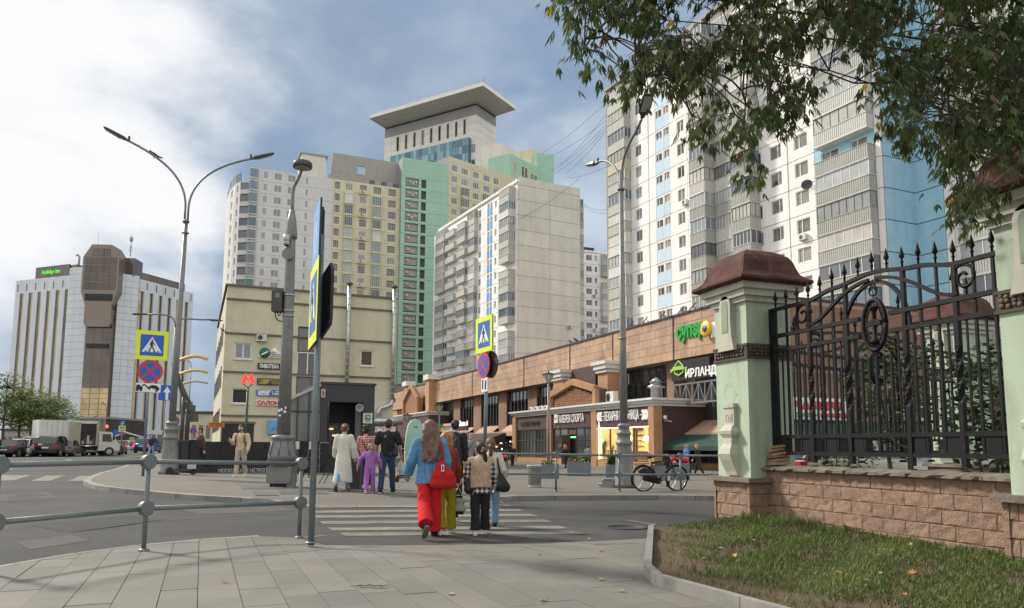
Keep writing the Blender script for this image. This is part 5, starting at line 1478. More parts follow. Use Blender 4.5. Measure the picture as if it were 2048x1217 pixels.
o = obj('lift_sign', MB().box(x-.21, x+.21, -.05, 0, z-.23, z+.23), mat('pale_green_plate', (.50,.62,.46), .4), Me)
obj('lift_symbol', MB().stroke([(x-.1,z-.07),(x+.1,z-.07),(x+.1,z+.14),(x-.1,z+.14),(x-.1,z-.07)], .035, -.065, -.05).stroke([(x-.04,z+.07),(x-.03,z-.02),(x+.04,z-.02)], .03, -.065, -.05).stroke([(x-.09,z-.15),(x+.09,z-.15)], .025, -.065, -.05), M_blk, o)
x0 = -(w_*.62)
zlow = mz(590, 800) - .1
M_sgl = mat('cover_glass', (.17,.18,.175), .08, var=.25, scale=.8, spec=1.0)
gy_m = .15
obj('glass_side', MB().add([(x0,gy_m,zg+.1),(-.02,gy_m,zg+.1),(-.02,gy_m,zt-.1),(x0,gy_m,zlow)], [(0,1,2,3)]).add([(x0,gy_m+.04,zg+.1),(-.02,gy_m+.04,zg+.1),(-.02,gy_m+.04,zt-.1),(x0,gy_m+.04,zlow)], [(3,2,1,0)]), M_sgl, Me)
obj('cover_beam', MB().beam((x0-.05,.12,zlow+.05),(0,.12,zt-.02),.16,.12), mat('pale_steel', (.42,.42,.42), .4, .6), Me)
for i in range(1, 3): obj('mullion', MB().box(x0*i/3-.03, x0*i/3+.03, .1, .2, zg, zt-(zt-zlow)*i/3-.05), M_kframe, Me)
obj('glass_bar', MB().box(x0, 0, .1, .2, zg+1.35, zg+1.41), M_kframe, Me)
fin = MB()
for i in range(14): obj('fin', MB().beam((x0-.02,.0,zg+.1+i*.165),(x0-.28,-.16,zg+.02+i*.165),.08,.03), M_kframe, Me)
obj('cover_roof', MB().add([(x0,.1,zlow+.1),(0,.1,zt),(0,5.4,zt),(x0,5.4,zlow+.1)], [(0,1,2,3)]), M_sgl, Me)
nt_ = 4
for i in range(nt_):
 for j in range(4):
  hh = (zg+.1)/4
  obj('granite_tile', MB().box(x0*(i+1)/nt_+.006, x0*i/nt_-.006, 0, .14, hh*j+.005, hh*(j+1)-.005), M_gran, Me)
obj('stone_plinth', MB().box(x0-.1, w_, -.2, .1, -.1, .06), M_granl, Me)
WX = MP.w(x0, 0)
L1 = Fr(WX[0], WX[1], MP.th)
lw = thing('stair_wall', 'low black granite wall round the metro stairs with white metro lettering along its foot', 'wall', (WX[0], WX[1], mb_), MP.th)
ul = L1.u(352, 905); zwl = L1.z(470, 884)-mb_
nt_ = 10
for i in range(nt_):
 a, b = ul*(i+1)/nt_, ul*i/nt_
 for j, (q0, q1) in enumerate(((.34, zwl),)):
  obj('granite_tile', MB().box(a+.006, b-.006, -.1, .25, q0, q1), M_gran, lw)
obj('base_stone', MB().box(ul, 0, -.14, .2, .1, .33), M_blk, lw); obj('plinth', MB().box(ul-.1, 0, -.45, .1, -.12, .1), M_granl, lw); obj('step', MB().box(ul-.1, 0, -.5, -.44, -.2, -.05), M_blk, lw)
text('МОСКОВСКИЙ МЕТРОПОЛИТЕН', L1.u(437,932), L1.u(625,932)-.02 if L1.u(625,932) < 0 else -.05, .215, .2, mat('etched_letters', (.62,.62,.60), .5, var=0), lw, -.16, 'letters', .02, .0)
# ============================================================ GATE PILLARS, STONE WALL AND IRON FENCE
M_mint = mat('mint_render', (.44,.53,.415), .85, var=.06, scale=1.5, streak=.14, bump=.15, bscale=30, dirt=(.22,.26,.19), dirt_amt=.65, dirt_scale=2.4, dz=.35)
M_cream = mat('cream_moulding', (.50,.50,.42), .85, var=.08, scale=3, streak=.2, bump=.12, bscale=30)
M_cap = mat('rusty_brown_cap', (.085,.036,.030), .8, var=.4, scale=3, spec=.2, bump=.4, bscale=25, dirt=(.20,.16,.14), dirt_amt=.35, dirt_scale=5)
M_band = mat('dark_mortar_band', (.085,.07,.058), .9, bump=.3)
M_peb = mat('pebble', (.12,.085,.065), .7, var=.3, scale=9, rn=.35)
M_blockst = mat('split_stone', (.29,.195,.142), .95, var=.3, scale=11, rn=.08, bump=1.0, bscale=48, dirt=(.48,.40,.33), dirt_amt=.3, dirt_scale=26)
M_mort = mat('wall_mortar', (.15,.11,.085), .95)
M_cope = mat('weathered_coping', (.19,.165,.14), .95, var=.3, scale=4, rn=.12, bump=.9, bscale=22, dirt=(.07,.06,.05), dirt_amt=.7, dirt_scale=4)
M_ironb = mat('black_iron_paint', (.008,.008,.009), .6, var=.2, scale=6, bump=.12, bscale=50, spec=.25, dirt=(.022,.02,.019), dirt_amt=.5, dirt_scale=6)
blk_cache = []
def block_mesh(w, h, seed):
 rg = random.Random(seed); nx, nz = 6, 5
 vs, fs = [], []
 for j in range(nz):
  for i in range(nx):
   e = i in (0, nx-1) or j in (0, nz-1)
   vs.append((w*(0,.05,.3,.68,.95,1)[i], -(.0 if e else rg.uniform(-.004,.012)), h*(0,.08,.5,.92,1)[j]))
 for j in range(nz-1):
  for i in range(nx-1):
   a = j*nx+i; fs.append((a, a+1, a+nx+1, a+nx))
 mb = MB(); mb.add(vs, fs)
 mb.add([(0,0,0),(w,0,0),(w,0,h),(0,0,h),(0,.06,0),(w,.06,0),(w,.06,h),(0,.06,h)], [(0,4,5,1),(1,5,6,2),(2,6,7,3),(3,7,4,0)])
 return mb.mesh('stone_block', M_blockst)
BW, BH = .37, .178
BLK = [block_mesh(BW-.008, BH-.008, i) for i in range(7)]; BLKH = [block_mesh(BW/2-.008, BH-.008, 20+i) for i in range(4)]
def courses(root, u0, u1, z0, z1, y, face=0, dxy=(0,0)):
 """courses of split-faced blocks on a face; face: rotation of the face about z in the thing's frame"""
 n = int(round((z1-z0)/BH)); h = (z1-z0)/n
 for j in range(n):
  x = u0 - (BW/2 if j % 2 else 0)
  while x < u1-.02:
   a, b = max(x, u0), min(x+BW, u1)
   if b-a > .04:
    me = random.choice(BLK) if b-a > BW*.6 else random.choice(BLKH)
    base_w = (BW if b-a > BW*.6 else BW/2)-.008
    o = link('stone_block', me, root)
    c, s_ = math.cos(face), math.sin(face)
    yy = y - uni(0,.006)
    o.location = (dxy[0] + a*c - yy*s_, dxy[1] + a*s_ + yy*c, z0+h*j+.004)
    o.rotation_euler = (0,0,face); o.scale = ((b-a-.008)/base_w, 1, (h-.008)/(BH-.008))
   x += BW
def frame_of(cx, cy, th): return Fr(cx, cy, th)
def make_pillar(name, label, loc, rz, zbase=0.0):
 """square pillar: stone plinth, rendered shaft with niche and console, pebble band, cornice and hipped cap"""
 t = thing(name, label, 'pillar', (loc[0], loc[1], zbase), rz)
 s = .45; ps = .53
 obj('plinth', MB().box(-ps+.045, ps-.045, -ps+.045, ps-.045, -.15, .70), M_mort, t)
 for k in range(4): courses(t, -ps, ps, -.08, .70, -ps+.03, PI/2*k)
 for k in range(2):
  pass
 obj('coping', MB().box(-ps-.07, ps+.07, -ps-.07, ps+.07, .70, .775), M_cope, t)
 obj('shaft', MB().box(-s, s, -s, s, .775, 3.42), M_mint, t)
 zb0, zb1 = 2.47, 2.67
 bo = obj('band', MB().box(-s-.02, s+.02, -s-.02, s+.02, zb0, zb1), M_band, t)
 obj('band_edge', MB().box(-s-.035, s+.035, -s-.035, s+.035, zb0-.015, zb0+.02).box(-s-.035, s+.035, -s-.035, s+.035, zb1-.02, zb1+.015), M_band, bo)
 rg = random.Random(5); c0 = MB()
 for k in range(4):
  a = PI/2*k; c, s_ = math.cos(a), math.sin(a)
  x = -s+.05
  while x < s-.03:
   for zz in (zb0+.055, zb0+.105, zb0+.15):
    r = rg.uniform(.026,.04); px_, py_ = x+rg.uniform(-.012,.012), -s-.03
    c0.ball((px_*c-py_*s_, px_*s_+py_*c, zz+rg.uniform(-.008,.008)), (r*1.1 if k % 2 == 0 else .02, .02 if k % 2 == 0 else r*1.1, r*.8), 6, 4)
   x += .075
 struct(obj('pebble', c0, M_peb, bo), 'stuff')
 for z0, z1, e in ((3.42,3.50,.05),(3.50,3.60,.11),(3.60,3.70,.17)):
  obj('cornice', MB().box(-s-e, s+e, -s-e, s+e, z0, z1), M_cream, t)
 prof = [(.70,3.70),(.74,3.73),(.735,3.77),(.66,3.81),(.585,3.87),(.545,3.97),(.51,4.07),(.46,4.15),(.38,4.21),(.26,4.27),(.12,4.31),(.02,4.33)]
 mb = MB(); vs, fs = [], []
 nseg = 4
 for r, z in prof:
  ring = []
  for k in range(4):
   x0, y0 = ((-1,-1),(1,-1),(1,1),(-1,1))[k]; x1, y1 = ((1,-1),(1,1),(-1,1),(-1,-1))[k]
   for i in range(nseg):
    q = i/nseg; ring.append(((x0+(x1-x0)*q)*r, (y0+(y1-y0)*q)*r, z + .006*math.sin(9*(x0+q)+7*z)))
  vs += ring
 m4 = 4*nseg
 for i in range(len(prof)-1):
  for k in range(m4): fs.append((i*m4+k, i*m4+(k+1) % m4, (i+1)*m4+(k+1) % m4, (i+1)*m4+k))
 fs.append(tuple((len(prof)-1)*m4+k for k in range(m4))); fs.append(tuple(reversed(range(m4))))
 mb.add(vs, fs, 0, False)
 obj('cap', mb, M_cap, t)
 for a in (0, PI):
  c, s_ = math.cos(a), math.sin(a)
  arch = [(-.17,2.72),(-.20,2.78),(-.17,2.95),(-.15,3.1),(-.15,3.38)]
  pts = [(.15*math.cos(q), 3.38+.15*math.sin(q)) for q in [PI*i/10 for i in range(11)]]
  poly = [(-.23,2.70),(.23,2.70),(.17,2.9),(.155,3.1),(.155,3.40)] + [(.155*math.cos(q), 3.40+.155*math.sin(q)) for q in [PI*i/10 for i in range(1,10)]] + [(-.155,3.40),(-.155,3.1),(-.17,2.9)]
  mb = MB(); mb.prism(poly, -s-.11, -s+.01)
  o = obj('niche_surround', mb, M_cream, t); o.rotation_euler = (0,0,a)
  poly2 = [(-.085,2.98),(.085,2.98),(.085,3.40)] + [(.085*math.cos(q), 3.40+.085*math.sin(q)) for q in [PI*i/10 for i in range(1,10)]] + [(-.085,3.40)]
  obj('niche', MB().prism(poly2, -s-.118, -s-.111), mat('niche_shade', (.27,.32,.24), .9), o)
  prof2 = [(.0,.80),(.13,.80),(.14,.86),(.145,1.02),(.17,1.14),(.155,1.24),(.11,1.32),(.10,1.42),(.135,1.48),(.15,1.54),(.13,1.60),(.095,1.66),(.095,1.90),(.12,1.94),(.12,2.02),(.0,2.02)]
  wd_ = [(.155,.80,.05),(.155,.86,.07),(.16,1.05,.16),(.175,1.16,.2),(.16,1.25,.18),(.12,1.33,.13),(.12,1.43,.12),(.17,1.5,.16),(.175,1.55,.17),(.13,1.62,.12),(.13,1.66,.07),(.13,1.92,.07),(.145,1.95,.09),(.145,2.02,.09)]
  vs, fs = [], []
  for hw, z, dp in wd_: vs += [(-hw,-s+.01,z),(-hw,-s-dp,z),(hw,-s-dp,z),(hw,-s+.01,z)]
  for i in range(len(wd_)-1):
   for k in range(3): fs.append((i*4+k, i*4+k+1, (i+1)*4+k+1, (i+1)*4+k))
  fs += [(0,1,2,3), tuple((len(wd_)-1)*4+k for k in (3,2,1,0))]
  mb = MB(); mb.add([v for v in vs], [tuple(reversed(f)) for f in fs])
  cs_ = obj('console', mb, M_cream, t); cs_.rotation_euler = (0,0,a)
 K_ = 1.12
 for o in t.children:
  if o.name.split('.')[0] in ('shaft','band','cornice','cap','niche_surround','console'):
   k_ = 1.0 if o.name.startswith('console') else K_
   o.scale = (1,1,k_); o.location = (0,0,.775*(1-k_) + (.10 if o.name.startswith('band') else 0))
 return t
d_f = Vector((-.33,.944)); n_f = Vector((.944,.33))
C1 = Vector((3.95,12.5))
pc1 = C1 + d_f*.45 + n_f*.45
th_f = FE.th
p1 = make_pillar('gate_pillar', 'mint green pillar with a rusty brown cap at the street corner, beside the lawn', pc1, th_f)
LGAP = 4.5
pc2 = C1 - d_f*(LGAP+.45) + n_f*.45
p2 = dup(p1, (pc2.x, pc2.y, 0), None, 'mint green pillar cut off by the right edge of the picture, nearest of the pillars')
pc3 = Vector((10.4,17.4))
p3 = dup(p1, (pc3.x, pc3.y, 0.15), None, 'mint green pillar standing behind the iron fence, half hidden by leaves')
M_pen = mat('pencil_mark', (.27,.37,.28), .9, var=0)
fx = FE
def scr(pts, name='scribble'):
 mb = MB(); mb.tube([(a, -.453, b) for a, b in pts], .0022, 4, 0)
 return mb
sc = MB()
sc.tube([( -.05+.16*math.cos(q)*(1+.1*math.sin(3*q)), -.451, 2.18+.14*math.sin(q)) for q in [2*PI*i/20 for i in range(21)]], .0025, 4)
sc.tube([(.1,-.451,2.2),(.17,-.451,2.17),(.1,-.451,2.14)], .0025, 4); sc.tube([(-.2,-.451,2.32),(-.1,-.451,2.38),(.02,-.451,2.33)], .0025, 4)
struct(obj('scribble', sc, M_pen, p1), 'stuff')
sc2 = MB().stroke([(-.07,1.70),(-.09,1.74),(-.09,1.82),(-.04,1.82)], .01, -.523, -.52).stroke([(-.02,1.82),(-.02,1.71),(.03,1.71)], .01, -.523,-.52).stroke([(-.02,1.77),(.03,1.77)], .01, -.523,-.52).stroke([(.05,1.70),(.05,1.83),(.09,1.83),(.09,1.70)], .01, -.523,-.52).stroke([(.05,1.76),(.09,1.76)], .01, -.523,-.52)
obj('scribble', sc2, mat('scribble_dark', (.18,.18,.15), .9), p1)
# ------------- stone wall between the pillars: frame FE, u from far pillar to near pillar
def make_wall(label, f, L, zb=0.0, z0=-.05):
 t = thing('stone_wall', label, 'wall', (f.x, f.y, zb), f.th)
 obj('wall_core', MB().box(0, L, -.116, .2, z0-.1, .90), M_mort, t)
 courses(t, 0, L, z0, .90, -.13)
 x = 0
 i = 0
 while x < L-.05:
  w_ = min(uni(.26,.42), L-x)
  rg = random.Random(i+40); i += 1
  nx = 4
  lip = [(-.24 - rg.uniform(0,.02)) for _ in range(nx+1)]
  vs, fs = [], []
  for k in range(nx+1):
   q = x+.005 + (w_-.01)*k/nx
   vs += [(q, lip[k]+.03*(rg.random() < .2), .905), (q, lip[k], .945+rg.uniform(-.012,.008)), (q, -.05, .985+rg.uniform(-.006,.006)), (q, .26, .985), (q, .26, .9)]
  for k in range(nx):
   for m_ in range(4): fs.append((k*5+m_, (k+1)*5+m_, (k+1)*5+m_+1, k*5+m_+1))
   fs.append((k*5+4, (k+1)*5+4, (k+1)*5, k*5))
  fs.append((0,1,2,3,4)); fs.append(tuple(nx*5+m_ for m_ in (4,3,2,1,0)))
  obj('coping_stone', MB().add(vs, fs), M_cope, t)
  x += w_
 return t
wl = make_wall('wall of pinkish split stone blocks with a crumbling coping under the black iron fence', FE, LGAP)
# ------------- iron fence
fz = lambda x, y: FE.hit(1380 + x/2.536, 480 + y/2.536, 0)      # from the enlarged view of the photograph
def make_fence(label, f, L0=None):
 t = thing('iron_fence', label, 'fence', (f.x, f.y, 0), f.th)
 uL, uR = fz(428, 700)[0], LGAP-.03
 cu = (uL+uR)/2
 zB2 = .5*(fz(500,1085)[1]+fz(1500,1095)[1]); zB1 = .5*(fz(500,1000)[1]+fz(1500,982)[1])
 zM2 = .5*(fz(500,550)[1]+fz(1500,382)[1]); zM1 = .5*(fz(500,475)[1]+fz(1500,275)[1])
 zT = fz(500,338)[1]; zTop = fz(945,160)[1]
 W = .045
 for u_ in (uL, uR-.02):
  obj('post', MB().box(u_-.045, u_+.045, -.045, .045, .98, zT+.02), M_ironb, t)
  obj('foot', MB().cyl((u_,0,.95),(u_,0,1.0),.08,.06,10), M_ironb, t)
 for z in (zB1, zB2, ):
  obj('rail', MB().box(uL, uR, -.03, .03, z-.03, z+.03), M_ironb, t)
 mo = .27
 for z in (zM1, zM2):
  obj('rail', MB().box(uL, cu-mo, -.03, .03, z-.03, z+.03), M_ironb, t); obj('rail', MB().box(cu+mo, uR, -.03, .03, z-.03, z+.03), M_ironb, t)
 hw = (uR-uL)/2; K = hw/1.0
 rise = zTop - zT
 def topz(s_):                     # s_ 0..1 from the middle outwards
  if s_ > .62: return zT
  if s_ > .34: return zT + rise*.55*(1-sstep(.34,.62,s_))*1.0
  return zT + rise*(.55 + .45*(1-sstep(0,.34,s_)))
 pts = []
 for i in range(41):
  s_ = -1 + 2*i/40; pts.append((cu + s_*hw, 0, topz(abs(s_))))
 tr = MB()
 for a, b in zip(pts[:-1], pts[1:]): tr.beam(a, b, .055, .055)
 struct_ = obj('top_rail', tr, M_ironb, t)
 for sg in (-1, 1):
  sc_ = (cu + sg*hw*.66, zT-.20)
  sp = [(sc_[0]+sg*(.045+.145*i/44)*math.cos(.2*i+.6)*1, 0, sc_[1]+(.045+.145*i/44)*math.sin(.2*i+.6)) for i in range(45)]
  obj('scroll', MB().tube(sp, .022, 6), M_ironb, t)
  e0, e1 = (cu+sg*hw*.62, zT-.38), (cu+sg*.06, zTop-.10)
  bz = []
  for i in range(21):
   q = i/20
   a0 = Vector((e0[0], e0[1])); a1 = Vector((cu+sg*hw*.45, zT-.44)); a2 = Vector((cu+sg*hw*.32, zTop-.12)); a3 = Vector(e1)
   p = a0*(1-q)**3 + a1*3*q*(1-q)**2 + a2*3*q*q*(1-q) + a3*q**3
   bz.append((p.x, -.012, p.y))
  sb = MB()
  for a, b in zip(bz[:-1], bz[1:]): sb.beam(a, b, .05, .045)
  obj('curved_bar', sb, M_ironb, t)
  ar = []
  for i in range(15):
   q = PI/2*i/14
   ar.append((cu+sg*hw*.27*math.cos(q), .012, zM2+(zTop-.14-zM2)*math.sin(q)))
  ab = MB()
  for a, b in zip(ar[:-1], ar[1:]): ab.beam(a, b, .05, .045)
  obj('arch_bar', ab, M_ironb, t)
 NB_ = 17
 for i in range(NB_):
  s_ = -1 + 2*(i+.35)/(NB_-.3); u_ = cu + s_*hw
  if i == NB_-1: u_ = uR-.02
  zt_ = topz(min(1, abs(s_)))
  thick = i in (3, 6, 10, 13)
  r = .034 if thick else .016
  ztop_bar = zt_ - .01
  if abs(s_) < .12:
   obj('bar', MB().box(u_-r, u_+r, -r, r, zB2, zM2-.32), M_ironb, t)
  else:
   if thick:
    mb = MB(); mb.box(u_-r, u_+r, -r, r, zB2-.14, zB1+.02)
    zs_ = [zB1+.02+(zM2-zB1)*q/24 for q in range(25)]
    vs, fs = [], []
    for k_, z in enumerate(zs_):
     a = (0 if k_ < 6 or k_ > 18 else (k_-6)/12*PI*1.5)
     for c_ in range(4): vs.append((u_+r*1.35*math.cos(a+PI/4+PI/2*c_), r*1.35*math.sin(a+PI/4+PI/2*c_), z))
    for k_ in range(24):
     for c_ in range(4): fs.append((k_*4+c_, k_*4+(c_+1) % 4, (k_+1)*4+(c_+1) % 4, (k_+1)*4+c_))
    mb.add(vs, fs); mb.box(u_-r*.8, u_+r*.8, -r*.8, r*.8, zM2, ztop_bar)
    obj('twisted_bar', mb, M_ironb, t); obj('foot', MB().cyl((u_,0,.95),(u_,0,1.0),.075,.05,10), M_ironb, t)
   else: obj('bar', MB().box(u_-r, u_+r, -r, r, zB2, ztop_bar), M_ironb, t)
  obj('spear_head', MB().lathe([(.014,0),(.014,.06),(.026,.075),(.014,.095),(.016,.12),(.038,.15),(.03,.19),(.002,.30)], (u_,0,zt_+.02), 8), M_ironb, t)
  if i < NB_-1:
   um = u_ + hw/(NB_-.3)
   if True:
    obj('bar', MB().box(um-.011, um+.011, -.011, .011, zB1, zM2 if abs(um-cu) > mo else zM2-.33), M_ironb, t)
    if i % 2 == 0 and abs(um-cu) > .3: obj('plate', MB().box(u_+.03, u_+2*hw/(NB_-.3)-.03, -.012, .012, zB2+.03, zB1-.03), M_ironb, t)
  if i % 4 == 1: obj('spear_head', MB().lathe([(.012,0),(.012,.05),(.024,.065),(.012,.08),(.03,.12),(.024,.15),(.002,.25)], (u_+hw/(NB_-.3),.03,zM1+.02), 8), M_ironb, t)
 zc_ = fz(935,432)[1]; rz_ = .36; rx_ = .20
 ov = [(cu+rx_*math.cos(q), 0, zc_+rz_*math.sin(q)) for q in [2*PI*i/28 for i in range(29)]]
 md = obj('medallion', MB().tube(ov, .035, 8), M_ironb, t)
 ov2 = [(cu+rx_*.72*math.cos(q), 0, zc_+rz_*.76*math.sin(q)) for q in [2*PI*i/28 for i in range(29)]]
 obj('inner_ring', MB().tube(ov2, .014, 6), M_ironb, md)
 mb = MB()
 for i in range(20):
  q = 2*PI*i/20; mb.beam((cu+rx_*.74*math.cos(q),0,zc_+rz_*.78*math.sin(q)),(cu+rx_*.95*math.cos(q),0,zc_+rz_*.95*math.sin(q)),.022)
 obj('spokes', mb, M_ironb, md)
 fg = MB(); fg.lathe([(.02,-.27),(.10,-.26),(.05,-.2),(.03,-.17),(.035,.0),(.03,.17),(.05,.22),(.09,.25),(.02,.27)], (cu,0,zc_), 10)
 fg.prism([(cu-.13,zc_-.01),(cu+.13,zc_-.01),(cu+.12,zc_+.05),(cu+.03,zc_+.08),(cu-.03,zc_+.08),(cu-.12,zc_+.05)], -.03, .03)
 obj('emblem', fg, M_ironb, md)
 fl_ = MB()
 for sg in (-1,1):
  fl_.tube([(cu+sg*(.015+.055*math.sin(q)), 0, zc_+rz_+.06+.07*(1-math.cos(q))) for q in [PI*1.5*i/12 for i in range(13)]], .011, 6)
  fl_.tube([(cu+sg*(.01+.035*math.sin(q)), 0, zc_+rz_+.17+.04*(1-math.cos(q))) for q in [PI*1.5*i/12 for i in range(13)]], .009, 6)
 fl_.cyl((cu,0,zc_+rz_),(cu,0,zc_+rz_+.3),.01,.004,6); fl_.ball((cu,0,zc_+rz_+.27),.022,8,6)
 obj('finial', fl_, M_ironb, md)
 return t
fen = make_fence('black wrought iron fence panel with spear heads, scrolls and a medallion, nearest the lawn', FE)
a_ = Vector((pc1.x,pc1.y)) + n_f*.45; b_ = pc3 - n_f*.3 - d_f*.2
BF = Fr2((a_.x, a_.y), (b_.x, b_.y))
f2 = dup(fen, (a_.x, a_.y, .1), BF.th, 'second iron fence panel further back, seen through the bars of the nearer one')
f2.scale = ((b_-a_).length/LGAP, 1, .93)
for v in (.25,):
 w2 = thing('stone_wall', 'low rear stone wall glimpsed beneath the second iron fence', 'wall', (a_.x, a_.y, 0), BF.th)
 obj('wall_core', MB().box(0, (b_-a_).length, -.1, .2, -.1, .72), M_mort, w2)
 courses(w2, 0, (b_-a_).length, 0, .72, -.1)
 obj('coping', MB().box(0, (b_-a_).length, -.2, .25, .72, .8), M_cope, w2)
M_flat = mat('flat_stone', (.24,.165,.105), .9, var=.25, scale=6, rn=.25, bump=.6, bscale=30)
so_ = FE.hit(1545, 905, 0)
tilts = [(0,.0),(.01,.05),(-.02,.10),(.02,.15),(-.01,.21),(.03,.26)]
labs = ['bottom one', 'second from the bottom', 'third from the bottom', 'fourth from the bottom', 'second from the top', 'top one']
fsts = []
for i, (dx_, dz_) in enumerate(tilts):
 rg = random.Random(i+3); w_ = .5 - i*.045
 poly = []
 for k in range(8):
  q = 2*PI*k/8; poly.append((w_*.55*math.cos(q)*rg.uniform(.8,1.1), .17*math.sin(q)*rg.uniform(.8,1.15)))
 mb = MB().slab(poly, 0, rg.uniform(.038,.05))
 p = FE.w(.12 + dx_ + .015*i, -.02, .985 + dz_*1.02)
 o = obj('flat_stone', mb, M_flat); o.location = p; o.rotation_euler = (R(rg.uniform(-3,3)), R(-4-2*i), FE.th + rg.uniform(-.25,.25))
 tag(o, f'flat brown stone piled on the wall by the corner pillar, {labs[i]}', 'stone', 'flat stones piled on the wall')
struct(obj('wall_footing', MB().box(0, LGAP+1, -.32, -.13, -.1, .075), mat('footing', (.17,.145,.12), .95, bump=.5), None, (FE.x, FE.y, 0), FE.th))
# ============================================================ STREET FURNITURE
M_pole = mat('grey_pole_paint', (.19,.195,.19), .45, .2, var=.12, scale=5, bump=.05, dirt=(.07,.07,.068), dirt_amt=.5, dirt_scale=6)
M_rail = mat('blue_grey_rail', (.16,.19,.195), .45, .2, var=.12, scale=6, dirt=(.12,.14,.15), dirt_amt=.5, dirt_scale=9)
M_gal = mat('galvanised_post', (.20,.235,.255), .4, .4, var=.12, scale=5)
M_dkm = mat('dark_metal', (.06,.06,.062), .45, .4)
M_lum = mat('luminaire_lens', (.30,.29,.26), .3)
M_nsy = mat('sign_yellow_green', (.74,.88,.02), .45, var=.03)
M_sbl = mat('sign_blue', (.015,.12,.52), .45, var=.05)
M_srd = mat('sign_red', (.62,.04,.04), .45, var=.05)
M_swh = mat('sign_white', (.78,.80,.82), .45, var=.04)
M_sbk = mat('sign_black', (.02,.02,.022), .5)
M_sback = mat('sign_back', (.05,.053,.058), .6, .2)
def ped_sign(parent, x, z, s, border=True, y=0.0, name='crossing_sign'):
 """square pedestrian crossing plate facing local -y"""
 h = s/2
 o = obj(name, MB().box(x-h, x+h, y, y+.03, z-h, z+h), M_sback, parent)
 if border: obj('border', MB().box(x-h, x+h, y-.004, y, z-h, z+h), M_nsy, o)
 b = h*(.72 if border else .97)
 obj('blue_field', MB().box(x-b, x+b, y-.008, y-.004, z-b, z+b), M_sbl, o)
 t = b*.86
 obj('white_triangle', MB().prism([(x-t, z-t*.75), (x+t, z-t*.75), (x, z+t*.95)], y-.012, y-.008), M_swh, o)
 f = MB(); k = b
 hc = (x+.0*k, z+.47*k); f.prism([(hc[0]+.085*k*math.cos(q), hc[1]+.085*k*math.sin(q)) for q in [PI*2*i/10 for i in range(10)]], y-.016, y-.012)
 f.stroke([(x+.0*k, z+.38*k), (x-.02*k, z-.06*k)], .19*k, y-.016, y-.012)
 f.stroke([(x-.02*k, z-.02*k), (x+.1*k, z-.25*k), (x+.2*k, z-.52*k)], .1*k, y-.0165, y-.012); f.stroke([(x-.04*k, z-.02*k), (x-.1*k, z-.28*k), (x-.26*k, z-.52*k)], .1*k, y-.017, y-.012)
 f.stroke([(x+.0*k, z+.32*k), (x+.2*k, z+.14*k), (x+.24*k, z-.02*k)], .07*k, y-.0175, y-.012); f.stroke([(x+.0*k, z+.32*k), (x-.18*k, z+.16*k), (x-.16*k, z+.02*k)], .07*k, y-.018, y-.012)
 for q in (-.52,-.22,.22,.5): f.prism([(x+q*k-.1*k, z-.63*k), (x+q*k+.06*k, z-.63*k), (x+q*k+.1*k, z-.53*k), (x+q*k-.02*k, z-.53*k)], y-.0155, y-.012)
 obj('walking_figure', f, M_sbk, o)
 return o
def disc_pts(x, z, r, n=28): return [(x+r*math.cos(2*PI*i/n), z+r*math.sin(2*PI*i/n)) for i in range(n)]
def nostop_sign(parent, x, z, d, y=0.0, cross=True):
 r = d/2
 o = obj('no_stopping_sign', MB().prism(disc_pts(x,z,r), y, y+.03), M_sback, parent)
 obj('red_ring', MB().prism(disc_pts(x,z,r), y-.004, y), M_srd, o); obj('white_ring', MB().prism(disc_pts(x,z,r*.97), y-.002, y-.0005), M_swh, o)
 obj('blue_field', MB().prism(disc_pts(x,z,r*.80), y-.008, y-.004), M_sbl, o)
 a = r*.58
 mb = MB(); mb.stroke([(x-a,z-a),(x+a,z+a)], r*.17, y-.012, y-.008)
 if cross: mb.stroke([(x-a,z+a),(x+a,z-a)], r*.17, y-.013, y-.008)
 obj('red_cross', mb, M_srd, o)
 return o
def tow_plate(parent, x, z, w, h, y=0.0):
 o = obj('tow_plate', MB().box(x-w/2, x+w/2, y, y+.02, z-h/2, z+h/2), M_sback, parent)
 obj('white_field', MB().box(x-w/2+.01, x+w/2-.01, y-.004, y, z-h/2+.01, z+h/2-.01), M_swh, o)
 f = MB(); X = lambda q: x+q*w; Z = lambda q: z+q*h
 f.prism([(X(-.47),Z(-.2)),(X(-.22),Z(-.2)),(X(-.22),Z(.1)),(X(-.3),Z(.14)),(X(-.34),Z(.3)),(X(-.44),Z(.3)),(X(-.47),Z(.12))], y-.008, y-.004)
 f.stroke([(X(-.24),Z(.15)),(X(-.16),Z(.36)),(X(.02),Z(-.1))], .05*w, y-.009, y-.004)
 f.prism([(X(-.02),Z(.06)),(X(.12),Z(.3)),(X(.3),Z(.28)),(X(.42),Z(.05)),(X(.45),Z(-.22)),(X(.1),Z(-.02)),(X(.0),Z(-.06))], y-.008, y-.004)
 for q, zz in ((-.42,-.26),(-.28,-.26),(.04,-.06),(.33,-.26)): f.prism(disc_pts(X(q),Z(zz),h*.13,12), y-.0095, y-.004)
 obj('tow_truck_symbol', f, M_sbk, o)
 return o
def at(p, fn=None): return (p.x, p.y, p.z)
def sign_frame(px, py, Y, face=0.0):
 """root position under a pixel, plate facing the camera when face = 0"""
 q = P(px, py, Y); return q.x, q.y
def face_cam(x, y, add=0.0): return math.atan2(-x, y) + add      # rotation that turns local -y towards the camera
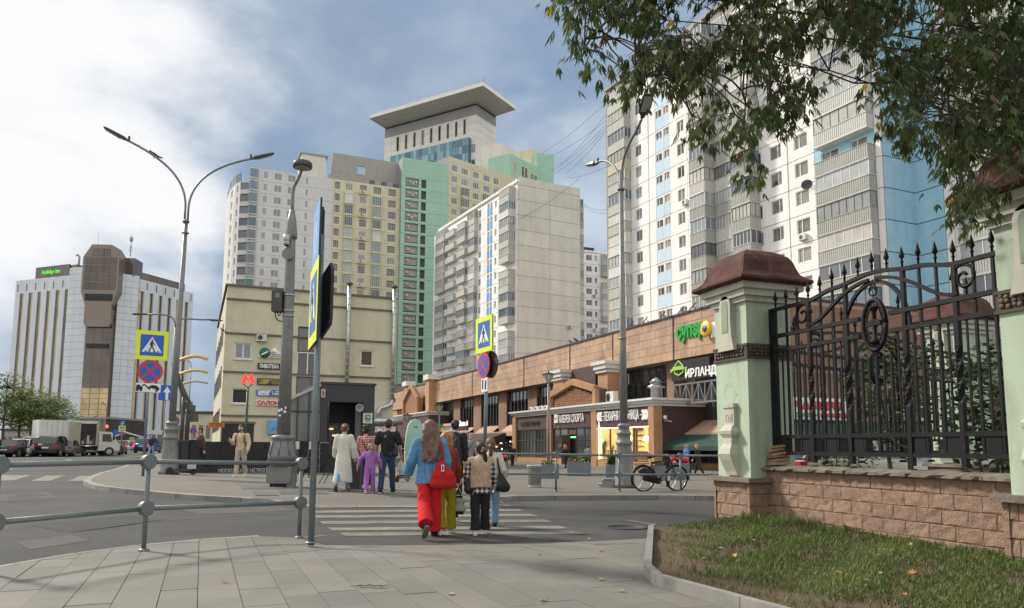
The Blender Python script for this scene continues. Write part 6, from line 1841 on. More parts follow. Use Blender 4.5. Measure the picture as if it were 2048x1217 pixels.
# --- left sign post
g = G(286, 953); D = g.y
sp = thing('sign_post', 'grey post by the left tall lamp carrying crossing, no stopping and tow away signs', 'road sign', at(g), face_cam(g.x, g.y, R(4)))
zz = lambda px, py, g=g: P(px, py, g.y).z - g.z
zc_ = zz(301,691)
obj('post', MB().cyl((0,.06,-.05),(0,.06,zc_+.5),.045,n=12), M_gal, sp)
ped_sign(sp, .04, zc_, 1.02); nostop_sign(sp, .03, zz(298,743), .80); tow_plate(sp, .0, zz(295,776), .80, .33)
# --- one way arrow post behind
g = G(322, 940);
sp = thing('sign_post', 'thin grey post with a square blue sign showing a white arrow pointing up', 'road sign', at(g), face_cam(g.x, g.y))
za, zb_ = zz(326,801,g), zz(326,771,g)
obj('post', MB().cyl((0,.05,-.05),(0,.05,zb_),.035,n=10), M_gal, sp)
s_ = zb_-za; cx_ = .07; cz_ = (za+zb_)/2
o = obj('arrow_sign', MB().box(cx_-s_/2, cx_+s_/2, 0, .02, za, zb_), M_sback, sp); obj('blue_field', MB().box(cx_-s_/2+.01, cx_+s_/2-.01, -.004, 0, za+.01, zb_-.01), M_sbl, o)
obj('white_arrow', MB().prism([(cx_-.06,za+.02),(cx_+.06,za+.02),(cx_+.06,cz_+.02),(cx_+.16,cz_+.02),(cx_,zb_-.05),(cx_-.16,cz_+.02),(cx_-.06,cz_+.02)], -.008, -.004), M_swh, o)
# --- the post in the foreground, its plates seen edge on
g = G(622, 1086)
sp = thing('sign_post', 'tall blue grey signpost in the foreground with plates seen almost edge on', 'road sign', at(g))
z_ = lambda py: P(622, py, g.y).z - g.z
obj('post', MB().cyl((0,0,-.03),(0,0,z_(470)),.042,n=14), M_gal, sp)
obj('base_flange', MB().lathe([(.08,0),(.08,.01),(.045,.02)], (0,0,0), 14), M_gal, sp)
e1 = link('plate_holder', MB().box(-.03,.03,-.03,.03,z_(540),z_(420)).mesh('plate_holder', M_sback), sp)
view = math.atan2(-g.x, g.y)
e2 = view - R(84.5)
def subroot(name, parent, rz):
 o = link(name, MB().box(-.035,.035,-.02,.02,z_(690),z_(415)).mesh(name, M_sback), parent); o.rotation_euler = (0,0,rz); return o
bar1 = subroot('plate_bracket', sp, e2)
s1 = z_(415)-z_(538)
zc1 = (z_(415)+z_(538))/2
b_ = obj('blue_sign', MB().box(-s1*.5, s1*.5, -.07, -.045, zc1-s1/2, zc1+s1/2), M_sback, sp); b_.rotation_euler = (0,0,e2)
m_ = obj('blue_sign_face', MB().box(-s1*.5+.005, s1*.5-.005, -.074, -.07, zc1-s1/2+.005, zc1+s1/2-.005), mat('pale_blue_face', (.12,.33,.68), .4, var=.1), b_)
obj('white_symbol', MB().stroke([(-.1,zc1-.25),(-.1,zc1+.2)], .06, -.078,-.074).stroke([(.1,zc1-.25),(.1,zc1+.2)], .06, -.078,-.074), M_swh, b_)
s2 = z_(530)-z_(692); zc2 = (z_(530)+z_(692))/2
p_ = ped_sign(sp, 0, zc2, s2, True, -.075); p_.rotation_euler = (0,0,e2)
q_ = obj('rear_sign', MB().prism([(.0,z_(678)),(.34,z_(655)),(.36,z_(640)),(.36,z_(548)),(.30,z_(534)),(.0,z_(552))], .02, .06), M_sback, sp); q_.rotation_euler = (0,0,view + R(-70))
# --- crossing sign across the road, turned aside
g = pz(967, 996)
sp = thing('sign_post', 'signpost beyond the crossing with slanted yellow bordered crossing sign above a no stopping sign', 'road sign', (g.x, g.y, g.z))
z_ = lambda px, py: P(px, py, g.y).z - g.z
top = P(978, 640, g.y)
lean = (top.x-g.x-.02)/(top.z-g.z)
obj('post', MB().cyl((0,0,-.03),(lean*z_(978,640),0,z_(978,640)),.045,n=12), M_gal, sp)
ra = face_cam(g.x, g.y) + R(-63)
def leaned(fn, py, *a):
 z = z_(975, py); o = fn(sp, 0, z, *a); o.rotation_euler = (0, R(-1), ra); o.location = (lean*z, 0, 0); return o
o = leaned(ped_sign, 669, .88, True, -.07); o = leaned(nostop_sign, 731, .64, -.07);
z = z_(975, 770); o = obj('lower_plate', MB().box(-.16,.16,-.06,-.04,z-.17,z+.17), M_swh, sp); o.rotation_euler = (0,0,ra); o.location = (lean*z,0,0)
obj('tow_truck_symbol', MB().stroke([(-.08,z-.1),(-.08,z+.12)], .06, -.065,-.06).stroke([(.06,z-.12),(.08,z+.1)], .07, -.065,-.06), M_sbk, o)
o = obj('rear_disc', MB().prism(disc_pts(.1, z_(975,730), .33), .05, .08), M_sback, sp); o.rotation_euler = (0,0,ra); o.location = (lean*z_(975,730),0,0)
# --- tall double lamp on the left
def base_prof(s): return [(.36*s,0),(.36*s,.12),(.33*s,.16),(.34*s,.42),(.30*s,.5),(.29*s,.9),(.245*s,1.25),(.25*s,1.3),(.28*s,1.33),(.28*s,1.39),(.235*s,1.43),(.22*s,1.6),(.25*s,1.63),(.25*s,1.69),(.2*s,1.73),(.19*s,1.84),(.22*s,1.87),(.22*s,1.92),(.15*s,1.97)]
def luminaire(parent, p, d, L=.85, w=.28):
 d = Vector(d).normalized(); p = Vector(p)
 sx = d.cross(Vector((0,0,1))).normalized(); up = sx.cross(d)
 st = [(0,.06,.05),(.1,.07,.07),(.22,w*.42,.09),(.45,w*.5,.075),(.9,w*.48,.05),(1,w*.4,.03)]
 vs, fs = [], []
 for t, hw, th in st:
  c = p + d*(t*L)
  vs += [c-sx*hw-up*th*.4, c+sx*hw-up*th*.4, c+sx*hw*.8+up*th*.6, c-sx*hw*.8+up*th*.6]
 for i in range(len(st)-1):
  for k in range(4): fs.append((i*4+k, i*4+(k+1) % 4, (i+1)*4+(k+1) % 4, (i+1)*4+k))
 n = (len(st)-1)*4; fs += [(3,2,1,0),(n,n+1,n+2,n+3)]
 o = obj('luminaire', MB().add(vs, fs), M_dkm, parent)
 a, b = p+d*(.3*L)-up*.075, p+d*(.92*L)-up*.05
 obj('lens', MB().add([a-sx*w*.36,b-sx*w*.36,b+sx*w*.36,a+sx*w*.36], [(0,1,2,3)]), M_lum, o)
 return o
def bez(p0, p1, p2, p3, n=14):
 p0,p1,p2,p3 = map(Vector,(p0,p1,p2,p3))
 return [p0*(1-q)**3+p1*3*q*(1-q)**2+p2*3*q*q*(1-q)+p3*q**3 for q in [i/n for i in range(n+1)]]
g = G(337, 949)
l1 = thing('street_lamp', 'tall double armed street lamp on the left corner with a pigeon on its arm', 'street lamp', at(g))
zl = lambda px, py, D=None: P(px, py, D or g.y).z - g.z
zs = zl(372, 440); zt_ = zl(375, 375)
tp_ = P(374, 400, g.y); lx = (tp_.x-g.x)/zl(374,400)*0
obj('base', MB().lathe(base_prof(1.0), (0,0,0), 20), M_pole, l1); l1.rotation_euler = (0, R(.8), 0)
obj('pole', MB().tube([(0,0,1.9),(0,0,4.5),(0,0,zs)], [.125,.105,.075], 12), M_pole, l1)
obj('collar', MB().lathe([(.08,0),(.13,.0),(.13,.05),(.08,.05)], (0,0,zs-.1), 12), M_pole, l1); obj('collar', MB().lathe([(.08,0),(.13,.0),(.13,.05),(.08,.05)], (0,0,zs-.55), 12), M_pole, l1)
A1, A2 = (-2.0,-.85), (2.05,.85); zarm = zl(240,276,g.y-1.0)
armd = []
for sg, (ax, ay), ze in ((-1, A1, zl(250,285,g.y-.8)), (1, A2, zl(505,316,g.y+.8))):
 path = [(.06*sg,0,zs-.15),(.06*sg,.0,zs+.5)] + bez((.06*sg,0,zs+.5),(.08*sg,.02*sg,zs+1.3),(ax*.22,ay*.22,ze-.65),(ax,ay,ze),16)[1:]
 obj('arm', MB().tube(path, .042, 8), M_pole, l1)
 dd = Vector(path[-1])-Vector(path[-3]); luminaire(l1, path[-1], dd, .95)
 armd.append(path)
for i, nm in enumerate(('camera','camera')): obj('sensor', MB().box(-.03,.03,-.03,.03,0,.14), M_dkm, l1, Vector(armd[i][-1])+Vector((0,0,.05)))
def bird(name, label, p, rz, s=1.0, tilt=0, cat='bird'):
 t = thing(name, label, cat, p, rz)
 mb = MB(); mb.tube([(0,-.13,.06),(0,-.08,.08),(0,0,.12),(0,.07,.17),(0,.10,.20)], [.012,.035,.055,.04,.03], 8); mb.ball((0,.115,.215),(.03,.033,.03),8,6); mb.cyl((0,.14,.212),(0,.17,.205),.008,.002,5); mb.tube([(0,-.1,.07),(0,-.24,.02)],[.03,.02],6)
 for sx in (-.02,.02): mb.cyl((sx,0,.08),(sx,.01,0),.006,n=5)
 o = obj('body', mb, mat('bird_dark', (.03,.03,.04), .6), t); o.scale = (s,s,s)
 return t
q = Vector(armd[0][-1])*.70 + Vector(armd[0][-7])*.30
pa = armd[0]
def arm_pt(pa, px, g):
 best = min(pa, key=lambda v: abs((g.x+v[0])/(g.y+v[1]) - (px-1024)/1509)); return best
v = pa[-5]
bird('pigeon', 'dark pigeon perched midway along the left arm of the tall double lamp', (g.x+v[0], g.y+v[1], g.z+v[2]+.03), R(100), 1.3)
# --- tall lamp with a round head, pole close to the crossing
g = pz(563, 974)
l2 = thing('street_lamp', 'thick grey lamp post with a round disc lamp head and a square foot box', 'street lamp', at(g))
zl = lambda px, py, D=None: P(px, py, D or g.y).z - g.z
mb = MB()
obj('foot', MB().box(-.26,.26,-.2,.2,-.05,.12), mat('rusty_foot', (.05,.03,.025), .8), l2)
obj('base', MB().box(-.33,.33,-.3,.3,.1,.55), M_pole, l2)
obj('base_top', MB().lathe([(.36,.55),(.30,.6),(.42,.62),(.42,.68),(.36,.70)], (0,0,0), 20), M_pole, l2)
obj('hood', MB().lathe([(.40,.7),(.38,.85),(.30,1.2),(.29,1.26),(.33,1.29),(.33,1.36),(.26,1.39),(.16,1.41)], (0,0,0), 20), M_pole, l2)
for k in range(8):
 a = PI*2*k/8; obj('hood_rib', MB().tube([(.385*math.cos(a),.385*math.sin(a),.85),(.31*math.cos(a),.31*math.sin(a),1.22)], .025, 6), M_pole, l2)
obj('ground_box', MB().box(.22,.40,-.26,-.02,-.02,.36), M_pole, l2)
zk = zl(583,500); za = zl(588,420)
obj('pole', MB().tube([(0,0,1.38),(0,0,zk*.6),(0,0,zk),(0,0,za-.75)], [.185,.155,.13,.12], 14), M_pole, l2)
obj('clamp', MB().cyl((0,-.24,zl(583,512)),(0,-.17,zl(583,512)),.17,n=18), M_pole, l2)
ring = obj('collar', MB().lathe([(.13,0),(.17,.02),(.17,.1),(.13,.5),(.07,.85),(.06,.85)], (0,0,za-.85), 12), M_pole, l2)
hx, hz = P(607,337,g.y).x-g.x, zl(607,337)
obj('arm', MB().tube(bez((0,0,za-.05),(-.02,0,za+1.0),(.02,0,hz-.75),(hx-.02,-.1,hz-.08),14), .048, 8), M_pole, l2)
hd = obj('lamp_head', MB().lathe([(.05,-.03),(.255,-.03),(.27,.0),(.27,.10),(.24,.14),(.12,.18),(.04,.2)], (hx,-.1,hz), 26), M_dkm, l2); obj('lens', MB().lathe([(.02,-.045),(.22,-.045),(.22,-.031),(.02,-.031)], (hx,-.1,hz), 22), M_lum, hd)
obj('brace', MB().beam((-.02,-.2,zl(584,505)),(.06,-.12,zl(590,455)),.07), M_pole, l2)
cc = obj('dome_camera', MB().cyl((-.04,-.3,zl(583,490)+.2),(-.04,-.3,zl(583,490)),.08,n=12).ball((-.04,-.3,zl(583,490)-.02),.085,12,8), mat('camera_white', (.5,.5,.5), .4), l2); obj('dome', MB().ball((-.04,-.3,zl(583,490)-.07),.06,10,6), M_sbk, cc)
zb0, zb1 = zl(560,625), zl(560,584)
bx_ = obj('control_box', MB().box(-.42,-.13,-.2,.12,zb0,zb1), M_dkm, l2); obj('vent', MB().box(-.32,-.2,-.205,-.2,zb1-.2,zb1-.07), M_pole, bx_)
obj('cable_loop', MB().tube(bez((-.35,-.05,zb0),(-.34,-.05,zb0-.3),(-.2,-.05,zb0-.25),(-.02,-.1,zb0-.28)), .015, 6).tube(bez((-.28,-.05,zb0),(-.26,-.05,zb0-.15),(-.2,-.05,zb0-.14),(-.2,-.05,zb0)), .014, 6), M_sbk, l2)
for q in (zb0+.02, zb1-.12, zb0-.12): obj('strap', MB().lathe([(.165,0),(.172,0),(.172,.03),(.165,.03)], (0,0,q), 16), M_zinc, l2)
struct(obj('torn_paper', MB().box(-.12,-.06,-.18,-.176,2.02,2.1).box(-.05,-.0,-.182,-.178,2.05,2.12).box(.03,.1,-.18,-.176,2.0,2.06).box(.06,.1,-.178,-.174,2.1,2.17).box(-.1,-.04,-.178,-.174,1.9,1.95), M_swh, l2), 'stuff')
# --- tall lamp on the right
g = pz(1249, 976)
l3 = thing('street_lamp', 'tall double armed street lamp on a moulded base beside the parked bicycle', 'street lamp', at(g))
zl = lambda px, py, D=None: P(px, py, D or g.y).z - g.z
obj('base', MB().lathe(base_prof(.92), (0,0,0), 20), M_pole, l3)
zs = zl(1256, 345)
obj('pole', MB().tube([(0,0,1.8),(0,0,4.5),(0,0,zs)], [.13,.10,.07], 12), M_pole, l3)
for q in (4.6, zs-.6): obj('collar', MB().lathe([(.08,0),(.12,0),(.12,.06),(.08,.06)], (0,0,q), 12), M_pole, l3)
ze1 = zl(1284,236,g.y-1.6); e1 = P(1284,236,g.y-1.6)
path = [(.04,0,zs-.3),(.04,-.02,zs)] + bez((.04,-.02,zs),(.05,-.1,zs+.8),(e1.x-g.x-.1,-1.0,ze1-.35),(e1.x-g.x,-1.6,ze1))[1:]
obj('arm', MB().tube(path, .042, 8), M_pole, l3); luminaire(l3, path[-1], Vector(path[-1])-Vector(path[-3])+Vector((0,-.1,.12)), .8, .36)
e2_ = P(1196,325,g.y+1.4)
path = [(-.04,0,zs-.6),(-.04,.02,zs-.3)] + bez((-.04,.02,zs-.3),(-.05,.1,zs+.25),(-.35,.9,e2_.z-g.z),(e2_.x-g.x,1.4,e2_.z-g.z))[1:]
obj('arm', MB().tube(path, .04, 8), M_pole, l3); luminaire(l3, path[-1], Vector(path[-1])-Vector(path[-4]), .8)
obj('sensor', MB().box(-.03,.03,-.03,.03,0,.14), M_dkm, l3, Vector(path[-1]))
# --- small lantern on the square, and thinner ones further off
def lantern(px, pyb, pyt, Y, label, bz=None):
 b = P(px, pyb, Y); zt_ = P(px, pyt, Y).z; bz_ = base(b.x, b.y)
 t = thing('park_lamp', label, 'lamp', (b.x, b.y, bz_)); h = zt_-bz_
 obj('pole', MB().tube([(0,0,0),(0,0,h-.75)], [.10,.06], 10), M_pole, t); obj('base', MB().lathe([(.16,0),(.16,.3),(.1,.4)], (0,0,0), 12), M_pole, t)
 ln = obj('lantern', MB().lathe([(.08,0),(.1,.05),(.34,.52),(.34,.54)], (0,0,h-.8), 12), mat('lantern_glass', (.42,.42,.38), .3), t)
 obj('lid', MB().lathe([(.40,.54),(.40,.58),(.06,.66),(.06,.76),(.02,.8)], (0,0,h-.8), 14), M_dkm, ln)
 for k in range(6): a = PI*k/3; obj('glazing_bar', MB().beam((.1*math.cos(a),.1*math.sin(a),h-.75),(.35*math.cos(a),.35*math.sin(a),h-.27),.025), M_dkm, ln)
lantern(1097, 930, 741, 46, 'park lamp with a conical glass lantern standing in front of the sports shop')
lantern(877, 925, 806, 62, 'slim dark park lamp in front of the far shops, right of the striped sign')
lantern(813, 925, 825, 62, 'slim dark park lamp in front of the far brick gable')
# --- distant lamps on the left
def far_lamp(label, px, pyt, Y, arms, pyb=900, r=.09):
 b = P(px, pyt, Y); bz_ = base(b.x, b.y)
 t = thing('street_lamp', label, 'street lamp', (b.x, b.y, bz_)); h = b.z-bz_
 obj('pole', MB().tube([(0,0,0),(0,0,h)], [r*1.3,r*.7], 8), M_pole, t)
 for ax, az in arms:
  e = P(ax, az, Y); path = bez((0,0,h-.1),(0,0,h+.8),((e.x-b.x)*.3,0,e.z-bz_),(e.x-b.x,0,e.z-bz_),10)
  obj('arm', MB().tube(path, .05, 6), M_pole, t); luminaire(t, path[-1], Vector(path[-1])-Vector(path[-3]), 1.0, .3)
far_lamp('double armed street lamp further off, half hidden behind the tall left lamp', 351, 655, 45, [(296,629),(412,640)])
far_lamp('faint distant street lamp with an arm to the right, beyond the curved light poles', 382, 735, 95, [(372,722)])
far_lamp('small double armed street lamp in front of the hotel shaft', 178, 850, 150, [(168,834),(186,835)])
far_lamp('street lamp by the right edge of the hotel shaft', 212, 825, 140, [(211,811)])
for i, (px, pt, Y, gold) in enumerate(((362,727,60,1),(371,752,72,1),(374,771,86,0))):
 b = P(px, 900, Y); bz_ = base(b.x, b.y)
 t = thing('arc_lamp', ('nearest of three dark poles with arc arms left of the yellow building', 'middle one of three dark poles with arc arms left of the yellow building', 'furthest of three dark poles with arc arms, its arc pale')[i], 'lamp', (b.x, b.y, bz_))
 zt_ = P(px, pt+62-i*16, Y).z-bz_; a0 = P(355-i*-6, pt-2, Y); a1 = P(415, pt-8 + i*2, Y); am = P(390, pt-13+i*3, Y)
 obj('pole', MB().cyl((0,0,0),(0,0,zt_),.16,n=8), M_dkm, t)
 obj('strut', MB().beam((0,0,zt_-.2),(a0.x-b.x-.3,0,a0.z-bz_-.1),.28), M_dkm, t)
 obj('arc_arm', MB().tube(bez((a0.x-b.x-.2,0,a0.z-bz_),(am.x-b.x-.4,0,am.z-bz_+.15),(am.x-b.x+.3,0,am.z-bz_+.15),(a1.x-b.x,0,a1.z-bz_)), .13, 8), mat('arc_gold', (.62,.44,.12), .4, .2) if gold else mat('arc_pale', (.45,.42,.30), .4), t)
 for k in range(2): obj('floodlight', MB().box(.2+.35*k,.65+.35*k,-.25,.2,zt_-1.2-1.0*k,zt_-.6-1.0*k), M_dkm, t)
# --- metro M post
g0 = P(492, 860, 31.5); gz0 = base(g0.x, g0.y)
mp_ = thing('metro_sign', 'red letter M on a slim dark post marking the metro', 'metro sign', (g0.x, g0.y, gz0), face_cam(g0.x, g0.y))
zq = lambda py: P(492, py, 31.5).z-gz0
obj('post', MB().cyl((0,0,0),(0,0,zq(776)),.05,n=10), M_dkm, mp_)
obj('green_band', MB().cyl((0,0,zq(781)),(0,0,zq(777)),.062,n=10), mat('green_band', (.02,.5,.28), .5, var=0), mp_); obj('red_band', MB().cyl((0,0,zq(784)),(0,0,zq(781)),.06,n=10), mat('red_band', (.7,.03,.03), .5, var=0), mp_)
obj('fork', MB().beam((0,0,zq(776)),(-.2,0,zq(768)),.035).beam((0,0,zq(776)),(.2,0,zq(768)),.035), M_dkm, mp_)
zb_, zt_ = zq(766), zq(746); hm = zt_-zb_; wm = hm*.66
mp = [(-1,0),(-.93,.14),(-.88,.14),(-.42,1),(0,.33),(.42,1),(.88,.14),(.93,.14),(1,0),(.27,0),(.27,.14),(.37,.14),(.28,.38),(0,-.02+.0),(-.28,.38),(-.37,.14),(-.27,.14),(-.27,0)]
mp = [(x*wm, zb_+z*hm) for x, z in mp]
from mathutils.geometry import tessellate_polygon
tri = tessellate_polygon([[Vector((x, z, 0)) for x, z in mp]])
n_ = len(mp); vs = [(x,-.06,z) for x,z in mp]+[(x,.06,z) for x,z in mp]
fs = [tuple(t_) for t_ in tri]+[tuple(n_+i for i in reversed(t_)) for t_ in tri]+[(i,(i+1)%n_,n_+(i+1)%n_,n_+i) for i in range(n_)]
obj('letter_m', MB().add(vs, fs), mat('metro_red', (.9,.035,.02), .4, var=0, emit=1.2), mp_)
# --- railings
def railing(label, nodes, zfoot, zlow, ztop, r=.032, nd=.085):
 t = thing('railing', label, 'railing', nodes[0] + (0,))
 o0 = Vector(nodes[0])
 P3 = [Vector(n)-o0 for n in nodes]
 for i, p in enumerate(P3):
  zf = zfoot(nodes[i][0], nodes[i][1])
  tg = (P3[min(i+1,len(P3)-1)]-P3[max(i-1,0)]).normalized(); n = Vector((-tg.y, tg.x))
  obj('post', MB().cyl((p.x,p.y,zf),(p.x,p.y,zf+ztop),r*.95,n=10), M_rail, t); obj('foot', MB().lathe([(r*2.2,0),(r*2.2,.012),(r*1.2,.03)], (p.x,p.y,zf), 12), M_rail, t)
  for z in (zlow, ztop):
   a = Vector((p.x-n.x*.045,p.y-n.y*.045,zf+z)); b = Vector((p.x+n.x*.045,p.y+n.y*.045,zf+z))
   obj('joint_disc', MB().cyl(a, b, nd, n=20), M_rail, t)
 for (p, q), (na, nb__) in zip(zip(P3[:-1], P3[1:]), zip(nodes[:-1], nodes[1:])):
  for z in (zlow, ztop): obj('rail', MB().cyl((p.x,p.y,zfoot(*na)+z),(q.x,q.y,zfoot(*nb__)+z),r,n=10), M_rail, t)
 return t
nl = [G(-20,1150,near_z), G(287,1102,near_z), G(598,1076,near_z)]
railing('blue grey tube railing with round joint discs along the near left kerb', [(p.x,p.y) for p in nl], near_z, .50, 1.06, .030, .088)
nr = [G(x, y, plaza_z) for x, y in ((982,984),(1112,984),(1239,984),(1362,983),(1500,983))]
railing('blue grey tube railing along the far kerb, in front of the bicycle', [(p.x,p.y) for p in nr], plaza_z, .47, 1.0, .032, .08)
# --- litter bin
g = pz(1069, 975); Mbin = mat('perforated_bin', (.33,.33,.29), .6, .2, var=.1)
bn = thing('litter_bin', 'grey perforated round litter bin on the square', 'litter bin', at(g))
rB, hB = .20, .60
vs, fs = [], []; nA, nZ = 30, 13
for j in range(nZ):
 for i in range(nA):
  a = 2*PI*i/nA; vs.append((rB*(1+.12*j/nZ)*math.cos(a), rB*(1+.12*j/nZ)*math.sin(a), .03+hB*j/(nZ-1)))
for j in range(nZ-1):
 for i in range(nA):
  if j in (0, nZ-2) or (i+j) % 2 == 0 or j % 2 == 0 and i % 2 == 0: fs.append((j*nA+i, j*nA+(i+1)%nA, (j+1)*nA+(i+1)%nA, (j+1)*nA+i))
obj('basket', MB().add(vs, fs), Mbin, bn); obj('liner', MB().lathe([(rB*.93,.04),(rB*1.02,hB)], (0,0,0), 24), mat('bin_liner', (.035,.035,.03), .7), bn)
obj('rim', MB().lathe([(rB*1.1,hB),(rB*1.18,hB+.01),(rB*1.18,hB+.05),(rB*1.05,hB+.06),(rB*.9,hB+.03)], (0,0,0), 24), Mbin, bn); obj('foot', MB().lathe([(rB*1.05,0),(rB*1.05,.04),(rB,.05)], (0,0,0), 24), Mbin, bn)
# --- planters
M_plt = mat('slate_planter', (.145,.17,.19), .7, var=.12, scale=2, dirt=(.09,.10,.11), dirt_amt=.4)
M_plantg = leafmat('planter_leaf', (.06,.11,.03), .35, .3)
M_red = mat('red_petal', (.60,.02,.06), .6, var=.25, scale=20)
def planter(label, pxl, pxr, pyt, pyb, Y, kind, rz=.0):
 c = P((pxl+pxr)/2, pyb, Y); bz_ = base(c.x, c.y)
 w = (pxr-pxl)/1500*Y; h = max(.45, P(c.x, pyt, Y).z*0 + (P((pxl+pxr)/2, pyt, Y).z-bz_))
 t = thing('planter', label, 'planter', (c.x, c.y, bz_), face_cam(c.x, c.y, rz), None)
 dpt = w*.55
 o = obj('box', MB().box(-w/2, w/2, 0, .06, 0, h).box(-w/2, w/2, dpt-.06, dpt, 0, h).box(-w/2,-w/2+.06,.06,dpt-.06,0,h).box(w/2-.06,w/2,.06,dpt-.06,0,h), M_plt, t)
 obj('soil', MB().box(-w/2+.06, w/2-.06, .06, dpt-.06, h-.15, h-.08), M_earth, t)
 vs, fs, ti = [], [], []
 for i in range(240 if kind != 'bare' else 60):
  x, y = uni(-w/2+.1, w/2-.1), uni(.1, dpt-.1); hh = uni(.1,.45) * (1 if kind == 'tall' else .55)
  a = uni(0, 2*PI); l = uni(.08,.16)
  z = h-.1+hh; o_ = len(vs)
  vs += [(x,y,z),(x+l*.5*math.cos(a)-.03*math.sin(a),y+l*.5*math.sin(a)+.03*math.cos(a),z+.05),(x+l*math.cos(a),y+l*math.sin(a),z),(x+l*.5*math.cos(a)+.03*math.sin(a),y+l*.5*math.sin(a)-.03*math.cos(a),z-.01)]
  fs += [(o_,o_+1,o_+2,o_+3)]; ti += [rnd()]*4
 q = tinted('plants', vs, fs, ti, M_plantg, t); q['kind'] = 'stuff'
 if kind == 'red':
  mb = MB()
  for i in range(130): mb.ball((uni(-w/2+.05,w/2-.05), uni(.05,dpt-.05), h+uni(.0,.22)), uni(.03,.055), 5, 4)
  q = obj('flowers', mb, M_red, t); q['kind'] = 'stuff'
 return t
planter('grey planter box behind the litter bin', 1082, 1118, 929, 951, 33, 'bare')
planter('long grey planter with a tall leafy plant in front of the sports shop door', 1135, 1181, 925, 942, 40, 'tall')
planter('pale grey planter box left of the right lamp base', 1212, 1238, 930, 953, 30, 'tall')
planter('grey planter with red flowers behind the front wheel of the bicycle', 1341, 1379, 926, 948, 32, 'red')
planter('grey planter box seen through the bicycle frame', 1300, 1332, 932, 955, 31, 'bare')
planter('small grey planter box right of the girl in the white top', 1003, 1016, 922, 940, 36, 'red')
# --- stack of paving slabs by the lamp
g = pz(1222, 975); Mst = mat('spare_slab', (.30,.30,.29), .9, var=.1, rn=.15, bump=.3)
for i in range(5):
 nm = ['bottom one', 'second from the bottom', 'middle one', 'second from the top', 'top one'][i]
 o = obj('concrete_slab', MB().box(-.38+.02*i, .38-.05*i, -.2, .2, 0, .052), Mst, None, (g.x+uni(-.05,.05), g.y+uni(-.03,.03), g.z+.056*i), uni(-.15,.15))
 tag(o, f'grey concrete slab in the stack beside the right lamp base, {nm}', 'slab', 'stack of concrete slabs by the lamp')
o = obj('concrete_block', MB().box(-.2,.2,-.12,.12,0,.1), Mst, None, (g.x+.42, g.y-.1, g.z), .3); tag(o, 'single loose concrete block lying right of the stacked slabs by the lamp', 'block')
# --- bicycle
M_bk = mat('bicycle_black', (.012,.012,.013), .3, .2, var=.05); M_tyre = mat('tyre', (.03,.03,.03), .85); M_chr = mat('chrome', (.55,.56,.57), .2, .9, var=.05); M_sad = mat('saddle_leather', (.05,.035,.03), .5)
g = pz(1322, 983); gl_, gr_ = pz(1291, 983), pz(1352, 982)
bk = thing('bicycle', 'black roadster bicycle with full chain case parked against the far railing', 'bicycle', (g.x, g.y+.14, g.z), math.atan2(gr_.y-gl_.y, gr_.x-gl_.x))
rw = .345; xb, xf = -.53, .55
for x, nm in ((xb,'rear'),(xf,'front')):
 rim = [(x+rw*math.cos(2*PI*i/32), 0, rw+rw*math.sin(2*PI*i/32)) for i in range(33)]
 w_ = obj('wheel', MB().tube(rim, .021, 8, 0, False), M_tyre, bk); rr = [(x+(rw-.03)*math.cos(2*PI*i/32), 0, rw+(rw-.03)*math.sin(2*PI*i/32)) for i in range(33)]
 obj('rim', MB().tube(rr, .012, 6, 0, False), M_chr, w_)
 sp_ = MB()
 for i in range(18):
  a = 2*PI*i/18; sp_.beam((x+.02*math.cos(a+.8),.02*(-1)**i,rw+.02*math.sin(a+.8)),(x+(rw-.03)*math.cos(a),0,rw+(rw-.03)*math.sin(a)),.005)
 obj('spokes', sp_, M_chr, w_); obj('hub', MB().cyl((x,-.05,rw),(x,.05,rw),.025,n=8), M_chr, w_)
 a0, a1 = (PI*.05, PI*1.15) if x < 0 else (-.1, PI*.85)
 obj('mudguard', MB().tube([(x+(rw+.035)*math.cos(a0+(a1-a0)*i/16),0,rw+(rw+.035)*math.sin(a0+(a1-a0)*i/16)) for i in range(17)], .024, 6), M_bk, bk)
bb = (-.08,0,.29); st_ = (-.27,0,.80); hd_ = (.37,0,.86); hb_ = (.405,0,.72)
fr = MB(); fr.tube([bb,st_],.021,8); fr.tube([st_,hd_],.020,8); fr.tube([bb,hb_],.022,8); fr.tube([hd_,hb_],.024,8);
for s_ in (-1,1): fr.tube([bb,(xb,s_*.05,rw)],.011,6); fr.tube([(st_[0],0,.74),(xb,s_*.05,rw)],.011,6); fr.tube([hb_,(.44,s_*.045,.6),(xf,s_*.05,rw)],.013,6)
obj('frame', fr, M_bk, bk)
obj('chain_case', MB().prism([(-.56,.30),(-.58,.35),(-.54,.395),(-.1,.385),(.0,.36),(.03,.29),(.0,.22),(-.08,.19),(-.16,.21)], -.065, -.035), M_bk, bk)
obj('crank', MB().beam((-.08,-.09,.29),(.02,-.09,.15),.018).beam((-.08,.09,.29),(-.18,.09,.43),.018).box(-.02,.08,-.17,-.09,.14,.16).box(-.23,-.13,.09,.17,.42,.44), M_chr, bk)
obj('seat_post', MB().cyl(st_,(-.29,0,.94),.014,n=8), M_chr, bk); obj('saddle', MB().tube([(-.40,0,.97),(-.36,0,.985),(-.28,0,.975),(-.14,0,.965)],[.04,.085,.06,.02],10), M_sad, bk)
obj('handlebar', MB().tube([hd_,(.345,0,1.0)],.014,8).tube([(.28,-.29,.98),(.20,-.28,.99),(.36,-.20,1.03),(.37,0,1.0),(.36,.20,1.03),(.20,.28,.99)],.012,8), M_chr, bk)
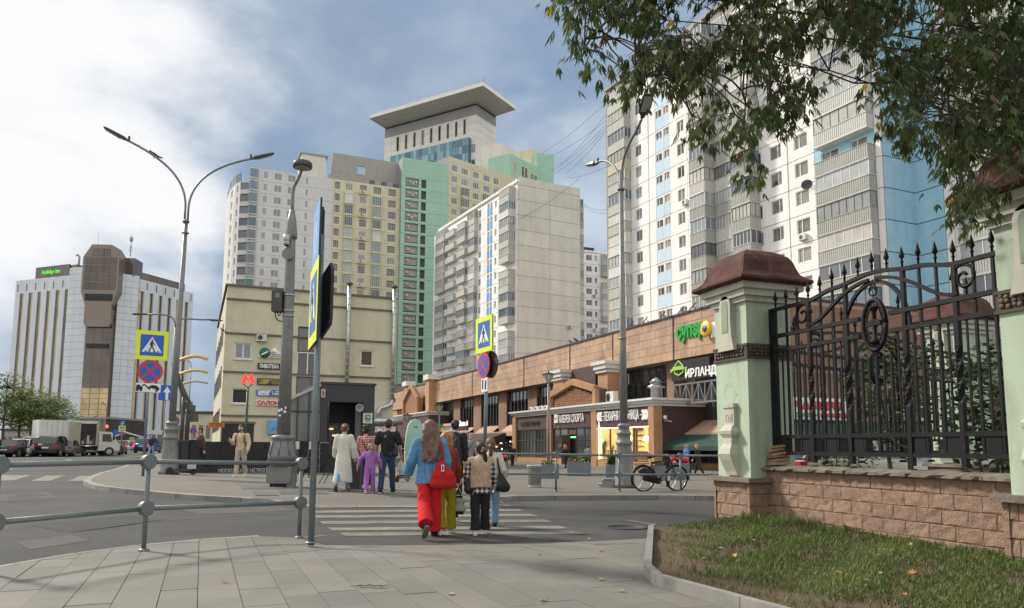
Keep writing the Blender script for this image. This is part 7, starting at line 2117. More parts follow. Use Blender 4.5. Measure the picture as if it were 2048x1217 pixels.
obj('rack', MB().tube([(-.36,-.06,.77),(-.80,-.07,.76),(-.82,0,.76),(-.80,.07,.76),(-.36,.06,.77)],.009,6).tube([(-.76,-.07,.76),(xb,-.06,rw)],.008,6).tube([(-.76,.07,.76),(xb,.06,rw)],.008,6).tube([(-.4,0,.77),(-.8,0,.76)],.008,6), M_bk, bk)
obj('headlamp', MB().cyl((.45,0,.80),(.52,0,.80),.035,.045,10), M_chr, bk); obj('reflector', MB().box(-.90,-.88,-.03,.03,.5,.56), M_srd, bk)
obj('coat_guard', MB().add([(xb+.0,-.04,.66),(xb+.22,-.04,.6),(xb+.32,-.04,.4),(xb,-.04,.36),(xb-.2,-.04,.55)], [(0,1,2,3,4)]), mat('guard_black', (.02,.02,.02), .6), bk)
obj('stand', MB().beam((-.5,.08,.33),(-.62,.16,.0),.015), M_chr, bk); obj('mudflap', MB().box(.22,.30,-.03,.03,.10,.28), M_bk, bk)
# --- black handcart frames by the granite wall
M_cart = mat('cart_black', (.02,.02,.022), .5)
g = P(655, 945, 22.5);
ct = thing('shopping_trolley', 'folded black shopping trolley with a bag leaning by the metro wall', 'trolley', (g.x, g.y, base(g.x,g.y)))
obj('frame', MB().tube([(-.25,0,.0),(.2,0,.85)],.012,6).tube([(-.15,.2,.0),(.28,.2,.85)],.012,6).tube([(.2,0,.85),(.28,.2,.85)],.012,6), M_cart, ct); obj('bag', MB().prism([(-.12,.35),(.25,.3),(.3,.75),(.12,.82)], -.06, .2), M_cart, ct)
g = P(604, 945, 27.5); bz_ = base(g.x,g.y)
for i, dx_ in enumerate((-.28,.22)):
 t = thing('folding_chair_frame', ('left one of two thin metal frames by the granite wall', 'right one of two thin metal frames by the granite wall')[i], 'frame', (g.x+dx_, g.y, bz_))
 obj('tube_frame', MB().tube([(-.18,0,0),(.0,.1,1.05),(.10,.1,1.05),(.05,-.1,0)],.022,6), M_cart, t); obj('cap', MB().box(-.02,.12,.06,.16,1.02,1.3), M_zinc, t)
# --- mint board carried upright in the crowd
g = P(828, 985, 19.5); bz_ = base(g.x,g.y)
sb_ = thing('surfboard', 'pale mint surfboard standing upright behind the woman in the denim jacket', 'surfboard', (g.x+.0, g.y, bz_), R(18))
h0, h1 = .35, P(828, 839, 19.5).z-bz_
ol = []
for i in range(9): q = i/8; ol.append((.30*math.sin(PI*(.18+.32*q*1.0)) if q < 1 else .3, h0+(h1-h0)*.55*q))
outl = [(.10,h0),(.2,h0+.15),(.245,h0+.45),(.25,h0+.8),(.225,h1-.4),(.18,h1-.16),(.11,h1-.04),(.0,h1)]
poly = outl + [(-x,z) for x,z in reversed(outl[:-1])]
obj('deck', MB().prism(poly, -.035, -.012), mat('mint_foam', (.36,.62,.52), .5, var=.05), sb_); obj('rim', MB().prism([(x*1.03,z+.01) for x,z in poly], -.012, .09), mat('board_cream', (.52,.50,.42), .6), sb_)
text('ONE', -.05, .05, h1-.2, .05, M_sbk, sb_, -.04, 'lettering', .003)
# --- rental scooters
M_sco = [mat('scooter_yellow', (.75,.50,.02), .4, var=.05), mat('scooter_orange', (.78,.16,.02), .4, var=.05)]
def scooter(px, Y, rz, m, label):
 g = P(px, 940, Y); t = thing('kick_scooter', label, 'scooter', (g.x, g.y, base(g.x,g.y)), rz, 'rental scooters parked on the square')
 for x in (-.42,.45): obj('wheel', MB().cyl((x,-.03,.11),(x,.03,.11),.11,n=14), M_tyre, t)
 obj('deck', MB().box(-.38,.30,-.08,.08,.12,.17), M_sbk, t); obj('stem', MB().tube([(.45,0,.2),(.33,0,1.08)],.028,8), m, t); obj('fork', MB().beam((.30,0,.15),(.45,0,.26),.08).beam((.45,0,.26),(.45,0,.11),.05), m, t)
 obj('handlebar', MB().tube([(.33,-.25,1.08),(.33,.25,1.08)],.016,6), M_sbk, t); obj('mudguard', MB().tube([(-.56,0,.18),(-.45,0,.26),(-.32,0,.2)],.035,6), m, t); obj('headlight', MB().ball((.38,0,.98),.03,6,4), M_bulb, t)
scooter(798, 27, R(60), M_sco[0], 'yellow kick scooter left of the mint surfboard')
scooter(805, 25, R(75), M_sco[1], 'orange kick scooter standing just left of the denim jacket')
scooter(813, 29, R(110), M_sco[0], 'yellow kick scooter half hidden behind the mint surfboard')
scooter(927, 34, R(95), M_sco[0], 'yellow kick scooter behind the man in the grey jumper')
# --- standing bin and small black bollard by the wall
g = P(708, 956, 20); o = obj('bollard', MB().box(-.19,.19,-.15,.15,0,.75), M_dkm, None, (g.x, g.y, base(g.x,g.y))); tag(o, 'short black box post standing behind the long white dress', 'bollard')
g = P(360, 920, 31); bz_ = base(g.x, g.y)
t = thing('rubbish_container', 'black rubbish container right behind the tall left lamp base', 'rubbish bin', (g.x, g.y, bz_))
obj('body', MB().box(-.45,.45,-.3,.3,.15,1.25), M_sbk, t); obj('lid', MB().box(-.48,.48,-.33,.33,1.25,1.33), M_dkm, t)
for x in (-.35,.35): obj('wheel', MB().cyl((x,-.32,.1),(x,-.26,.1),.1,n=10), M_tyre, t)
obj('sticker', MB().box(-.46,-.45,-.2,.2,.9,1.1), M_nsy, t)
g = P(376, 950, 28); t = thing('delivery_scooter', 'small grey scooter parked low by the lamp base behind the man in brown', 'scooter', (g.x-.25, g.y, base(g.x,g.y)), R(200))
for x in (-.4,.4): obj('wheel', MB().cyl((x,-.04,.14),(x,.04,.14),.14,n=12), M_tyre, t)
obj('deck', MB().box(-.35,.35,-.09,.09,.14,.22), M_dkm, t); obj('body', MB().box(-.5,-.2,-.13,.13,.22,.42), M_zinc, t)
# --- traffic signs and lights far down the street
def far_post(px, pyb, Y, items, label, name='sign_post', cat='road sign'):
 b = P(px, pyb, Y); bz_ = base(b.x,b.y); t = thing(name, label, cat, (b.x,b.y,bz_), face_cam(b.x,b.y))
 top = max(P(px, q[1]-q[2]/2, Y).z for q in items)-bz_
 obj('post', MB().cyl((0,.08,0),(0,.08,top),.05,n=8), M_gal, t)
 for kind, py, s in items:
  z = P(px, py, Y).z-bz_; m_ = s/1500*Y
  if kind == 'ped': ped_sign(t, 0, z, m_)
  elif kind == 'stop': nostop_sign(t, 0, z, m_, cross=False)
  elif kind == 'lane':
   o = obj('lane_sign', MB().box(-m_/2,m_/2,0,.03,z-m_/2,z+m_/2), M_sbl, t); obj('white_arrow', MB().stroke([(-.12*m_,z-.35*m_),(-.12*m_,z+.1*m_)],.1*m_,-.006,0).stroke([(-.12*m_,z-.2*m_),(.2*m_,z),(.2*m_,z+.3*m_)],.1*m_,-.007,0).prism([(.05*m_,z+.25*m_),(.35*m_,z+.25*m_),(.2*m_,z+.45*m_)],-.006,0), M_swh, o)
  elif kind == 'plate': obj('plate', MB().box(-m_/2,m_/2,0,.03,z-m_*.3,z+m_*.3), mat('plate_grey', (.45,.46,.5), .5), t)
  elif kind == 'light':
   o = obj('signal_head', MB().box(-.17,.17,0,.2,z-.5,z+.5), M_sbk, t); obj('red_light', MB().ball((0,-.02,z+.3),(.13,.05,.13),8,6), mat('signal_red', (1,.05,.02), .4, var=0, emit=4), o); obj('green_light', MB().ball((-.3,-.02,z+.25),(.1,.05,.1),8,6), mat('signal_green', (.05,.9,.45), .4, var=0, emit=1.5), o)
 return t
far_post(241, 908, 78, [('lane',847,9),('ped',858,12),('stop',868,10)], 'far signpost with a blue lane sign over a crossing sign')
far_post(262, 908, 92, [('ped',880,9),('stop',889,8),('plate',894,8)], 'distant signpost with a small crossing sign right of the traffic light')
far_post(283, 908, 98, [('ped',888,6),('lane',893,5)], 'tiny distant signpost with a yellow edged sign behind the walking man')
far_post(250, 908, 88, [('light',898,12)], 'traffic light showing red at the far junction', 'traffic_light', 'traffic light')
far_post(344, 925, 46, [('stop',842,20),('plate',857,10)], 'no stopping sign half hidden behind the tall left lamp')
far_post(384, 915, 62, [('stop',862,14)], 'dark round sign on a post right of the tall left lamp')
gt = P(300, 900, 96); bz_ = base(gt.x, gt.y)
t = thing('sign_gantry', 'pale steel gantry frame across the far street', 'gantry', (gt.x-3, gt.y, bz_)); zz_ = P(270,868,96).z-bz_
obj('post', MB().cyl((2.6,0,0),(2.6,0,zz_-.6),.12,n=8).cyl((-4.9,0,0),(-4.9,0,zz_-1.8),.12,n=8), M_zinc, t); obj('beam', MB().beam((-4.9,0,zz_-1.8),(-.3,0,zz_+.2),.16).beam((-.3,0,zz_+.2),(2.6,0,zz_-.6),.16), M_zinc, t)
obj('blue_sign', MB().box(-1.8,-1.2,-.1,0,zz_-.1,zz_+.5), M_sbl, t); obj('signal', MB().ball((-2.6,-.1,zz_+.9),.2,8,6), mat('signal_red', (1,.05,.02), .4, var=0, emit=4), t)
M_cab = mat('cable_black', (.03,.03,.035), .6, var=0)
cabs = [((1222,196,100),(1085,306,140)),((1224,232,100),(1090,318,140)),((1224,238,100),(1100,345,140)),((1222,216,100),(1120,330,140)),((1222,246,100),(1112,346,140)),((1220,252,100),(1130,348,140)),((1220,330,99),(1128,355,140)),((1219,418,99),(1168,408,140)),((1219,426,99),(1168,412,140)),((1160,356,138),(1035,440,135))]
for i, (a, b) in enumerate(cabs):
 a, b = P(*a), P(*b); m_ = (a+b)/2 - Vector((0,0,1.2))
 o = obj('overhead_cable', MB().tube([a*(1-q)**2+m_*2*q*(1-q)+b*q*q for q in [k_/10 for k_ in range(11)]], .028, 5), M_cab)
 tag(o, ('uppermost', 'second highest', 'third highest', 'steepest', 'lower pair upper', 'lower pair lower', 'lamp level', 'upper low', 'lowest long', 'end wall')[i] + ' thin black cable of those strung between the white apartment blocks', 'cable', 'cables strung between the apartment blocks')
for i, (px, py, Y, lb) in enumerate(((1141,683,80,'left one of two dark birds sitting on the sandstone roof edge'),(1152,680,79,'right one of two dark birds sitting on the sandstone roof edge'))):
 u_, z_ = SH.hit(px, py, -1.0); w3 = SH.w(u_, -1.0, ZT+.14); bird('pigeon', lb, w3, R(40+50*i), 2.0)
u_ = yu(445, 658); bird('pigeon', 'dark bird on the upper ledge of the yellow building', YB.w(u_, -.33, yz(445,668)+.1), R(80), 1.4)
# ============================================================ VEHICLES
M_cgl = mat('car_glass', (.015,.018,.02), .05, spec=1.0, var=0)
M_tail = mat('tail_lamp', (.45,.01,.012), .25, var=0)
M_taillit = mat('tail_lamp_lit', (1,.03,.02), .3, var=0, emit=2.5)
M_rimm = mat('alloy', (.45,.45,.46), .3, .8)
M_plate = mat('number_plate', (.75,.75,.73), .5)
def paint(name, c): return mat('paint_' + name, c, .25, .15, var=.03, spec=.7)
def loft(rings, m=0):
 n = len(rings[0]); vs = [p for r in rings for p in r]; fs = []
 for i in range(len(rings)-1):
  for k in range(n): fs.append((i*n+k, i*n+(k+1) % n, (i+1)*n+(k+1) % n, (i+1)*n+k))
 fs.append(tuple(reversed(range(n)))); fs.append(tuple((len(rings)-1)*n+k for k in range(n)))
 return vs, fs
def make_car(label, loc, rz, m, kind='sedan', lit=False, group='parked cars in the row on the left'):
 """rear of the car at local -y"""
 t = thing('car', label, 'car', loc, rz, group)
 L, W, Hh = {'sedan': (4.7,1.82,1.45), 'suv': (4.7,1.9,1.74), 'wagon': (4.6,1.82,1.52), 'hatch': (4.2,1.78,1.5)}[kind]
 belt = {'sedan': .92, 'suv': 1.12, 'wagon': .98, 'hatch': .97}[kind]
 st = [(0,.80,.42,belt-.18),(.10,.90,.30,belt-.04),(.5,.98,.22,belt+.0),(1.3,1.0,.2,belt+.02),(2.9,1.0,.2,belt),(3.7,.98,.2,belt-.08),(L-.35,.92,.22,belt-.2),(L-.05,.78,.32,belt-.34),(L,.7,.42,belt-.4)]
 rings = []
 for y, w, z0, z1 in st:
  hw = W/2*w; rings.append([(-hw*.92,y-L/2,z0),(hw*.92,y-L/2,z0),(hw,y-L/2,z0+.12),(hw,y-L/2,z1-.16),(hw*.93,y-L/2,z1),(-hw*.93,y-L/2,z1),(-hw,y-L/2,z1-.16),(-hw,y-L/2,z0+.12)])
 vs, fs = loft(rings); obj('body', MB().add(vs, fs, 0, True), m, t)
 cb = {'sedan': [(.62,belt-.02,.80,belt),(1.25,Hh-.05,.66,belt),(2.4,Hh,.70,belt),(2.75,Hh-.05,.68,belt),(3.55,belt-.02,.82,belt)],
   'suv': [(.10,belt,.86,belt),(.48,Hh-.10,.72,belt),(.9,Hh,.74,belt),(2.5,Hh,.74,belt),(2.9,Hh-.07,.70,belt),(3.6,belt-.04,.84,belt)],
   'wagon': [(.14,belt,.84,belt),(.6,Hh-.08,.70,belt),(1.0,Hh,.72,belt),(2.5,Hh,.72,belt),(2.8,Hh-.06,.70,belt),(3.55,belt-.04,.84,belt)],
   'hatch': [(.14,belt,.84,belt),(.7,Hh-.08,.68,belt),(1.1,Hh,.70,belt),(2.3,Hh,.72,belt),(2.6,Hh-.06,.70,belt),(3.3,belt-.04,.84,belt)]}[kind]
 g_ = MB(); n = len(cb); vs = []
 for y, z, w, b in cb: vs += [(-W/2*.93,y-L/2,b-.03),(-W/2*w,y-L/2,z),(W/2*w,y-L/2,z),(W/2*.93,y-L/2,b-.03)]
 fs, ms = [], []
 for i in range(n-1):
  a = i*4
  for k in range(3):
   fs.append((a+k, a+k+1, a+4+k+1, a+4+k)); ms.append(0 if not (k == 1 and 0 < i < n-2) else 1)
 for f, q in zip(fs, ms): g_.add([vs[i] for i in f], [(3,2,1,0)], q, False)
 obj('cabin', g_, [M_cgl, m], t)
 pl = MB()
 for sx in (-1,1):
  pr = [(sx*W/2*w*1.005, y-L/2, z+.004) for y, z, w, b in cb]
  for p, q in zip(pr[:-1], pr[1:]): pl.beam(p, q, .06, .05)
  yb = cb[n//2][0]-L/2; pl.beam((sx*W/2*.935,yb,belt),(sx*W/2*cb[n//2][2]*1.0,yb,cb[n//2][1]-.03),.09,.03)
 obj('pillar_trim', pl, m, t)
 for sx in (-1,1):
  for y in (.85, L-.9):
   w_ = obj('wheel', MB().cyl((sx*(W/2-.2),y-L/2,.33),(sx*(W/2+.005),y-L/2,.33),.33,n=18), M_tyre, t); obj('rim', MB().cyl((sx*(W/2-.02),y-L/2,.33),(sx*(W/2+.012),y-L/2,.33),.22,n=14), M_rimm, w_)
  zt_ = belt-.14
  obj('tail_light', MB().box(sx*W*.30, sx*W*.455, -L/2-.0, -L/2+.2, zt_-.08, zt_+.07) if kind != 'suv' else MB().box(sx*W*.37, sx*W*.47, -L/2+.0, -L/2+.25, zt_-.25, zt_+.1), M_taillit if lit else M_tail, t)
  obj('mirror', MB().ball((sx*(W/2+.08), L*.18, belt+.08), (.1,.06,.08), 8, 5), m, t)
 obj('number_plate', MB().box(-.26,.26,-L/2-.03,-L/2+.02,belt-.40,belt-.28), M_plate, t)
 obj('bumper', MB().box(-W/2*.86,W/2*.86,-L/2-.05,-L/2+.15,.36,.56), M_sbk if kind == 'suv' else m, t)
 if kind in ('suv','wagon'):
  for sx in (-1,1): obj('roof_rail', MB().beam((sx*.62,-L/2+.9,Hh+.05),(sx*.62,L*.1,Hh+.05),.04), M_rimm, t)
 return t
def car_at(px, py, **k):
 g = G(px, py, road_z); return (g.x, g.y, g.z)
P_blk, P_whit, P_dk, P_gry, P_slv = paint('black', (.014,.014,.017)), paint('white', (.62,.63,.64)), paint('dark_plum', (.03,.022,.026)), paint('grey', (.16,.165,.19)), paint('champagne', (.36,.35,.31))
row = [(-22,912.5,P_blk,'sedan','black saloon car cut off by the left edge of the picture'),(28,912.0,P_blk,'sedan','black saloon car with a white plate, second in the parked row'),(55,911.2,P_whit,'wagon','white car in the parked row between a black saloon and a champagne car'),
  (80,911.0,P_slv,'suv','champagne coloured off-roader with red tail lamp in the parked row'),(108,911.2,P_dk,'suv','tall dark plum off-roader, highest car in the parked row'),(137,910.6,P_gry,'sedan','grey saloon car parked left of the box truck')]
for px, py, m, kd, lb in row:
 make_car(lb, car_at(px, py+2.2), R(14), m, kd)
make_car('champagne car half hidden behind the box truck', car_at(198, 911.0), R(12), P_slv, 'hatch')
make_car('white hatchback parked right of the box truck', car_at(212, 910.8), R(10), P_whit, 'wagon')
make_car('low dark car furthest right in the parked row', car_at(232, 908.8), R(20), P_blk, 'sedan')
make_car('distant blue car with lit red tail lamps waiting at the junction', (P(296,900,88).x, 88, base(-42,88)), R(8), paint('blue', (.02,.10,.30)), 'suv', True, None)
make_car('tiny pale car crossing beyond the far traffic light', (P(247,900,105).x, 105, base(-50,105)), R(70), P_whit, 'hatch', False, None)
make_car('red tailed silver car behind the fence, seen low between the pillars', (P(1700,925,20).x, 20, base(10,20)), R(-75), P_slv, 'hatch', False, 'cars glimpsed below the iron fence')
make_car('dark red car behind the fence left of the silver one', (P(1625,925,27).x, 27, base(11,27)), R(-70), paint('red', (.15,.015,.015)), 'hatch', False, 'cars glimpsed below the iron fence')
make_car('grey car behind the fence beside the rear pillar', (P(1800,925,22).x, 22.5, base(12,22)), R(-72), P_gry, 'wagon', False, 'cars glimpsed below the iron fence')
g = G(146, 912.5, road_z)
bt = thing('box_truck', 'white box truck with its side door open, facing right beyond the parked cars', 'truck', (g.x, g.y, g.z), R(46))
M_box = mat('truck_box_white', (.62,.64,.63), .6, var=.06, streak=.15)
obj('cargo_box', MB().box(-3.2,1.7,-1.1,1.1,.95,3.25), M_box, bt)
for i in range(7): obj('box_rib', MB().box(-3.0+i*.42,-2.97+i*.42,-1.12,-1.1,1.0,3.2), mat('rib_grey', (.45,.46,.46), .6), bt)
obj('open_side', MB().box(.2,1.5,-1.115,-1.1,1.0,3.0), M_dark, bt); obj('door', MB().box(-.75,.15,-1.2,-1.13,1.0,3.1), mat('door_beige', (.36,.34,.28), .7), bt); obj('door_post', MB().box(1.5,1.66,-1.13,-1.1,.95,3.2), mat('door_beige', (.36,.34,.28), .7), bt)
for q in range(5): obj('cargo', MB().box(.3+q*.22,.5+q*.22,-1.13,-1.115,1.1,1.4+.25*(q % 3)), [M_conc, M_bframe, M_grey][q % 3], bt)
vs, fs = loft([[(1.8,-1,.5),(1.8,1,.5),(1.8,1,2.3),(1.8,-1,2.3)],[(2.9,-1,.5),(2.9,1,.5),(2.9,.95,2.25),(2.9,-.95,2.25)],[(3.25,-.98,.5),(3.25,.98,.5),(3.5,.9,1.3),(3.5,-.9,1.3)],[(3.7,-.9,.5),(3.7,.9,.5),(3.7,.88,1.1),(3.7,-.88,1.1)]])
obj('cab', MB().add(vs, fs), M_box, bt); obj('cab_window', MB().prism([(2.1,1.35),(2.95,1.35),(2.8,2.05),(2.1,2.05)], -1.02, -.99), M_cgl, bt)
obj('chassis', MB().box(-3.1,3.3,-.5,.5,.55,.9), M_sbk, bt)
for x in (-2.1,2.75):
 for s_ in (-1,1): w_ = obj('wheel', MB().cyl((x,s_*.75,.42),(x,s_*1.02,.42),.42,n=18), M_tyre, bt); obj('rim', MB().cyl((x,s_*.98,.42),(x,s_*1.03,.42),.24,n=12), M_rimm, w_)
obj('mirror', MB().box(3.0,3.1,-1.25,-1.05,1.5,1.95), M_sbk, bt)
for px0, px1, py0, py1, Y, m, lb in ((0,60,862,892,160,M_conc,'low grey building behind the left trees'),(108,128,880,905,170,M_grey,'small pale hut left of the box truck'),(345,428,828,900,130,M_yw,'low pale yellow building in the gap left of the three storey building')):
 a, b = P(px0, py1, Y), P(px1, py0, Y); t = thing('low_building', lb, 'building', (a.x, Y, 0)); w_ = b.x-a.x
 obj('wall', MB().box(0, w_, 0, 12, -.8, b.z), m, t); obj('roof', MB().box(-.3, w_+.3, -.3, 12.3, b.z, b.z+.4), M_roofk, t)
 for i in range(5): obj('window', MB().box(w_*(.1+.18*i), w_*(.2+.18*i), -.06, 0, b.z*.35, b.z*.7), M_mwin[1], t)
a = P(150, 870, 175); hb2 = thing('glass_annex', 'dark glass annex with louvres at the foot of the hotel shaft', 'building', (a.x, 175, 0)); w_ = P(208,870,175).x-a.x; zz_ = P(180,838,175).z
obj('wall', MB().box(0, w_, 0, 20, -.8, zz_), M_hbr, hb2); obj('roof', MB().box(-.4, w_+.4, -.4, 20, zz_, zz_+.5), M_conc, hb2)
for i in range(9): obj('louvre', MB().box(0, w_*.35, -.2, 0, zz_*(.3+.07*i), zz_*(.33+.07*i)), M_conc, hb2)
for i in range(4): obj('mullion', MB().box(w_*(.4+.15*i), w_*(.42+.15*i), -.15, 0, 0, zz_), M_conc, hb2)
# ============================================================ TREES
M_bark = mat('bark', (.075,.06,.048), .95, var=.3, scale=8, bump=.8, bscale=25)
M_leaf = leafmat('maple_leaf', (.070,.102,.032), .6, .38)
M_leafy = leafmat('yellow_leaf', (.50,.30,.02), .3, .4)
M_leafb = leafmat('browned_leaf', (.16,.085,.035), .4, .3)
M_leafl = leafmat('lime_leaf', (.05,.10,.018), .45, .35)
class LV:
 def __init__(s): s.v, s.f, s.t = [], [], []
 def leaflet(s, p, d, n, L, W, t):
  """pointed drooping leaflet: six vertices, folded along the rib"""
  x = d.cross(n).normalized(); o = len(s.v)
  dr = Vector((0,0,-1))*L*.18
  a, b, c = p, p + d*L*.45, p + d*L + dr
  up = n*W*.22
  s.v += [a, b + x*W*.5 - up, p + d*L*.78 + x*W*.22 + dr*.5 - up*.4, c, p + d*L*.72 - x*W*.26 + dr*.5 - up*.4, b - x*W*.5 - up, b]
  s.f += [(o, o+1, o+6), (o+1, o+2, o+6), (o+2, o+3, o+6), (o+3, o+4, o+6), (o+4, o+5, o+6), (o+5, o, o+6)]
  s.t += [t]*7
 def compound(s, p, d, L, t, rg):
  """drooping compound leaf of three to five leaflets"""
  d = (d + Vector((0,0,-.9))).normalized(); side = d.cross(Vector((0,0,1)))
  side = side.normalized() if side.length > .05 else Vector((1,0,0))
  n = side.cross(d).normalized()
  s.leaflet(p + d*L*.5, (d + Vector((rg.uniform(-.2,.2), rg.uniform(-.2,.2), -.3))).normalized(), n, L*.66, L*.2, t)
  for k, f in enumerate((.42, .2) if rg.random() < .7 else (.42,)):
   for sg in (-1, 1):
    dd = (d*.75 + side*sg*.55 + Vector((0,0,-.45))).normalized()
    s.leaflet(p + d*L*f, dd, n, L*.56*rg.uniform(.8,1.1), L*.16, t)
tr = thing('maple_tree', 'large ash-leaved maple whose drooping leafy branches hang over the top right of the view', 'tree', (8.6, 8.6, 0))
T0 = Vector((8.6, 8.6, 0))
tk = MB()
tk.tube([Vector(p)-T0 for p in ((8.6,8.6,-.1),(8.5,8.5,1.2),(8.35,8.5,2.6),(8.1,8.4,4.2),(7.9,8.3,6),(7.7,8.2,8.0),(7.6,8.2,9.5))], [.30,.24,.21,.19,.16,.11,.05], 12)
obj('trunk', tk, M_bark, tr)
env = [(1075,52),(1100,45),(1135,62),(1150,120),(1190,132),(1205,92),(1235,90),(1245,148),(1265,185),(1300,196),(1330,170),(1352,215),(1392,222),(1400,200),(1425,250),(1452,230),(1470,300),(1490,392),(1515,395),(1530,345),(1550,320),(1565,275),(1590,282),(1610,245),(1640,135),(1690,148),(1720,170),(1745,215),(1765,250),(1790,330),(1815,345),(1835,290),(1860,280),(1885,330),(1905,400),(1925,478),(1955,488),(1968,430),(1985,395),(2010,405),(2048,345),(2120,330)]
extra = [(1340,1440,238,292),(1140,1188,84,134),(1240,1300,152,196)]
def env_y(x):
 for (a, ya), (b, yb) in zip(env[:-1], env[1:]):
  if a <= x <= b: return ya + (yb-ya)*(x-a)/(b-a)
 return 40
rg = random.Random(21)
def dens(x, y):
 f = y/max(env_y(x), 1)
 d = .48 if x < 1600 else .68
 if x > 1790: d = 1.0
 if 1630 < x < 1775 and y > 95: d *= .25
 if x < 1330: d *= .85
 nz = math.sin(x*.021+y*.013)*math.sin(y*.027-x*.009+1) + .5*math.sin(x*.05+.7)*math.sin(y*.061)
 return d*(.7+1.0*nz)
lv, ly, lb_, ll = LV(), LV(), LV(), LV(); tw_ = MB(); twn = []
def cluster(p, L, n, rg):
 for _ in range(n):
  a = rg.uniform(0, 2*PI); d = Vector((math.cos(a), math.sin(a), rg.uniform(-.5,.35))).normalized()
  q = p + Vector((rg.gauss(0,.09), rg.gauss(0,.09), rg.gauss(0,.07)))
  t = max(0, min(1, rg.gauss(.42,.22)))
  u_ = rg.random()
  (ly if u_ < .006 else lb_ if u_ < .03 else ll if u_ < .10 else lv).compound(q, d, L*rg.uniform(.8,1.15), t, rg)
anchors = []
tries = 0
while len(anchors) < 3700 and tries < 90000:
 tries += 1
 x = rg.uniform(1104, 2180); y = rg.uniform(-420, 480)
 e = env_y(min(x, 2115)) - 36
 if y > e: continue
 d = dens(x, max(y, 0))
 if y < 0: d = .5
 if rg.random() > d*.9: continue
 if (x-1290)**2 + (y-235)**2 < 55**2: continue
 Y = rg.uniform(6.0, 9.6) if x > 1600 else rg.uniform(5.8, 8.2)
 p = P(x, y, Y)
 if p.z < 2.3 or p.z > 9.0: continue
 anchors.append(p)
for (x0, x1, y0, y1) in extra:
 for _ in range(9): anchors.append(P(rg.uniform(x0,x1), rg.uniform(y0,y1-10), rg.uniform(5.9,6.5)))
for p in anchors: cluster(p, .148, 4, rg)
limb_pts = []
lm = MB()
def limb(a, b, r0, r1, sag=.3, n=9):
 a, b = Vector(a), Vector(b); jl = (b-a).length*.09; m_ = (a+b)/2 + Vector((rg.uniform(-jl,jl), rg.uniform(-jl,jl), sag))
 ps = [a*(1-q)**2 + m_*2*q*(1-q) + b*q*q + Vector((rg.uniform(-.06,.06), rg.uniform(-.06,.06), rg.uniform(-.07,.07)))*(0 < q < 1)*min(1, jl*4) for q in [i/n for i in range(n+1)]]
 lm.tube([v-T0 for v in ps], [r0+(r1-r0)*i/n for i in range(n+1)], 7); limb_pts.extend(ps[2:]); return ps
mains = []
for tgt, s0 in (((P(1100,-20,7.2)), (8.0,8.4,5.0)), (P(1180,20,6.2), (8.0,8.4,4.6)), (P(1300,60,6.6), (8.05,8.4,4.4)), (P(1420,120,7.4), (8.1,8.4,4.2)), (P(1650,30,6.4), (8.0,8.4,5.2)), (P(1760,140,7.2), (8.15,8.45,3.8)), (P(1850,200,6.8), (8.2,8.45,3.6)), (P(1935,300,6.6), (8.2,8.45,3.5)), (P(1980,250,7.0), (8.2,8.5,3.4)), (P(1400,-250,7.0), (7.9,8.3,6.0)), (P(1700,-300,6.5), (7.9,8.3,6.3)), (P(1950,-150,6.0), (7.95,8.3,5.6))):
 mains.append(limb(s0, tgt, .017, .004, .55, 12))
for a, b in ((P(1180,20,6.2),P(1165,112,6.2)),(P(1300,60,6.6),P(1268,178,6.2)),(P(1350,110,6.8),P(1388,268,6.2)),(P(1520,120,6.9),P(1560,290,6.4)),(P(1240,10,6.4),P(1205,100,6.3))): mains.append(limb(a, b, .008, .003, .05, 6))
mains.append(limb(P(1455,70,6.9), P(1495,280,6.3), .007, .004, .1, 8)); mains.append(limb(P(1890,170,7.0), P(1935,420,6.4), .012, .004, .1, 8))
for m_ in mains:
 for _ in range(6):
  i = rg.randrange(3, len(m_)-1); a = m_[i]
  near = sorted(anchors, key=lambda q: (q-a).length)[rg.randrange(15, 90)]
  limb(a, near + Vector((0,0,.06)), .009, .004, .12, 6)
for p in anchors:
 b = min(limb_pts, key=lambda q: (q-p).length_squared)
 l = (b-p).length
 if l > 1.0: b = p + (b-p)*(1.0/l)
 m_ = (p+b)/2 + Vector((0,0,.08))
 tw_.tube([v-T0 for v in (b, m_, p + Vector((0,0,.03)))], [.0045,.004,.003], 4, 0, False)
obj('limbs', lm, M_bark, tr)
struct(obj('twigs', tw_, M_bark, tr), 'stuff')
for L_, m_, nm in ((lv, M_leaf, 'leaves'), (ll, M_leafl, 'leaves'), (ly, M_leafy, 'yellow_leaves'), (lb_, M_leafb, 'brown_leaves')):
 o = tinted(nm, [tuple(v-T0) for v in L_.v], L_.f, L_.t, m_, tr); o['kind'] = 'stuff'
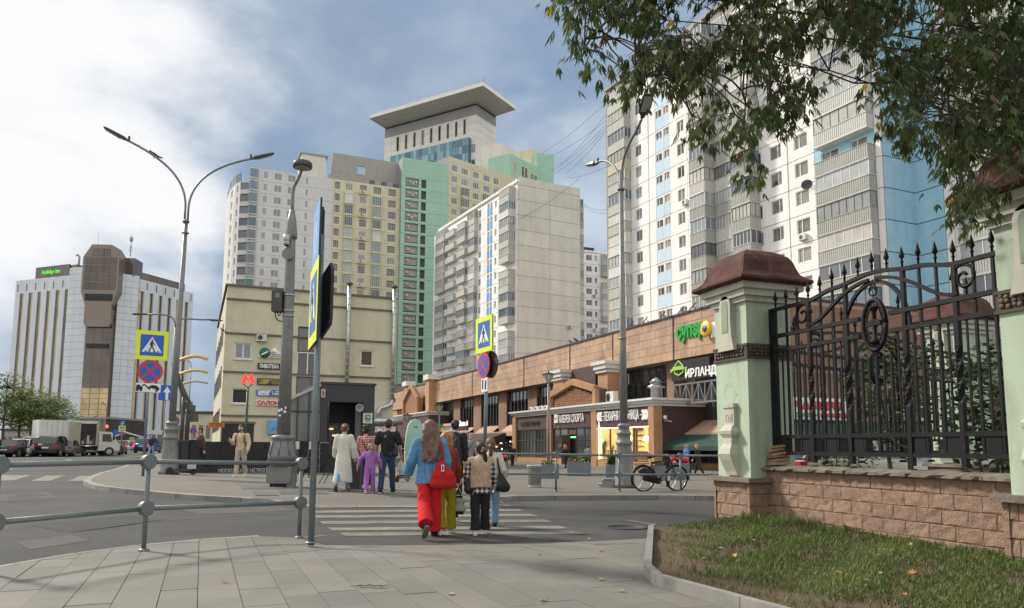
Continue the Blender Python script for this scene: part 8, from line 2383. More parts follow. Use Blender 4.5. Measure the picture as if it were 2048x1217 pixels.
def small_tree(label, x, y, z0, h, cr, n, leafL, m, stems=1, seed=1, flat=1.0, lean=0.0, name='young_tree', group=None, trunk_r=.06, lo=.35):
 rg = random.Random(seed); t = thing(name, label, 'tree', (x, y, z0), 0, group)
 mb = MB(); tops = []
 for k in range(stems):
  a = 2*PI*k/max(stems,1)+rg.random(); o_ = .15*(stems > 1)
  top = Vector((lean + cr*.35*math.cos(a)*(stems > 1), cr*.35*math.sin(a)*(stems > 1), h*.8))
  ps = [Vector((o_*math.cos(a), o_*math.sin(a), -.05)).lerp(top, q) + Vector((rg.uniform(-.06,.06), rg.uniform(-.06,.06), 0))*(q > 0) for q in (0,.25,.5,.75,1)]
  mb.tube(ps, [trunk_r, trunk_r*.8, trunk_r*.6, trunk_r*.4, trunk_r*.15], 7); tops += ps[2:]
 nodes = []
 for i in range(n):
  while True:
   v = Vector((rg.uniform(-1,1), rg.uniform(-1,1), rg.uniform(-1,1)))
   if v.length < 1: break
  ph = math.sin(3.1*v.x+seed)*math.sin(2.7*v.z+seed*2)*math.sin(2.9*v.y)
  if ph < -.28 and rg.random() < .85: continue
  c = Vector((lean*.7 + v.x*cr*(1+.25*ph), v.y*cr*(1+.25*ph), h*(lo+1)/2 + v.z*h*(1-lo)/2))
  nodes.append(c)
 lv = LV()
 for i, c in enumerate(nodes):
  if i % 12 == 0:
   b = min(tops, key=lambda q: (q-c).length); mb.tube([b, (b+c)/2+Vector((0,0,.05)), c], [trunk_r*.25, trunk_r*.15, trunk_r*.06], 4, 0, False)
  for _ in range(2):
   a = rg.uniform(0,2*PI); d = Vector((math.cos(a), math.sin(a), rg.uniform(-.6,.5))).normalized()
   nn = Vector((rg.uniform(-1,1), rg.uniform(-1,1), 1)).normalized()
   lv.leaflet(c + Vector((rg.gauss(0,.08),rg.gauss(0,.08),rg.gauss(0,.08)))*leafL*6, d, nn, leafL*rg.uniform(.7,1.2), leafL*.6, max(0,min(1,rg.gauss(.45,.25))))
 obj('trunk', mb, M_bark, t)
 q = tinted('crown', [tuple(v) for v in lv.v], lv.f, lv.t, m, t); q['kind'] = 'stuff'
 return t
M_street = leafmat('street_leaf', (.12,.17,.045), .5, .5)
for i, (px, pyt, Y, cr, lb) in enumerate(((4,742,72,2.3,'green street tree at the left edge of the picture'),(35,772,74,2.0,'green street tree second from the left edge, over the parked cars'),(58,775,78,2.3,'green street tree in the middle of the row left of the box truck'),(88,782,74,2.5,'broad green street tree just left of the box truck'),(105,795,80,2.2,'green street tree furthest right in the row, touching the box truck'))):
 a = P(px, 900, Y); zt_ = P(px, pyt, Y).z; bz_ = base(a.x, a.y)
 small_tree(lb, a.x, a.y, bz_, zt_-bz_, cr, 1100, .26, M_street, 1, 31+i, 1, 0, 'street_tree', 'green trees behind the parked cars', .14, .32)
a = P(1795, 900, 15.5); small_tree('slender young tree with several stems behind the iron fence', a.x, a.y, .1, 3.6, 1.15, 520, .16, leafmat('fence_leaf', (.045,.09,.028), .4, .3), 4, 51, 1, .0, 'young_tree', None, .05, .28)
a = P(1985, 900, 11.8); small_tree('leafy shrub behind the fence close to the right pillar', a.x, a.y, .1, 2.9, .75, 520, .15, MATS['fence_leaf'], 3, 57, 1, 0, 'shrub', None, .03, .25)
a = P(1640, 900, 18); small_tree('low shrub behind the left end of the fence', a.x+.6, a.y, .0, 1.7, .6, 200, .13, MATS['fence_leaf'], 3, 58, 1, 0, 'shrub', None, .03, .2)
M_fl = [mat('fallen_leaf_%s' % n, c, .8, var=.25, scale=20) for n, c in (('yellow', (.42,.27,.06)), ('orange', (.36,.16,.04)), ('tan', (.38,.29,.17)))]
rg = random.Random(77)
def leaf_mesh(m, s):
 mb = MB(); pts = [(.0,-.5,.0),(.22,-.3,.06),(.5,-.1,.16),(.25,.1,.05),(.35,.4,.12),(.05,.55,.02),(-.15,.3,.04),(-.45,.35,.15),(-.28,.05,.05),(-.5,-.2,.14),(-.2,-.28,.05)]
 mb.add([(x*s,y*s,z*s) for x,y,z in pts]+[(0,.02*s,.01*s)], [(i,(i+1)%11,11) for i in range(11)]); return mb.mesh('fallen_leaf', m)
LM_ = [leaf_mesh(m, .10) for m in M_fl]
spots = [(1592,1122),(1690,1060),(1738,1101),(1822,1097),(1613,1148),(1640,1143),(1677,1156),(1762,1157),(1825,1156),(1810,1201),(1865,1179),(1870,1122),(1950,1130),(1955,1094),(2005,1150),(2000,1180),(1680,1212),(1705,1203),(1560,1165),(1415,1168),(1405,1127),(1508,1088),(1440,1105),(1735,1172),(1875,1212),(1470,1120),(1780,1080),(1900,1100)]
for x, y in spots:
 p = G(x, y, lawn_z); o = link('fallen_leaf', rg.choice(LM_), None, (p.x, p.y, p.z+.05)); o.rotation_euler = (rg.uniform(-.5,.5), rg.uniform(-.5,.5), rg.uniform(0,6)); s_ = rg.uniform(.4,.75); o.scale = (s_,s_,s_)
 tag(o, 'small dry yellow or orange leaf lying on the lawn', 'leaf', 'fallen leaves on the lawn')
for x, y in ((1202,1104),(1203,1161),(1243,1184),(1264,1155),(902,1190),(450,1166),(1178,1079),(1078,1110),(1087,1203)):
 p = G(x, y, near_z); o = link('fallen_leaf', rg.choice(LM_), None, (p.x, p.y, p.z+.008)); o.rotation_euler = (rg.uniform(-.2,.2), rg.uniform(-.2,.2), rg.uniform(0,6)); s_ = rg.uniform(.4,.7); o.scale = (s_,s_,s_)
 tag(o, 'small dry leaf lying on the grey paving slabs', 'leaf', 'fallen leaves on the pavement')
p = G(738, 1176, near_z); t = thing('green_sprig', 'green leafy sprig lying on the paving slabs', 'sprig', (p.x, p.y, p.z+.01))
lv = LV(); rg = random.Random(4)
for i in range(7): lv.leaflet(Vector((-.12+.04*i,.02*math.sin(i),.01)), Vector((1,.5*(-1)**i,.12)).normalized(), Vector((0,0,1)), .09, .03, rg.random())
o = tinted('leaves', [tuple(v) for v in lv.v], lv.f, lv.t, M_leafl, t); obj('stem', MB().tube([(-.16,0,.004),(.15,.01,.01)],.003,5), M_bark, t)
# ============================================================ PEOPLE
def field_mesh(prims, vox, k=.025, cut=None):
 """prims: (a, b, ra, rb, depth) tapered capsules, squashed to 'depth' along y"""
 A = np.array([p[0] for p in prims], float); B = np.array([p[1] for p in prims], float)
 RA = np.array([p[2] for p in prims], float); RB = np.array([p[3] for p in prims], float)
 DP = np.array([p[4] if len(p) > 4 else 1.0 for p in prims], float)
 rm = np.maximum(RA, RB)[:, None]
 lo = np.minimum(A, B) - rm; hi = np.maximum(A, B) + rm
 lo = lo.min(0) - 2.5*vox; hi = hi.max(0) + 2.5*vox
 n = np.ceil((hi-lo)/vox).astype(int) + 1
 X = [lo[i] + vox*np.arange(n[i]) for i in range(3)]
 gx, gy, gz = np.meshgrid(*X, indexing='ij')
 D = None
 for a, b, ra, rb, dp in zip(A, B, RA, RB, DP):
  ba = b - a; l2 = (ba[0]**2 + (ba[1]/dp)**2 + ba[2]**2) + 1e-9
  px, py, pz_ = gx-a[0], (gy-a[1])/dp, gz-a[2]; by = ba[1]/dp
  h = np.clip((px*ba[0] + py*by + pz_*ba[2])/l2, 0, 1)
  d = np.sqrt((px-h*ba[0])**2 + (py-h*by)**2 + (pz_-h*ba[2])**2) - (ra + (rb-ra)*h)
  d = d*min(1.0, .5+.5*dp)
  if D is None: D = d
  else:
   q = np.clip(.5+.5*(D-d)/k, 0, 1); D = D*(1-q) + d*q - k*q*(1-q)
 if cut is not None: D = np.maximum(D, cut(gx, gy, gz))
 ins = D < 0
 c = np.zeros(tuple(np.array(D.shape)-1), int)
 for i in (0,1):
  for j in (0,1):
   for l in (0,1): c += ins[i:D.shape[0]-1+i, j:D.shape[1]-1+j, l:D.shape[2]-1+l]
 act = (c > 0) & (c < 8)
 idx = -np.ones(act.shape, int); cells = np.argwhere(act); idx[act] = np.arange(len(cells))
 acc = np.zeros((len(cells), 3)); cnt = np.zeros(len(cells))
 corners = [(0,0,0),(1,0,0),(0,1,0),(1,1,0),(0,0,1),(1,0,1),(0,1,1),(1,1,1)]
 for e0 in range(8):
  for e1 in range(e0+1, 8):
   a, b = corners[e0], corners[e1]
   if sum(abs(a[i]-b[i]) for i in range(3)) != 1: continue
   da = D[cells[:,0]+a[0], cells[:,1]+a[1], cells[:,2]+a[2]]; db = D[cells[:,0]+b[0], cells[:,1]+b[1], cells[:,2]+b[2]]
   m = (da < 0) != (db < 0); t = np.where(m, da/np.where(da == db, 1, da-db), 0)
   acc += np.where(m[:,None], np.array(a) + (np.array(b)-np.array(a))*t[:,None], 0); cnt += m
 V = lo + (cells + acc/np.maximum(cnt,1)[:,None])*vox
 F = []
 for ax in range(3):
  o1, o2 = [(1,2),(2,0),(0,1)][ax]
  sl0 = [slice(None)]*3; sl1 = [slice(None)]*3; sl0[ax] = slice(0,-1); sl1[ax] = slice(1,None)
  ch = ins[tuple(sl0)] != ins[tuple(sl1)]
  for p in np.argwhere(ch):
   if p[o1] == 0 or p[o2] == 0 or p[o1] >= act.shape[o1] or p[o2] >= act.shape[o2]: continue
   q = []
   for s1, s2 in ((0,0),(1,0),(1,1),(0,1)):
    r = p.copy(); r[o1] -= s1; r[o2] -= s2; q.append(idx[tuple(r)])
   if min(q) < 0: continue
   F.append(tuple(q) if not ins[tuple(p)] else tuple(q[::-1]))
 return V, F
def soft(name, prims, vox, m, parent, k=.025, wr=0.0, cut=None, wf=(14,11,9), seed=0):
 V, F = field_mesh(prims, vox, k, cut)
 if wr:
  V = V.copy(); s = seed*1.7
  x_, y_, z_ = V[:,0], V[:,1], V[:,2]
  w = .7*np.sin(x_*34 + y_*12 + 2.4*np.sin(z_*5.5+s) + s) + .55*np.sin(z_*15 + x_*19 + 2.2*np.sin(x_*9+z_*4+s)) * np.sin(x_*7 - z_*3.3 + s*1.3) + .3*np.sin(z_*41 + y_*33 + 2*np.sin(x_*27+s))
  c = V.mean(0); d = V - c; d[:,2] = 0; l = np.linalg.norm(d, axis=1)[:,None]+1e-6
  V += d/l*w[:,None]*wr
 me = bpy.data.meshes.new(name); me.from_pydata([tuple(v) for v in V], [], F); me.materials.append(m)
 me.polygons.foreach_set('use_smooth', [True]*len(me.polygons)); me.update()
 return link(name, me, parent)
SKIN = mat('skin', (.52,.33,.245), .55, var=.06, scale=9); SKIN2 = mat('skin_tan', (.42,.25,.17), .55, var=.06, scale=9)
def cloth(name, c, bump=.35, b=60, var=.2, rough=.9): return mat('cloth_'+name, c, rough, var=var, scale=12, bump=min(1, bump*1.8), bscale=b*.7)
def hairm(name, c):
 """hair colour with strands drawn out along the fall of the hair"""
 if 'hair_'+name in MATS: return MATS['hair_'+name]
 m = bpy.data.materials.new('hair_'+name); m.use_nodes = True; MATS['hair_'+name] = m
 t = m.node_tree; N, L = t.nodes, t.links; b = N['Principled BSDF']; b.inputs['Roughness'].default_value = .5
 tc = N.new('ShaderNodeTexCoord'); mp = N.new('ShaderNodeMapping'); mp.inputs['Scale'].default_value = (70,70,9); L.new(tc.outputs['Object'], mp.inputs[0])
 n = N.new('ShaderNodeTexNoise'); n.inputs['Scale'].default_value = 1; n.inputs['Detail'].default_value = 4; n.inputs['Distortion'].default_value = 1.2; L.new(mp.outputs[0], n.inputs['Vector'])
 r = N.new('ShaderNodeMapRange'); L.new(n.outputs[0], r.inputs[0]);
 for i, x in enumerate((.3,.7,.45,1.7)): r.inputs[i+1].default_value = x
 h = N.new('ShaderNodeHueSaturation'); h.inputs['Color'].default_value = (*c,1); L.new(r.outputs[0], h.inputs['Value']); L.new(h.outputs[0], b.inputs['Base Color'])
 bp = N.new('ShaderNodeBump'); bp.inputs['Strength'].default_value = .8; bp.inputs['Distance'].default_value = .01; L.new(n.outputs[0], bp.inputs['Height']); L.new(bp.outputs[0], b.inputs['Normal'])
 return m
def checkm(name, a, b_, scale, c=None):
 """woven check: two crossing sets of bands"""
 m = bpy.data.materials.new('cloth_'+name); m.use_nodes = True; t = m.node_tree; N, L = t.nodes, t.links; b = N['Principled BSDF']; b.inputs['Roughness'].default_value = .9
 tc = N.new('ShaderNodeTexCoord'); sp = N.new('ShaderNodeSeparateXYZ'); L.new(tc.outputs['Object'], sp.inputs[0])
 def band(o):
  a1 = N.new('ShaderNodeMath'); a1.operation = 'MULTIPLY'; L.new(o, a1.inputs[0]); a1.inputs[1].default_value = scale
  a2 = N.new('ShaderNodeMath'); a2.operation = 'SINE'; L.new(a1.outputs[0], a2.inputs[0])
  a3 = N.new('ShaderNodeMath'); a3.operation = 'GREATER_THAN'; L.new(a2.outputs[0], a3.inputs[0]); a3.inputs[1].default_value = .1; return a3.outputs[0]
 ad = N.new('ShaderNodeMath'); ad.operation = 'ADD'; L.new(band(sp.outputs[0]), ad.inputs[0]); L.new(band(sp.outputs[2]), ad.inputs[1])
 dv = N.new('ShaderNodeMath'); dv.operation = 'DIVIDE'; L.new(ad.outputs[0], dv.inputs[0]); dv.inputs[1].default_value = 2
 cr = N.new('ShaderNodeValToRGB'); L.new(dv.outputs[0], cr.inputs[0]); e = cr.color_ramp.elements
 e[0].color = (*a,1); e[1].color = (*b_,1); k = e.new(.5); k.color = (*(c or tuple((x+y)/2 for x, y in zip(a, b_))),1)
 L.new(cr.outputs[0], b.inputs['Base Color']); return m
def hand(parent, w, d, side, s, m, curl=.7, vox=.0075):
 """palm, four bent fingers of unequal length and a thumb leaving the side of the palm; w wrist, d direction of the hand"""
 w, d = Vector(w), Vector(d).normalized()
 x = Vector((0,1,0)); x = (x - d*x.dot(d)).normalized()        # across the knuckles, front to back
 n = d.cross(x).normalized()*(1 if side > 0 else -1)              # towards the thigh side
 if n.x*side > 0: n = -n
 pr = [(w - d*.01*s, w + d*.035*s, .026*s, .030*s), (w + d*.03*s - x*.018*s, w + d*.085*s - x*.022*s, .019*s, .016*s), (w + d*.03*s + x*.018*s, w + d*.085*s + x*.02*s, .019*s, .016*s), (w + d*.03*s, w + d*.09*s, .019*s, .016*s)]
 for i, (o, l) in enumerate(((.030,.068),(.011,.078),(-.009,.072),(-.027,.056))):
  k0 = w + d*.09*s + x*o*s; a = k0 + (d*math.cos(curl*.4) + n*math.sin(curl*.4))*l*.5*s
  b = a + (d*math.cos(curl*1.3) + n*math.sin(curl*1.3))*l*.32*s; c = b + (d*math.cos(curl*2.0) + n*math.sin(curl*2.0))*l*.25*s
  pr += [(k0, a, .0095*s, .0088*s), (a, b, .0088*s, .008*s), (b, c, .008*s, .007*s)]
 t0 = w + d*.03*s + x*.026*s; t1 = t0 + (d*.7 + x*.75 + n*.2).normalized()*.04*s; t2 = t1 + (d*.95 + x*.15 + n*.35).normalized()*.032*s
 pr += [(t0, t1, .013*s, .0105*s), (t1, t2, .0105*s, .008*s)]
 return soft('hand', [(tuple(a), tuple(b), r0, r1) for a, b, r0, r1 in pr], vox*s, m, parent, k=.006)
def person(label, loc, heading, H, look, legs=((.35,.1),(-.3,.35)), arms=((-.25,.12,.25),(.25,.12,.3)), vox=.016, sex='f', skin=None,
   head_turn=0.0, lean=.03, wide=1.0, feet=(0,0), arm_aim=None, group=None, child=0.0):
 """heading: direction faced, 0 = away from the camera (+y); legs ((swing, knee), ...) right then left; arms (swing, out, elbow)"""
 sk = skin or SKIN
 t = thing('person', label, 'person', loc, heading, group)
 s = H/1.72
 hip_w, sh_w = (.088, .165) if sex == 'f' else (.088, .20)
 sh_w *= wide
 th, sn = .435*s*(1-child*.06), .425*s*(1-child*.06)
 J = {}
 for i, sg in ((0, 1), (1, -1)):
  sw, kn = legs[i]; hp = Vector((hip_w*s*sg, 0, 0))
  kd = Vector((.02*sg, math.sin(sw), -math.cos(sw))).normalized(); K = hp + kd*th
  sd_ = Vector((.0, math.sin(sw-kn), -math.cos(sw-kn))).normalized(); A = K + sd_*sn
  fp = max(-1.15, min(.35, (sw-kn)*.9 if kn > .25 else (sw-kn)*.55 if sw < 0 else .25*sw))
  fd = Vector((.10*sg, math.cos(fp), math.sin(fp))).normalized(); T = A + fd*.17*s
  J[i] = (hp, K, A, T, fd)
 low = min(min((J[i][2]+Vector((0,0,-.075*s))).z, (J[i][3]+Vector((0,0,-.045*s))).z) for i in (0,1))
 z0 = -low
 for i in (0,1): J[i] = tuple(v + Vector((0,0,z0)) if q < 4 else v for q, v in enumerate(J[i]))
 zh = z0
 def up(x, y, z): return Vector((x*s, (y + lean*(z/.5))*s, zh + z*s))      # torso point above the hip line
 neck, headc = up(0,-.005,.565-child*.02), up(0,.03,.705-child*.02)
 SHD = {0: up(sh_w,0,.475), 1: up(-sh_w,0,.475)}
 W = {}
 for i, sg in ((0,1),(1,-1)):
  sw, ou, el = arms[i]
  d1 = Vector((math.sin(ou)*sg, math.sin(sw)*math.cos(ou), -math.cos(sw)*math.cos(ou))).normalized(); E = SHD[i] + d1*.285*s
  a2 = sw + el; d2 = Vector((math.sin(ou*.35)*sg, math.sin(a2), -math.cos(a2))).normalized(); Wr = E + d2*.25*s
  if arm_aim and arm_aim.get(i) is not None:
   Wr = Vector(arm_aim[i]); m_ = (SHD[i]+Wr)/2; dd = (Wr-SHD[i]); l = dd.length; h_ = math.sqrt(max(0, (.27*s)**2 - (l/2)**2))
   E = m_ + Vector((sg*.25, -.6, -.75)).normalized()*h_; d2 = (Wr-E).normalized()
  W[i] = (SHD[i], E, Wr, d2)
 hs = s*(1+child*.12)
 B = [(up(0,0,.0), up(0,0,.14), .135*s, .12*s, .72), (up(0,.0,.14), up(0,0,.36), .118*s, .135*s, .68), (up(-sh_w*.62,0,.42), up(sh_w*.62,0,.42), .088*s, .088*s, .85),
   (up(0,0,.45), neck, .062*s, .050*s), (neck, headc - Vector((0,.015,.05))*hs, .050*s, .052*s),
   (headc + Vector((0,-.012,.03))*hs, headc + Vector((0,.012,.022))*hs, .088*hs, .086*hs), (headc + Vector((0,.02,-.045))*hs, headc + Vector((0,.045,-.085))*hs, .062*hs, .034*hs)]
 ct, st_ = math.cos(head_turn), math.sin(head_turn)
 def hv(x, y, z): return headc + Vector((x*ct - y*st_, x*st_ + y*ct, z))*hs
 B += [(hv(0,.088,.0), hv(0,.108,-.022), .011*hs, .015*hs), (hv(-.088,-.005,.005), hv(-.09,-.012,-.03), .016*hs, .012*hs), (hv(.088,-.005,.005), hv(.09,-.012,-.03), .016*hs, .012*hs), (hv(-.02,.085,-.058), hv(.02,.085,-.058), .010*hs, .010*hs), (hv(0,.05,-.09), hv(0,.075,-.085), .028*hs, .022*hs)]
 for i in (0,1):
  hp, K, A, T, fd = J[i]
  B += [(hp, K, .082*s, .054*s), (K, A, .056*s, .036*s), (A, A+Vector((0,-.02,-.03))*s, .036*s, .034*s), (A+Vector((0,0,-.035))*s, T, .034*s, .028*s)]
  S_, E, Wr, d2 = W[i]
  B += [(S_, E, .046*s, .037*s), (E, Wr, .037*s, .025*s)]
 B = [(tuple(a), tuple(b), ra, rb, *r) for a, b, ra, rb, *r in B]
 soft('body', B, vox, sk, t, k=.022*s)
 for i, sg in ((0,1),(1,-1)): hand(t, W[i][2], W[i][3], sg, s, sk, vox=.0085 if vox < .02 else .013)
 for sx in (-1,1):
  obj('eye', MB().ball(hv(sx*.032,.082,.012), .011*hs, 8, 5), M_sbk, t); obj('brow', MB().tube([hv(sx*.015,.092,.034), hv(sx*.048,.08,.036)], .005*hs, 5), look.get('hair', M_sbk), t)
 obj('mouth', MB().tube([hv(-.02,.094,-.06), hv(0,.098,-.058), hv(.02,.094,-.06)], .005*hs, 5), mat('lips', (.35,.13,.11), .5), t)
 def P_(a, b, ra, rb, *r): return (tuple(a), tuple(b), ra, rb, *r)
 lo = look.get('legs')
 if lo:
  m, wd, flare, ln = lo
  pr = [P_(up(0,0,-.02), up(0,0,.12), .138*s, .126*s, .74)]; cuts = []
  for i in (0,1):
   hp, K, A, T, fd = J[i]
   bot = K + (A-K)*ln
   pr += [P_(hp, K, .094*s*min(wd,1.12), .068*s*wd), P_(K, bot, .067*s*wd, (.052*wd+flare*.8)*s)]; cuts.append((bot, (A-K).normalized()))
  def leg_cut(x, y, z):
   o = np.full(x.shape, -1.0)
   for b_, d_ in cuts:
    q = (x-b_.x)*d_.x + (y-b_.y)*d_.y + (z-b_.z)*d_.z
    o = np.where((x-b_.x)**2 + (y-b_.y)**2 + (z-b_.z)**2 < (.24*s)**2, np.maximum(o, q), o)
   return o
  soft('trousers', pr, vox, m, t, k=.02*s, wr=.0085*s, seed=H*7, cut=leg_cut)
 sm, sole = look.get('shoes', (M_sbk, M_swh))
 for i in (0,1):
  hp, K, A, T, fd = J[i]
  dn = fd.cross(Vector((1,0,0))).normalized()
  if dn.z > 0: dn = -dn
  he = A - fd*.035*s + dn*.045*s; to = A + fd*.165*s + dn*.05*s; mi = A + fd*.07*s + dn*.03*s
  sh_ = soft('shoe', [P_(he, mi, .042*s, .042*s), P_(mi, to, .042*s, .034*s), P_(A, he, .042*s, .04*s)], max(vox*.7, .011), sm, t, k=.02*s)
  ex = Vector((1,0,0)).cross(fd).cross(fd); sx = fd.cross(dn).normalized()
  q = [(-.07,.030),(-.075,0),(-.07,-.030),(.05,-.046),(.16,-.042),(.205,-.015),(.205,.015),(.16,.042),(.05,.046)]
  b0 = A + dn*.068*s; vs = [b0 + fd*a*s + sx*b*s for a, b in q] + [b0 + dn*.024*s + fd*a*s + sx*b*s for a, b in q]
  n = len(q); obj('sole', MB().add(vs, [tuple(range(n)), tuple(reversed(range(n,2*n)))] + [(k_,n+k_,n+(k_+1)%n,(k_+1)%n) for k_ in range(n)]), sole, sh_)
 for gi, (nm, m, bw, hem, slv, sw_, fl) in enumerate(look.get('top', [])):
  e = .006*gi
  pr = [P_(up(0,0,-hem-.05), up(0,0,.15), (.138*bw+fl+e)*s, (.132*bw+e)*s, .74), P_(up(0,0,.15), up(0,0,.37), (.132*bw+e)*s, (.150*bw+e)*s, .72), P_(up(-sh_w*.66,0,.428), up(sh_w*.66,0,.428), (.098+e)*s*min(bw,1.1), (.098+e)*s*min(bw,1.1), .85), P_(up(0,-.01,.47), up(0,-.012,.52), .075*s, .064*s)]
  zc_ = zh - hem*s
  for i in (0,1):
   S_, E, Wr, d2 = W[i]
   if slv <= 0: pr.append(P_(S_, S_+(E-S_)*.06, (.058*sw_+e)*s, (.056*sw_+e)*s))
   elif slv <= .5: pr.append(P_(S_, S_+(E-S_)*min(1, slv*2), (.062*sw_+e)*s, (.062*sw_+e)*s))
   else: pr += [P_(S_, E, (.060*sw_+e)*s, (.052*sw_+e)*s), P_(E, E+(Wr-E)*((slv-.5)*2), (.052*sw_+e)*s, (.045*sw_*look.get('cuff',1)+e)*s)]
  soft(nm, pr, vox, m, t, k=.025*s, wr=(.0075 if nm != 'robe' else .0055)*s, seed=H*3+gi, cut=lambda x, y, z: zc_ + .008*np.sin(x*17+H) - z)
 hm = look.get('hair'); st = look.get('style', 'short')
 if hm:
  cap = [P_(hv(0,-.03,.045), hv(0,.012,.055), .094*hs, .088*hs), P_(hv(0,-.045,-.01), hv(0,-.04,.03), .080*hs, .09*hs)]
  if st == 'short': pass
  elif st == 'long':
   for k_, x in enumerate((-.075,-.04,0,.04,.075)):
    prev = hv(x, -.06, .03)
    for q in range(1, 8):
     nx = hv(x*(1.25+.10*math.sin(q*1.9+k_)) + .018*math.sin(q*1.7+k_*2.1), -.09-.02*math.sin(q*.9+k_)-.020*min(q,5), .02-.072*q - .018*(k_ % 2)); rr = (.056 - .0042*q)*hs
     cap.append(P_(prev, nx, rr+.003, rr)); prev = nx
  elif st == 'bob':
   for x in (-.08,-.04,0,.04,.08): cap += [P_(hv(x,-.04,.02), hv(x*1.2,-.05,-.10), .05*hs, .042*hs), P_(hv(x*1.2,-.05,-.10), hv(x*1.15,-.055,-.20), .042*hs, .025*hs)]
  elif st == 'curly':
   rgc = random.Random(3)
   for _ in range(34):
    a = rgc.uniform(0, 2*PI); z = rgc.uniform(-.10,.11); r_ = .085*math.sqrt(max(.2, 1-(z/.16)**2)); y = r_*math.sin(a) - .03
    if y > .035 and z < .03: continue
    c_ = hv(r_*1.1*math.cos(a), y, z+.02); cap.append(P_(c_, c_+Vector((0,0,.006)), .034*hs, .034*hs))
  elif st == 'bun': cap += [P_(hv(.02,-.12,.045), hv(.03,-.13,.05), .048*hs, .046*hs)]
  elif st == 'tail':
   o = look.get('tail', (.0,0)); pts_ = [hv(o[0],-.10,.02), hv(o[0]*1.3+.01,-.15,-.03), hv(o[0]*1.8+.02,-.145,-.13), hv(o[0]*2.0+.015,-.12,-.24), hv(o[0]*2.0,-.11,-.31)]
   for (p, q), r_ in zip(zip(pts_[:-1], pts_[1:]), (.034,.042,.038,.026)): cap.append(P_(p, q, r_*hs, r_*.85*hs))
  fc = hv(0,.16,-.02); fr_ = .125*hs
  def cutf(x, y, z): return fr_ - np.sqrt((x-fc.x)**2 + (y-fc.y)**2 + ((z-fc.z)*.8)**2)
  soft('hair', cap, max(vox*.75, .011), hm, t, k=.012, wr=.004*s, cut=cutf, wf=(30,30,30))
 t['_'] = 0; del t['_']
 info = dict(root=t, s=s, up=up, W=W, J=J, headc=headc, hv=hv, loc=Vector(loc), heading=heading)
 return info
def world(I, v):
 c, s_ = math.cos(I['heading']), math.sin(I['heading']); l = I['loc']
 return Vector((l.x + v[0]*c - v[1]*s_, l.y + v[0]*s_ + v[1]*c, l.z + v[2]))
def held(name, label, cat, I, prims, m, vox=.014, k=.03, wr=.004, extra=None, group=None):
 """a bag or other thing carried by a person: its own top-level object standing in the person's frame"""
 t = thing(name, label, cat, tuple(I['loc']), I['heading'], group)
 soft('bag_body', prims, vox, m, t, k=k, wr=wr)
 if extra: extra(t)
 return t
def strap(t, pts, r, m): obj('strap', MB().tube([tuple(p) for p in pts], r, 6), m, t)
N_BASE = lambda px, py, fn: G(px, py, fn)
C_den = cloth('denim_jacket', (.105,.26,.45), .5, 45, .28); C_redp = cloth('red_trousers', (.62,.012,.014), .3, 25, .12); C_redb = cloth('red_bag', (.50,.012,.014), .3, 30)
C_card = cloth('dark_red_cardigan', (.26,.035,.035), .6, 70); C_oliv = cloth('olive_trousers', (.30,.25,.012), .3, 25); C_blk = cloth('black', (.014,.014,.016), .35, 50); C_bb = cloth('black_bag', (.012,.012,.013), .3, 20, rough=.5)
C_vest = cloth('quilted_vest', (.50,.37,.27), .3, 30); C_cream = cloth('cream', (.62,.59,.52), .4, 60); C_ljean = cloth('light_jeans', (.22,.36,.53), .4, 60, .2); C_white = cloth('white_robe', (.62,.62,.55), .4, 40, .06)
C_jean = cloth('dark_jeans', (.028,.052,.115), .4, 60, .35); C_purp = cloth('purple', (.34,.13,.42), .35, 40); C_hood = cloth('beige_hoodie', (.58,.46,.30), .4, 40); C_chino = cloth('pale_trousers', (.42,.36,.28), .3, 40)
C_brown = cloth('brown_sweatshirt', (.075,.045,.042), .3, 40); C_grey = cloth('grey_jumper', (.22,.22,.22), .5, 70); C_navy = cloth('navy_trousers', (.02,.03,.075), .3, 40); C_blue = cloth('blue_jacket', (.03,.16,.45), .3, 40); C_bag = cloth('pale_shopper', (.40,.43,.36), .3, 25, .12)
H_br = hairm('highlight_brown', (.145,.085,.06)); H_dk = hairm('dark_brown', (.032,.02,.015)); H_rd = hairm('red_blond', (.33,.15,.055)); H_bl = hairm('ash_blond', (.27,.17,.10)); H_bk = hairm('black', (.012,.010,.010)); H_mid = hairm('mid_brown', (.13,.072,.042))
SH_w = (cloth('white_trainer', (.70,.68,.63), .2), mat('sole_white', (.62,.60,.55), .7)); SH_k = (C_blk, mat('sole_pale', (.55,.53,.5), .7)); SH_o = (C_blk, mat('sole_dark', (.10,.085,.07), .8))
PLAID_R = checkm('red_plaid', (.40,.07,.08), (.55,.42,.40), 95, (.48,.2,.2)); PLAID_B = checkm('black_plaid', (.02,.02,.022), (.62,.60,.56), 85, (.2,.2,.2))
